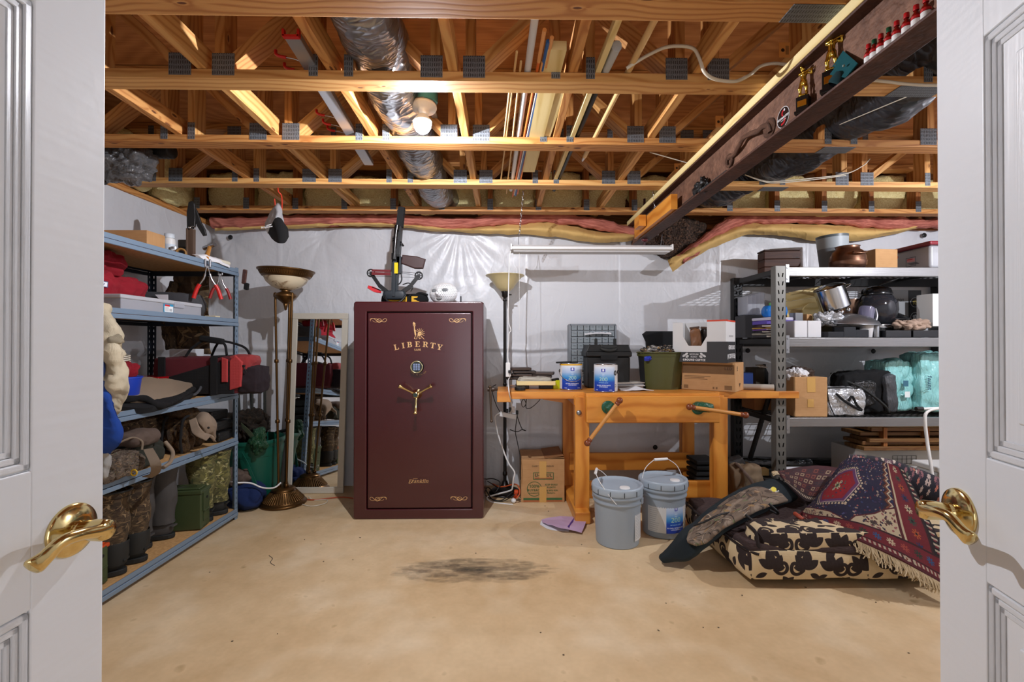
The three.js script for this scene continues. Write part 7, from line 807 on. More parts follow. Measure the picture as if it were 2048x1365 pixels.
// ---------- grey shelving unit along the right of the back wall ----------
const RX0 = 1.98, RX1 = 3.83, RZ0 = -3.315, RZ1 = -3.925, RL = [0.16, 0.70, 1.284, 1.80];
{ const t = thing('shelving_unit', 'heavy grey steel shelving unit with wire decks at the right back wall', 'shelf', [(RX0 + RX1) / 2, 0, (RZ0 + RZ1) / 2]), H = 1.805;
  const slot = (() => { const s = new THREE.Shape(); s.moveTo(-0.036, 0); s.lineTo(0.036, 0); s.lineTo(0.036, H); s.lineTo(-0.036, H); s.closePath(); for (let y = 0.05; y < H - 0.06; y += 0.062) for (const k of [-1, 1]) { const p = new THREE.Path(); p.moveTo(k * 0.008, y); p.lineTo(k * 0.017, y); p.lineTo(k * 0.022, y + 0.03); p.lineTo(k * 0.013, y + 0.03); p.closePath(); s.holes.push(p); } return new THREE.ExtrudeGeometry(s, { depth: 0.002, bevelEnabled: false }); })();
  for (const x of [RX0 + 0.036, RX1 - 0.036]) for (const [z, m] of [[RZ0, MAT.grayPost], [RZ1, MAT.black]]) wpart(t, 'post', join([T(slot.clone(), x, 0, z - 0.002), bx(0.003, H, 0.06, x - 0.036, H / 2, z - 0.03), bx(0.003, H, 0.06, x + 0.036, H / 2, z - 0.03), bx(0.066, H, 0.002, x, H / 2, z - 0.05)]), m);
  for (const y of RL) { for (const [z, m] of [[RZ0 - 0.006, MAT.grayBeam], [RZ1 + 0.006, MAT.black]]) wpart(t, 'beam', rb(RX1 - RX0 - 0.145, 0.068, 0.03, 0.005, (RX0 + RX1) / 2, y - 0.036, z - 0.01), m); for (const x of [RX0 + 0.03, RX1 - 0.03]) wpart(t, 'side_beam', rb(0.025, 0.04, 0.5, 0.004, x, y - 0.03, (RZ0 + RZ1) / 2), MAT.black); for (const x of [RX0 + 0.085, RX1 - 0.085]) wpart(t, 'bracket', join([bx(0.024, 0.13, 0.003, x, y - 0.05, RZ0 + 0.002), T(R(cyl(0.006, 0.006, 0.006, 0, 0, 0, 10), PI / 2), x, y - 0.01, RZ0 + 0.004), T(R(cyl(0.006, 0.006, 0.006, 0, 0, 0, 10), PI / 2), x, y - 0.09, RZ0 + 0.004)]), MAT.steel);
    const w = []; for (let x = RX0 + 0.06; x < RX1 - 0.05; x += 0.05) w.push(bx(0.0035, 0.0035, 0.58, x, y - 0.003, (RZ0 + RZ1) / 2)); for (let z = RZ1 + 0.04; z < RZ0 - 0.02; z += 0.05) w.push(bx(RX1 - RX0 - 0.1, 0.0035, 0.0035, (RX0 + RX1) / 2, y - 0.006, z)); for (const x of [2.4, 2.9, 3.4]) w.push(bx(0.02, 0.02, 0.56, x, y - 0.018, (RZ0 + RZ1) / 2)); wpart(t, 'wire_deck', join(w), MAT.black).userData.kind = 'stuff'; }
}
solo('diagonal_pole', 'black tube leaning diagonally behind the bench end by the shelf post', 'pole', rod([2.137,0.919,-3.62], [2.004,0.3,-3.72], 0.019), MAT.black);
// --- top deck ---
{ const t = thing('wooden_crate', 'dark brown grooved wooden box at the left end of the grey unit top', 'box', [2.27, 1.80, -3.76], -0.12); for (let i = 0; i < 3; i++) part(t, 'board', metric(rb(0.28, 0.062, 0.13, 0.004, 0, 0.032 + i * 0.064, 0), 0, i), M(0x5b4436, 0.6, { map: pineB })); part(t, 'top_board', metric(rb(0.285, 0.012, 0.135, 0.003, 0, 0.2, 0), 0), M(0x4a372c, 0.6, { map: pineB })); }
{ const t = thing('canister', 'grey cylindrical canister with a pale band on the grey unit top', 'canister', [2.66, 1.80, -3.66]); const g = (y0, y1, m, n) => part(t, n, T(cyl(0.092 + 0.02 * (y1 / 0.3) , 0.092 + 0.02 * (y0 / 0.3), y1 - y0, 0, 0, 0, 44), 0, (y0 + y1) / 2, 0), m); g(0, 0.2, M(0x7c8286, 0.45), 'body'); g(0.2, 0.285, M(0xa9b2b6, 0.45), 'pale_band'); g(0.285, 0.305, M(0x5a6468, 0.4), 'rim'); t.rotation.z = 0.05; }
{ const t = thing('copper_pot', 'round copper pot with a riveted handle on the grey unit top', 'pot', [2.62, 1.80, -3.46]); part(t, 'pot_body', lathe([[0, 0], [0.10, 0], [0.118, 0.03], [0.122, 0.06], [0.119, 0.064], [0.116, 0.1], [0.098, 0.138], [0.078, 0.152], [0.076, 0.172], [0.082, 0.178], [0.074, 0.176], [0.07, 0.15]], 56), MAT.copper); part(t, 'handle', tube([[0.03, 0.12, 0.105], [0.045, 0.115, 0.128], [-0.0, 0.105, 0.138], [-0.045, 0.112, 0.125], [-0.03, 0.12, 0.104]], 0.006, 40, 8), MAT.copper); part(t, 'seam', T(R(new THREE.TorusGeometry(0.121, 0.002, 6, 48), PI / 2), 0, 0.062, 0), MAT.copper); }
carton('cardboard_box', 'brown cardboard box between the copper pot and red-lidded box', 0.19, 0.165, 0.2, [2.93, 1.80, -3.58], 0.1, { tape: false });
{ const t = thing('storage_box', 'clear plastic storage box with a dark red lid on the grey unit top', 'box', [3.39, 1.80, -3.60]); part(t, 'tub', rb(0.46, 0.17, 0.5, 0.02, 0, 0.085, 0, 3), M(0xd9dade, 0.3, { transmission: 0.55, thickness: 0 })); part(t, 'contents', soft(0.4, 0.13, 0.44, { k: 0.3, amp: 0.01 }), M(0xb9b9bf, 0.7), 'pale cloth inside'); part(t, 'lid', rb(0.49, 0.03, 0.53, 0.01, 0, 0.185, 0, 2), M(0x7a1420, 0.4), 'dark red lid'); print(t, 'label', 0.12, 0.09, [-0.2325, 0.07, 0.1], [0, -PI / 2, 0], (k) => { k.strokeStyle = '#3a3a40'; k.lineWidth = 3; k.strokeRect(4, 8, 70, 56); k.fillStyle = '#d8969c'; k.fillRect(10, 14, 58, 22); k.fillStyle = '#c02a34'; k.fillRect(12, 16, 40, 6); k.fillStyle = '#5a5e62'; for (let i = 0; i < 4; i++) k.fillRect(14 + i * 8, 42 + i * 4, 66, 3); }, { px: 128, alpha: true }); part(t, 'red_dot', bx(0.002, 0.02, 0.024, -0.233, 0.13, -0.04), M(0xc01820, 0.5)); }
// --- second deck ---
const Y2 = 1.285;
for (let i = 0; i < 4; i++) solo('plastic_tub', ['largest nested frosted tub at the left end of the second deck', 'second nested frosted tub at the left end of the second deck', 'third nested frosted tub at the left end of the second deck', 'smallest nested frosted tub at the left end of the second deck'][i], 'tub', rb(0.05, 0.16 + 0.012 * i, 0.16, 0.012, 2.005 + i * 0.034 + 0.02, Y2 + 0.27 - 0.0 + 0.004 * i, -3.83, 2), MAT.milky);
solo('storage_carton', 'dim grey carton under the nested frosted tubs', 'box', rb(0.2, 0.185, 0.17, 0.006, 2.08, Y2 + 0.0935, -3.83), MAT.grayCloth);
{ const L = [['black album', 0x201d20, 0.018], ['grey book', 0x8a8478, 0.016], ['dark slab', 0x1d1b1e, 0.018], ['purple folder', 0x6a3f8e, 0.012], ['ochre envelope', 0xb08a34, 0.01], ['dark maroon book', 0x3a2030, 0.022], ['violet box', 0x5a46a8, 0.03], ['white-topped box', 0xc9c6d6, 0.022]]; let y = Y2; L.forEach(([s, c, h], i) => { const t = thing('stacked_book', s + ' in the pile at the left end of the second deck', 'book', [2.125, y, -3.58], 0.25 * Math.sin(i * 2.1)); part(t, 'cover', rb(0.24, h, 0.2, 0.003, 0, h / 2, 0), M(c, 0.5)); part(t, 'pages', rb(0.236, h * 0.6, 0.203, 0.001, -0.001, h / 2, 0), M(i > 5 ? c : 0xb7b0a4, 0.7)); y += h + 0.001; });
  const t = thing('blue_jug', 'bright blue plastic jug on the book pile behind the front post', 'jug', [2.14, y, -3.60]); part(t, 'jug_body', soft(0.19, 0.10, 0.1, { k: 0.6, amp: 0.006 }), M(0x1c6fc0, 0.25)); part(t, 'neck', T(lathe([[0.03, 0], [0.035, 0.03], [0.03, 0.05], [0, 0.05]], 24), 0.03, 0.09, 0), M(0x1a4f88, 0.3)); part(t, 'green_cap', T(cyl(0.014, 0.014, 0.02), -0.03, 0.11, 0), M(0x4c9a48, 0.4)); part(t, 'label', rb(0.05, 0.035, 0.002, 0.001, 0.0, 0.045, 0.051), MAT.paper); }
{ const t = thing('wooden_bowl', 'pale wooden box with a round board leaning behind the steel pot', 'bowl', [2.52, Y2, -3.76]); const g = (x) => metric(x, 0); part(t, 'panel', R(g(bx(0.34, 0.02, 0.02)), 0, 0, 0.2).translate(0, 0.40, 0.01), MAT.palePine); for (let i = 0; i < 4; i++) part(t, 'board', R(g(rb(0.36, 0.068, 0.016, 0.002)), 0, 0, 0.14).translate(-0.01, 0.15 + i * 0.07, 0), MAT.palePine); part(t, 'round_board', R(g(T(R(cyl(0.11, 0.11, 0.02, 0, 0, 0, 48), PI / 2), 0, 0, 0)), 0, 0, 0.1).translate(0.02, 0.18, 0.04), MAT.palePine, 'round pale board'); part(t, 'foot', g(rb(0.36, 0.12, 0.05, 0.004, -0.01, 0.06, -0.01)), MAT.palePine); }
function pot(t, r, h, m) { part(t, 'pot_body', lathe([[0, 0], [r - 0.01, 0], [r, 0.012], [r, h], [r + 0.006, h + 0.003], [r - 0.003, h + 0.001], [r - 0.004, 0.014], [0, 0.006]], 56), m); }
{ const t = thing('stock_pot', 'shiny steel stock pot tipped over on the second deck', 'pot', [2.60, Y2 + 0.225, -3.56]); t.rotation.z = 0.32; pot(t, 0.105, 0.17, MAT.chrome); part(t, 'lid', T(lathe([[0, 0.03], [0.05, 0.026], [0.1, 0.008], [0.109, 0]], 48), 0, 0.175, 0), MAT.chrome); part(t, 'handle', tube([[0.1, 0.13, 0.02], [0.15, 0.15, 0.03], [0.15, 0.15, -0.03], [0.1, 0.13, -0.02]], 0.006, 30, 8), MAT.chrome); }
solo('pot_stand', 'dark carton holding up the tipped steel pot', 'box', rb(0.2, 0.18, 0.18, 0.006, 2.62, Y2 + 0.09, -3.58), MAT.black);
{ const t = thing('saucepan', 'copper-toned saucepan behind the dark glass jar', 'pot', [2.84, Y2 + 0.18, -3.72]); pot(t, 0.085, 0.13, M(0xa98a76, 0.22, { metalness: 0.85 })); part(t, 'base_stand', T(cyl(0.08, 0.08, 0.178), 0, -0.09, 0), MAT.black); part(t, 'handle', rod([0.08, 0.10, 0], [0.2, 0.12, 0.06], 0.008), MAT.black); }
{ const t = thing('glass_jar', 'large dark glass blender jar with a black lid and chrome band', 'jar', [2.94, Y2 + 0.085, -3.58]); part(t, 'glass', lathe([[0.06, 0], [0.085, 0.02], [0.125, 0.07], [0.138, 0.13], [0.134, 0.19], [0.105, 0.24], [0.07, 0.265]], 56), M(0x3c3d44, 0.08, { transmission: 0.6, thickness: 0 })); part(t, 'band', T(lathe([[0.1, 0], [0.104, 0.004], [0.104, 0.026], [0.1, 0.03]], 48), 0, -0.012, 0), MAT.chrome); part(t, 'lid', T(lathe([[0.1, 0], [0.104, 0.01], [0.09, 0.05], [0.05, 0.07], [0, 0.072]], 48), 0, 0.25, 0), MAT.blackGloss); part(t, 'dark_contents', T(soft(0.15, 0.14, 0.15, { k: 0.8, amp: 0.02, freq: 12 }), 0, 0.03, 0), MAT.blackMatte); part(t, 'base', T(lathe([[0, -0.085], [0.12, -0.085], [0.12, -0.05], [0.1, -0.012], [0, -0.01]], 40), 0, 0, 0), MAT.black); part(t, 'pan_handle', tube([[0.02, 0.33, 0], [0.1, 0.36, 0.02], [0.2, 0.40, 0.02]], 0.007, 20, 8), MAT.black); }
{ const t = thing('plastic_jar', 'squat purple-tinted plastic jar left of the dark glass jar', 'jar', [2.78, Y2 + 0.12, -3.50]); part(t, 'jar_body', R(lathe([[0, 0], [0.05, 0], [0.055, 0.03], [0.05, 0.11], [0.042, 0.12]], 36), 0, 0, -0.2), M(0x8a86a0, 0.15, { transmission: 0.5, thickness: 0 })); part(t, 'jar_lid', T(cyl(0.05, 0.05, 0.02), 0, -0.005, 0), MAT.chrome); part(t, 'stand', rb(0.12, 0.115, 0.12, 0.01, 0, -0.0625, 0), MAT.black); }
{ const t = thing('cooker_box', 'grey appliance carton lettered POT with a black picture strip', 'box', [3.23, Y2 + 0.09, -3.80]); part(t, 'carton', rb(0.36, 0.30, 0.2, 0.003, 0, 0.15, 0), M(0x8e9092, 0.6)); part(t, 'black_strip', bx(0.105, 0.298, 0.002, 0.127, 0.15, 0.101), M(0x151617, 0.5)); print(t, 'lettering', 0.2, 0.05, [-0.06, 0.22, 0.1025], [0, 0, 0], (k) => words(k, 'INSTANT POT', 50, 13, 15, '#2a2b2d', 'sans-serif', 'bold'), { px: 256, alpha: true }); for (const [y, c] of [[0.2, '#8a7a3a'], [0.08, '#b9bcbe']]) print(t, 'picture', 0.085, 0.085, [0.127, y, 0.1035], [0, 0, 0], (k) => { k.strokeStyle = '#c9ccce'; k.lineWidth = 4; k.beginPath(); k.arc(50, 50, 44, 0, 7); k.stroke(); k.fillStyle = c; for (let i = 0; i < 5; i++) { k.beginPath(); k.ellipse(50 + Math.cos(i * 1.26) * 16, 50 + Math.sin(i * 1.26) * 16, 13, 8, i, 0, 7); k.fill(); } }, { px: 96, alpha: true }); part(t, 'stand', bx(0.36, 0.09, 0.2, 0, -0.045, 0), MAT.black); }
carton('white_box', 'tall white box at the right edge of the second deck', 0.2, 0.25, 0.14, [3.37, Y2 + 0.085, -3.52], 0, { m: M(0xe2e2e0, 0.5), tape: false });
{ const t = thing('slow_cooker', 'black slow cooker with a glass lid behind the beige cloth', 'cooker', [3.04, Y2 + 0.058, -3.58]); part(t, 'cooker_body', lathe([[0, 0], [0.10, 0], [0.12, 0.03], [0.125, 0.09], [0.128, 0.095], [0, 0.1]], 48).scale(1.15, 1, 0.8), MAT.blackGloss); part(t, 'lid', T(lathe([[0, 0.05], [0.06, 0.042], [0.12, 0.006], [0.13, 0]], 48).scale(1.15, 1, 0.8), 0, 0.096, 0), MAT.blackGloss); part(t, 'knob', tor(0.014, 0.004, 0, 0.16, 0, 20), MAT.chrome); }
{ const t = thing('wok_lid', 'wide brushed silver domed lid lying on the dark blocks', 'lid', [2.66, Y2 + 0.10, -3.50]); part(t, 'dome', R(lathe([[0, 0.085], [0.04, 0.083], [0.12, 0.065], [0.18, 0.03], [0.195, 0.006], [0.2, 0.002], [0.192, 0]], 64), 0.06, 0, -0.03), MAT.steel); part(t, 'handle', tube([[0.17, 0.03, 0.05], [0.185, 0.07, 0.04], [0.19, 0.12, 0.02]], 0.009, 20, 8), MAT.steel); part(t, 'cone', T(lathe([[0, 0], [0.11, 0.002], [0.17, 0.028], [0, 0.03]], 40), 0, -0.03, 0), MAT.steel); part(t, 'ball_knob', sph(0.02, -0.1, 0.095, 0.05), MAT.chrome); part(t, 'ball_knob', sph(0.017, -0.03, 0.115, 0.03), MAT.chrome); }
solo('foil_bag', 'crumpled silver foil bag beside the small white boxes', 'bag', T(soft(0.2, 0.11, 0.12, { k: 0.7, amp: 0.03, freq: 16, seed: 3, crease: 0.03, flatten: false }), 2.45, Y2 + 0.085, -3.46), MAT.silverBag);
for (const [x, s] of [[2.185, 'left small white carton at the front of the second deck'], [2.29, 'right small white carton at the front of the second deck']]) carton('white_box', s, 0.097, 0.122, 0.1, [x, Y2, -3.40], x > 2.2 ? -0.03 : 0.05, { m: M(0xd6d7da, 0.5), tape: false });
carton('gray_box', 'small open grey box behind the white cartons', 0.07, 0.19, 0.06, [2.26, Y2, -3.52], 0.2, { m: M(0x84868a, 0.6), tape: false }); carton('kraft_box', 'small brown box behind the right white carton', 0.06, 0.18, 0.06, [2.335, Y2, -3.52], 0.4, { tape: false });
[[2.43, 0.04, 0, 0.055, 0.12, 'low dark foam block right of the white cartons'], [2.53, 0.075, 0.0, 0.06, 0.09, 'left upright dark grey foam block under the domed lid'], [2.625, 0.055, 0.0, 0.05, 0.1, 'right low dark grey foam block under the domed lid']].forEach(([x, h, y, d, w, s]) => solo('foam_block', s, 'block', rb(w, h, d + 0.04, 0.004, x, Y2 + h / 2, -3.37), M(0x2d3036, 0.8, { bumpMap: rustB, bumpScale: 0.002 })));
solo('paper_cup', 'white paper cup at the front edge of the second deck', 'cup', lathe([[0, 0], [0.034, 0], [0.047, 0.105], [0.049, 0.108], [0.045, 0.108], [0.032, 0.004], [0, 0.004]], 40).translate(2.70, Y2, -3.38), M(0xd0d0d2, 0.5)); solo('spray_can', 'slim silver can beside the paper cup', 'can', lathe([[0, 0], [0.019, 0], [0.02, 0.004], [0.02, 0.085], [0.012, 0.098], [0, 0.1]], 28).translate(2.765, Y2, -3.37), MAT.steel);
for (const [x, w, s] of [[2.90, 0.19, 'left flat black box at the front of the second deck'], [3.11, 0.2, 'right flat black box at the front of the second deck']]) solo('flat_box', s, 'box', rb(w, 0.05, 0.16, 0.004, x, Y2 + 0.025, -3.41), M(0x17181c, 0.5));
solo('beige_cloth', 'rumpled beige cloth lying on the flat black boxes', 'cloth', T(soft(0.28, 0.085, 0.14, { k: 0.8, amp: 0.03, freq: 11, seed: 8, crease: 0.025 }), 3.08, Y2 + 0.051, -3.42), cloth(0xc4a894));
// --- third deck ---
const Y3 = 0.701;
{ const t = carton('cardboard_box', 'open cardboard box with tape stuffed with white paper on the third deck', 0.235, 0.29, 0.25, [2.255, Y3, -3.46], -0.03, { tape: false }); part(t, 'tape', join([bx(0.06, 0.11, 0.001, 0.0, 0.235, 0.1265), bx(0.045, 0.06, 0.001, -0.005, 0.1, 0.1265)]), MAT.tape); part(t, 'paper', T(soft(0.14, 0.09, 0.12, { k: 0.7, amp: 0.03, freq: 18, crease: 0.02 }), -0.05, 0.26, 0.04), MAT.paper, 'white paper wad'); part(t, 'dark_contents', T(soft(0.2, 0.09, 0.14, { k: 0.7, amp: 0.03, freq: 14, seed: 4 }), 0.02, 0.26, -0.05), M(0x3a2a20, 0.7)); }
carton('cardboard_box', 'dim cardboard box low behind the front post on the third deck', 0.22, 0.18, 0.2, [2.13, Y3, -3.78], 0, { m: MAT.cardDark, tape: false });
{ const t = thing('cooler_bag', 'small silver insulated bag with a black handle strap', 'bag', [2.51, Y3, -3.41]); part(t, 'bag_body', soft(0.29, 0.215, 0.16, { k: 0.22, amp: 0.014, freq: 9, seed: 3, crease: 0.012 }), MAT.silverBag); part(t, 'handle', tube([[-0.08, 0.17, 0.085], [-0.03, 0.12, 0.095], [0.05, 0.07, 0.098], [0.1, 0.05, 0.095], [0.06, 0.09, 0.1], [0.03, 0.15, 0.095], [-0.0, 0.12, 0.1]], 0.009, 50, 8), MAT.blackCloth); part(t, 'edge_piping', join([tube([[-0.14, 0.21, 0.07], [-0.13, 0.1, 0.082], [-0.09, 0.01, 0.08]], 0.004, 24, 6), tube([[-0.14, 0.21, 0.07], [0, 0.215, 0.07], [0.13, 0.2, 0.07]], 0.004, 24, 6)]), MAT.blackCloth); }
{ const t = thing('cooler_bag', 'large black cooler bag slumped behind the silver one', 'bag', [2.80, Y3, -3.56]); part(t, 'bag_body', R(soft(0.40, 0.33, 0.2, { k: 0.3, amp: 0.02, freq: 6, seed: 6, crease: 0.015 }), 0, 0, 0.05), MAT.blackCloth); part(t, 'side_flap', T(R(soft(0.09, 0.31, 0.2, { k: 0.3, amp: 0.012, freq: 8, seed: 7 }), 0, 0, 0.1), 0.16, 0.0, 0.03), M(0x4a4c50, 0.45, { bumpMap: plasB, bumpScale: 0.008 }), 'grey side flap'); part(t, 'pocket', T(soft(0.2, 0.2, 0.06, { k: 0.55, amp: 0.014, freq: 9, seed: 8 }), -0.07, 0.06, 0.1), MAT.blackBag); part(t, 'strap', tube([[-0.18, 0.25, 0.08], [-0.1, 0.2, 0.14], [0.05, 0.08, 0.15], [0.1, 0.02, 0.14]], 0.009, 30, 8), MAT.rubber); }
solo('wire_hoop', 'thin wire hoop sticking up behind the silver bag', 'hoop', tube([[2.561,0.904,-3.6],[2.589,0.992,-3.6],[2.662,1.031,-3.6],[2.702,1.011,-3.6],[2.674,0.934,-3.58],[2.593,0.909,-3.55]], 0.003, 50, 6), MAT.steel);
{ const mk = (s, x, y, z, w, h, d, seed, word) => { const t = thing('diaper_pack', s, 'package', [x, y, z]); part(t, 'pack', soft(w, h, d, { k: 0.3, amp: 0.016, freq: 7, seed, crease: 0.015 }), MAT.tealBag); print(t, 'lettering', 0.16, 0.05, [-w * 0.3, h * 0.5, d / 2 + 0.014], [0, 0, -PI / 2], (k) => words(k, word, 50, 15, 26, '#1c4560', 'sans-serif', 'bold'), { px: 128, alpha: true }); for (let i = 0; i < 2; i++) part(t, 'window_mark', bx(0.04, 0.045, 0.001, w * 0.12 + i * 0.012, h * (0.55 - i * 0.2), d / 2 + 0.016), i ? M(0xe6efee, 0.3) : M(0x3a6a80, 0.3), 'printed square'); return t; };
  mk('left teal shrink-wrapped soft package on the third deck', 3.05, Y3, -3.60, 0.24, 0.42, 0.22, 3, 'faunt'); mk('right teal shrink-wrapped soft package with a pale front', 3.29, Y3, -3.55, 0.27, 0.48, 0.24, 8, 'faunt'); }
// --- below ---
{ const t = thing('slat_bench', 'folded wooden slat seat laid on the white cartons under the grey unit', 'bench', [3.05, 0.44, -3.5]); for (const [y, x, dz] of [[0.155, 0.06, 0], [0.115, 0.0, -0.03], [0.075, 0.03, 0.02], [0.05, -0.0, -0.01], [0.016, -0.02, 0.03]]) part(t, 'slat', metric(rb(0.72, 0.028, 0.2, 0.004, x, y, dz), 0, y * 9), M(0x8f8678, 0.6, { map: pineA })); for (const x of [-0.2, 0.12]) part(t, 'crosspiece', metric(rb(0.03, 0.17, 0.05, 0.004, x, 0.086, 0.085), 1), MAT.pineDark); }
{ const t = thing('appliance_box', 'large white appliance carton printed with a black table under the slats', 'box', [3.08, 0.17, -3.60]); part(t, 'carton', rb(0.8, 0.265, 0.26, 0.004, 0, 0.1325, 0), M(0xc9c9c7, 0.6)); print(t, 'printing', 0.2, 0.2, [-0.02, 0.13, 0.1325], [0, 0, 0], (k) => { k.strokeStyle = '#2c2c2e'; k.lineWidth = 1.6; k.strokeRect(4, 10, 92, 30); for (let i = 1; i < 5; i++) { k.beginPath(); k.moveTo(4 + i * 18.4, 10); k.lineTo(4 + i * 18.4, 40); k.stroke(); } k.beginPath(); k.moveTo(4, 22); k.lineTo(96, 22); k.moveTo(4, 10); k.lineTo(4, 96); k.stroke(); words(k, '4C-15', 60, 58, 12, '#6a6a6c'); words(k, '4/2000', 40, 76, 9, '#8a8a8c'); }, { px: 192, alpha: true }); }
{ const t = thing('white_bin', 'white lidded plastic bin in front of the printed carton', 'bin', [3.07, 0, -3.16]); part(t, 'bin_body', rb(0.22, 0.36, 0.22, 0.02, 0, 0.18, 0, 2), M(0xd0d1d0, 0.45)); part(t, 'lid', rb(0.25, 0.04, 0.25, 0.012, 0, 0.38, 0, 2), M(0xdededc, 0.4)); }
{ const t = thing('folding_chair', 'white tubular metal chair frame standing by the right door', 'chair', [2.92, 0, -3.1]); wpart(t, 'tube_frame', tube([[3.054,0.799,-3.1],[2.956,0.792,-3.1],[2.897,0.772,-3.1],[2.879,0.724,-3.1],[2.892,0.58,-3.1],[2.894,0.449,-3.08],[2.901,0.292,-3.06],[2.923,0.158,-3.04]], 0.010, 80, 10), MAT.white); wpart(t, 'rubber_foot', rod([2.817,0.792,-3.1], [2.862,0.792,-3.1], 0.014), MAT.black); wpart(t, 'cross_tube', rod([2.862,0.792,-3.1], [2.984,0.796,-3.1], 0.008), MAT.white); }
solo('rolled_sheet', 'long shiny black rolled plastic sheet on the floor at the back wall', 'roll', lumpy(rod([1.95, 0.22, -3.88], [3.1, 0.2, -3.86], 0.06, 0.06, 24), 0.006, 9, 3), MAT.blackBag); solo('rolled_sheet', 'second black roll lying on the floor below the shiny one', 'roll', rod([1.7, 0.075, -3.86], [2.9, 0.075, -3.84], 0.07, 0.07, 24), MAT.blackMatte);
solo('wood_offcut', 'small pale wood offcut at the foot of the grey post', 'offcut', rb(0.08, 0.05, 0.06, 0.003, 1.93, 0.28, -3.42), MAT.palePine); solo('white_board', 'flat white board edge showing behind the folded rug', 'board', rb(0.34, 0.03, 0.16, 0.003, 2.24, 0.27, -3.45), MAT.paper);
solo('black_tote', 'dark storage tote behind the rugs at the post foot', 'tote', rb(0.6, 0.25, 0.3, 0.01, 2.2, 0.125, -3.47), MAT.blackMatte);
{ const t = thing('canvas_bag', 'brown canvas field bag with dark trim slumped by the bench leg', 'bag', [1.78, 0, -3.42]); part(t, 'bag_body', soft(0.26, 0.36, 0.24, { k: 0.5, amp: 0.025, freq: 6, seed: 5, crease: 0.02 }), MAT.brownBag); part(t, 'dark_flap', T(R(soft(0.2, 0.36, 0.1, { k: 0.5, amp: 0.015, freq: 7, seed: 6 }), 0, 0, 0.45), 0.07, 0.05, -0.04), M(0x2a2624, 0.6)); part(t, 'strap', tube([[-0.08, 0.36, 0.06], [-0.02, 0.28, 0.125], [0.02, 0.2, 0.13], [-0.02, 0.16, 0.12]], 0.012, 24, 8), MAT.taupe); }
{ const t = thing('black_net', 'black rubber mesh crate under the bench between the right legs', 'crate', [1.52, 0, -3.52]); for (let i = 0; i < 8; i++) part(t, 'rib', lumpy(rb(0.16, 0.03, 0.2, 0.008, 0, 0.05 + i * 0.042, 0, 2), 0.004, 30, i), MAT.blackMatte); }
// ---------- cushions, gun case and rugs ----------
const damask = canvas(512, 512, (k) => { const r = rng(17); k.fillStyle = '#d8c29a'; k.fillRect(0, 0, 512, 512); k.fillStyle = '#2b1f1e'; k.strokeStyle = '#2b1f1e'; k.lineCap = 'round';
  const leaf = (x, y, a, l, w) => { k.save(); k.translate(x, y); k.rotate(a); k.beginPath(); k.moveTo(0, 0); k.bezierCurveTo(w, -l * 0.3, w * 0.9, -l * 0.8, 0, -l); k.bezierCurveTo(-w * 0.7, -l * 0.7, -w, -l * 0.3, 0, 0); k.fill(); k.restore(); };
  for (let gy = 0; gy < 4; gy++) for (let gx = 0; gx < 4; gx++) { const x = gx * 128 + (gy % 2) * 64 + 20 + r() * 24, y = gy * 128 + 90 + r() * 20, f = r() < 0.5 ? -1 : 1; for (const [da, l, w] of [[-1.0, 72, 27], [-0.25, 84, 32], [0.6, 72, 27], [1.4, 52, 20]]) leaf(x, y, da * f, l, w); k.lineWidth = 15; k.beginPath(); k.moveTo(x + 8 * f, y + 4); k.bezierCurveTo(x + 40 * f, y + 44, x + 74 * f, y + 8, x + 56 * f, y - 22); k.bezierCurveTo(x + 44 * f, y - 34, x + 30 * f, y - 20, x + 40 * f, y - 10); k.stroke(); leaf(x + 46 * f, y + 34, 2.4 * f, 60, 20); leaf(x - 24 * f, y + 20, -2 * f, 52, 18); } }, { wrap: THREE.RepeatWrapping, rx: 1.7 });
MAT.damask = cloth(0xffffff, { map: damask, sheenColor: new THREE.Color(0x8a7a60) });
{ const t = thing('dog_bed', 'folded brown plush pet cushion with cream and dark leaf patterned sides', 'cushion', [1.84, 0.03, -2.72]);
  const a = part(t, 'lower_cushion', metric(soft(1.26, 0.145, 0.86, { k: 0.14, amp: 0.012, freq: 3, seed: 2, n: 26 }), 0), MAT.damask, 'leaf patterned lower cushion'); a.rotation.x = -0.03; const b = part(t, 'plush_top', T(soft(1.23, 0.055, 0.83, { k: 0.16, amp: 0.016, freq: 4, seed: 3, n: 26, flatten: false }), 0, 0.112, 0), MAT.plush, 'dark brown plush top'); b.rotation.x = -0.03;
  part(t, 'folded_flap', T(metric(soft(1.16, 0.125, 0.22, { k: 0.3, amp: 0.012, freq: 4, seed: 6, n: 26, flatten: false }), 0), 0.04, 0.118, 0.29), MAT.damask, 'leaf patterned folded flap'); part(t, 'piping', join([tube([[-0.535, 0.13, 0.385], [-0.545, 0.18, 0.39], [-0.54, 0.23, 0.36], [-0.535, 0.24, 0.26]], 0.009, 30, 8), tube([[-0.62, 0.135, -0.38], [-0.625, 0.145, 0], [-0.60, 0.15, 0.36], [-0.55, 0.14, 0.41]], 0.007, 40, 8)]), cloth(0x2c2120)); print(t, 'label', 0.1, 0.03, [0.37, 0.088, 0.433], [-0.15, 0, 0], (k) => { k.fillStyle = '#231a19'; k.fillRect(0, 0, 100, 30); words(k, 'KIRKLAND', 50, 16, 17, '#cfc6b8'); }, { px: 128, label: 'woven maker label' }); }
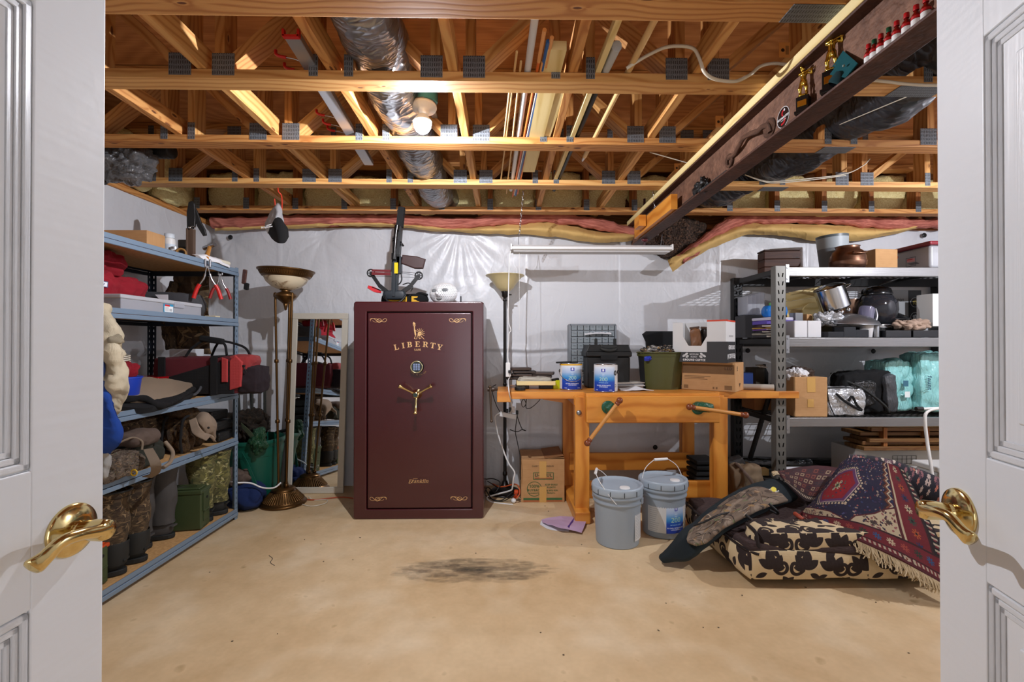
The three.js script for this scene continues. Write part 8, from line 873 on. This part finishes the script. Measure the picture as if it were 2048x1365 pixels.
{ const t = thing('gun_case', 'camouflage and black padded rifle case lying over the brown cushion', 'case', [1.3, 0.05, -2.68]);
  wpart(t, 'shell', patch([[[0.887,0.021,-2.6],[0.941,0.077,-2.6],[1.045,0.154,-2.66],[1.15,0.182,-2.72],[1.276,0.243,-2.78],[1.43,0.292,-2.86],[1.584,0.32,-2.94],[1.789,0.327,-3.04],[1.902,0.277,-3.06],[1.954,0.223,-3.04]], [[0.876,0.029,-2.56],[0.932,0.063,-2.55],[1.023,0.122,-2.56],[1.104,0.155,-2.58],[1.223,0.22,-2.62],[1.382,0.262,-2.7],[1.557,0.28,-2.8],[1.75,0.283,-2.92],[1.875,0.253,-2.99],[1.941,0.22,-3.02]], [[0.875,0.03,-2.54],[0.929,0.044,-2.52],[1,0.063,-2.49],[1.079,0.125,-2.49],[1.18,0.207,-2.5],[1.361,0.243,-2.58],[1.555,0.255,-2.7],[1.737,0.235,-2.84],[1.857,0.222,-2.93],[1.931,0.217,-3]]], { nu: 80, nv: 24, thick: 0.02, bulge: 0.022, amp: 0.006, freq: 8, edge: 0.35 }), cloth(0x1d2a30), 'black padded shell');
  wpart(t, 'camo_panel', patch([[[1.055,0.153,-2.64],[1.137,0.185,-2.69],[1.262,0.245,-2.75],[1.415,0.293,-2.83],[1.567,0.316,-2.91],[1.759,0.284,-3]], [[1.004,0.142,-2.54],[1.094,0.171,-2.555],[1.211,0.23,-2.595],[1.37,0.271,-2.675],[1.544,0.289,-2.775],[1.754,0.271,-2.9]], [[1.033,0.139,-2.49],[1.086,0.162,-2.485],[1.18,0.231,-2.5],[1.35,0.27,-2.57],[1.538,0.277,-2.69],[1.743,0.26,-2.83]]], { nu: 60, nv: 20, thick: 0.012, bulge: 0.014, amp: 0.006, freq: 9, su: 0.9, sv: 0.3, edge: 0.35 }).translate(0, 0.012, 0.03), MAT.camoOak, 'camouflage panel');
  wpart(t, 'zipper', tube([[1.055,0.223,-2.55],[1.107,0.257,-2.52],[1.204,0.284,-2.55],[1.347,0.276,-2.63],[1.495,0.29,-2.72],[1.595,0.286,-2.8],[1.729,0.293,-2.95]], 0.005, 80, 6), MAT.black); print(t, 'badge', 0.075, 0.045, [0.315, 0.315, -0.045], [-0.6, 0.2, 0.3], (k) => { k.fillStyle = '#e2d018'; k.beginPath(); k.ellipse(46, 26, 26, 20, 0, 0, 7); k.fill(); k.fillStyle = '#e4e2da'; k.fillRect(2, 14, 22, 5); words(k, 'FIELD', 66, 48, 15, '#f0eee6'); }, { px: 96, alpha: true, label: 'yellow round badge' });
  for (const q of [[1.35,0.266,-2.55], [1.544,0.287,-2.66]]) wpart(t, 'strap_loop', tube([[q[0] - 0.012, q[1] + 0.024, q[2] + 0.02], [q[0] + 0.016, q[1] - 0.006, q[2] + 0.05], [q[0] + 0.032, q[1] - 0.03, q[2] + 0.03], [q[0] + 0.006, q[1] - 0.02, q[2] + 0.0]], 0.007, 24, 8), MAT.black); wpart(t, 'hang_tab', bar([0.874,0.027,-2.57], [0.919,0.065,-2.57], 0.03, 0.008), MAT.black); }

const rugMap = canvas(1024, 704, (k, W, H) => { const r = rng(23), red = '#7c1a26', navy = '#1c1d3e', cream = '#d9c4a0';
  k.fillStyle = red; k.fillRect(0, 0, W, H); const dots = (x, y, w, h, n, cs, s) => { for (let i = 0; i < n; i++) { k.fillStyle = cs[(r() * cs.length) | 0]; k.beginPath(); k.ellipse(x + r() * w, y + r() * h, s * (0.6 + r() * 0.6), s * (0.4 + r() * 0.4), r() * 3, 0, 7); k.fill(); } };
  // side border: u runs from the rug's edge inwards, the fringe lies along the bottom
  k.fillStyle = '#1a1418'; k.fillRect(0, 0, 70, H - 40); for (let y = 8; y < H - 60; y += 34) { k.fillStyle = '#c9b9a0'; k.fillRect(14, y, 40, 12); k.fillStyle = '#8a2a34'; k.fillRect(24, y + 12, 22, 10); }
  k.fillStyle = '#3a0f18'; k.fillRect(70, 0, 14, H); k.fillStyle = red; k.fillRect(84, 0, 150, H); for (let y = 40; y < H - 90; y += 74) { const c = [cream, '#2c4a3a', '#c05a2a', '#1f2c5a'][(y / 74) % 4 | 0]; k.fillStyle = c; k.save(); k.translate(158, y); for (let i = 0; i < 8; i++) { k.rotate(PI / 4); k.fillRect(6, -5, 22, 9); } k.fillStyle = '#1a1418'; k.beginPath(); k.arc(0, 0, 8, 0, 7); k.fill(); k.restore(); }
  k.fillStyle = cream; k.fillRect(234, 0, 14, H); k.fillStyle = '#5a1a20'; k.fillRect(248, 0, 12, H);
  // field
  k.fillStyle = navy; k.fillRect(260, 0, W - 260, H - 150); dots(262, 0, W - 262, H - 160, 620, ['#6a2430', '#8a3a4a', '#2c3a6a', '#b0605a', '#5a5a8a', '#a08a7a', '#3a2a52', '#c0a890'], 8);
  k.lineWidth = 9; for (const [c, o] of [[cream, 0], ['#8a4a2a', 16], ['#3a1c1a', 30]]) { k.strokeStyle = c; k.beginPath(); for (let y = 0, i = 0; y <= H; y += 26, i++) k[i ? 'lineTo' : 'moveTo'](272 + o + (i % 2) * 26, y); k.stroke(); }
  // cream corner pieces with dark motifs
  const tri = (pts) => { k.fillStyle = cream; k.beginPath(); pts.forEach((q, i) => k[i ? 'lineTo' : 'moveTo'](...q)); k.fill(); k.strokeStyle = '#5a1a20'; k.lineWidth = 9; k.stroke(); };
  tri([[262, H - 152], [262, H - 330], [330, H - 300], [400, H - 250], [520, H - 200], [560, H - 152]]); tri([[590, H - 152], [690, H - 210], [860, H - 240], [W, H - 260], [W, H - 152]]);
  for (const [x, y, w, h] of [[270, H - 290, 90, 130], [360, H - 230, 120, 74], [650, H - 190, 340, 34], [800, H - 226, 200, 50]]) dots(x, y, w, h, 34, ['#5a2a2a', '#7a5a4a', '#2c2440', '#a05a5a'], 8);
  k.fillStyle = '#4a3a34'; for (const [x, y] of [[320, H - 222], [420, H - 186], [760, H - 188]]) { k.save(); k.translate(x, y); k.beginPath(); for (let i = 0; i < 16; i++) { const a = i / 16 * 6.283, q = i % 2 ? 12 : 26; k.lineTo(Math.cos(a) * q, Math.sin(a) * q * 0.8); } k.fill(); k.restore(); }
  // medallion
  k.save(); k.translate(700, 268); const hex = (s) => { k.beginPath(); [[-1, 0], [-0.55, -0.92], [0.55, -0.92], [1, 0], [0.55, 0.92], [-0.55, 0.92]].forEach((q, i) => k[i ? 'lineTo' : 'moveTo'](q[0] * 190 * s, q[1] * 150 * s)); k.closePath(); };
  hex(1.12); k.strokeStyle = cream; k.lineWidth = 16; k.setLineDash([15, 11]); k.stroke(); k.setLineDash([]); hex(1.03); k.fillStyle = '#c9b0a8'; k.fill(); hex(0.98); k.fillStyle = '#6a3a6a'; k.fill(); hex(0.84); k.fillStyle = '#9a1424'; k.fill(); hex(0.66); k.fillStyle = '#a8101e'; k.fill();
  for (let i = 0; i < 26; i++) { const a = i * 2.4, q = 40 + (i % 4) * 26; k.fillStyle = i % 2 ? '#4a6a5a' : '#2c3a5a'; k.beginPath(); k.ellipse(Math.cos(a) * q * 1.1, Math.sin(a) * q * 0.8, 7, 6, 0, 0, 7); k.fill(); }
  k.fillStyle = '#d8d0a8'; for (let i = 0; i < 4; i++) { k.rotate(PI / 2); k.fillRect(14, -20, 22, 9); k.fillRect(14, 11, 22, 9); k.fillRect(30, -30, 8, 18); k.fillRect(30, 12, 8, 18); } k.fillRect(-24, -22, 48, 44); k.fillStyle = '#3a5a3a'; k.fillRect(-17, -15, 34, 30); k.restore();
  // lower border above the fringe
  k.fillStyle = '#3a0f18'; k.fillRect(0, H - 152, W, 12); k.fillStyle = red; k.fillRect(0, H - 140, W, 90); for (let x = 40; x < W; x += 76) { const c = [cream, '#2f5a8a', '#1f3a2a', '#b04a3a'][(x / 76) % 4 | 0]; k.fillStyle = c; k.save(); k.translate(x, H - 96); for (let i = 0; i < 8; i++) { k.rotate(PI / 4); k.fillRect(5, -4, 19, 8); } k.restore(); } k.fillStyle = '#3a0f18'; k.fillRect(0, H - 52, W, 8); for (let x = 4; x < W; x += 26) { k.fillStyle = '#cbb9a0'; k.fillRect(x, H - 40, 13, 20); } k.fillStyle = '#5a1622'; k.fillRect(0, H - 16, W, 16);
  const im = k.getImageData(0, 0, W, H), d = im.data; for (let i = 0; i < d.length; i += 4) { const y = (i / 4 / W) | 0, n = (r() - 0.5) * 22 + (y % 3 ? 3 : -7); for (let c = 0; c < 3; c++) d[i + c] = clamp(d[i + c] + n, 0, 255); } k.putImageData(im, 0, 0); });
MAT.rug = cloth(0xffffff, { map: rugMap, bumpMap: scaled(weave, 10), bumpScale: 0.003, sheenColor: new THREE.Color(0x6a3a3a) });
{ const t = thing('persian_rug', 'fringed red and navy patterned wool rug heaped over the cushion', 'rug', [2.0, 0.1, -2.6]);
  const net = [[[2.122,0.072,-2.14],[2.009,0.138,-2.18],[1.872,0.207,-2.24],[1.773,0.239,-2.36],[1.706,0.239,-2.5],[1.718,0.237,-2.62]], [[2.191,0.227,-2.28],[2.079,0.284,-2.34],[1.961,0.316,-2.42],[1.845,0.325,-2.5],[1.78,0.295,-2.6],[1.772,0.261,-2.68]], [[2.263,0.364,-2.46],[2.201,0.404,-2.54],[2.132,0.427,-2.63],[2.044,0.424,-2.7],[1.962,0.373,-2.74],[1.915,0.313,-2.77]], [[2.397,0.476,-2.72],[2.38,0.491,-2.8],[2.342,0.494,-2.86],[2.285,0.501,-2.91],[2.23,0.494,-2.94],[2.192,0.465,-2.95]]];
  wpart(t, 'rug_sheet', patch(net, { nu: 90, nv: 70, thick: 0.012, amp: 0.006, freq: 6, seed: 3 }), MAT.rug);
  const c = new THREE.CatmullRomCurve3(net[0].map((q) => V3(...q))), r = rng(77), F = []; for (let i = 0; i < 150; i++) { const q = c.getPoint(i / 149), l = 0.045 + r() * 0.02; for (let j = 0; j < 2; j++) F.push(tube([[q.x, q.y, q.z], [q.x + (r() - 0.6) * 0.02, q.y - l * 0.5, q.z + 0.012 + r() * 0.012], [q.x + (r() - 0.6) * 0.04, q.y - l, q.z + 0.012 + r() * 0.03]], 0.0026, 4, 4)); } wpart(t, 'fringe', join(F), M(0xcbb794, 0.9), 'cream knotted fringe').userData.kind = 'stuff';
  wpart(t, 'folded_edge', patch([[[1.718,0.237,-2.62],[1.753,0.23,-2.7],[1.92,0.23,-2.85]], [[1.722,0.199,-2.6],[1.737,0.195,-2.64],[1.82,0.199,-2.72]], [[1.747,0.186,-2.52],[1.735,0.192,-2.56],[1.77,0.197,-2.62]]], { nu: 16, nv: 12, thick: 0.012, amp: 0.004 }), cloth(0x7a2a34), 'turned under edge'); }
const rugMap2 = canvas(512, 256, (k, W, H) => { const r = rng(41); k.fillStyle = '#4a1a22'; k.fillRect(0, 0, W, H); for (let y = 30; y < H - 50; y += 40) for (let x = 20; x < W; x += 44) { k.strokeStyle = ['#b09a7a', '#2a1a26', '#8a4a3a'][(r() * 3) | 0]; k.lineWidth = 6; k.strokeRect(x, y, 24, 18); } k.fillStyle = '#2a1014'; k.fillRect(0, H - 44, W, 44); for (let x = 4; x < W; x += 20) { k.fillStyle = '#cbb9a0'; k.fillRect(x, H - 32, 11, 16); } });
{ const t = thing('maroon_rug', 'corner of a folded maroon rug with short fringe behind the rifle case', 'rug', [1.85, 0.2, -3.0]); const net = [[[1.83,0.335,-2.96],[1.851,0.292,-2.9],[1.882,0.252,-2.84],[1.97,0.246,-2.84]], [[1.815,0.375,-3],[1.909,0.348,-2.98],[2.007,0.321,-2.94],[2.131,0.333,-2.94]], [[1.826,0.384,-3.04],[2.014,0.393,-3.1],[2.2,0.394,-3.12],[2.341,0.376,-3.06]]]; wpart(t, 'rug_sheet', patch(net, { nu: 40, nv: 24, thick: 0.014, amp: 0.006, freq: 6 }), cloth(0xffffff, { map: rugMap2 })); const r = rng(5), F = []; for (let i = 0; i < 40; i++) { const f = i / 39, a = net[1][0], b = net[2][0], x = mix(a[0], b[0], f), y = mix(a[1], b[1], f), z = mix(a[2], b[2], f); F.push(tube([[x, y, z], [x - 0.02, y - 0.004 + r() * 0.01, z], [x - 0.035 - r() * 0.012, y - 0.012 + r() * 0.016, z]], 0.002, 4, 4)); } wpart(t, 'fringe', join(F), M(0xcbb794, 0.9)).userData.kind = 'stuff'; }
const floral = canvas(512, 256, (k, W, H) => { const r = rng(61); k.fillStyle = '#1c1a26'; k.fillRect(0, 0, W, H); for (let i = 0; i < 60; i++) { const x = r() * W, y = r() * H; k.fillStyle = ['#b9a49a', '#8a5a5e', '#d0bfae', '#5a3a46', '#b06a58', '#4a5a4a'][(r() * 6) | 0]; k.save(); k.translate(x, y); k.rotate(r() * 6); for (let j = 0; j < 6; j++) { k.rotate(1.047); k.beginPath(); k.ellipse(10, 0, 10, 5, 0.4, 0, 7); k.fill(); } k.restore(); } }, { wrap: THREE.MirroredRepeatWrapping, rx: 3, ry: 2 });
solo('rolled_rug', 'rolled dark navy floral rug behind the heaped patterned rug', 'rug', lumpy(tube([[2.373,0.359,-3.12],[2.499,0.366,-3.02],[2.644,0.314,-2.92],[2.806,0.235,-2.82]], 0.115, 60, 28), 0.008, 6, 4), cloth(0xffffff, { map: floral }));
solo('orange_cord', 'small orange cord end poking from under the patterned rug', 'cord', tube([[1.684,0.253,-2.64],[1.682,0.251,-2.6],[1.692,0.241,-2.58]], 0.012, 12, 8), M(0xa84a34, 0.5));

renderer.render(scene, camera);
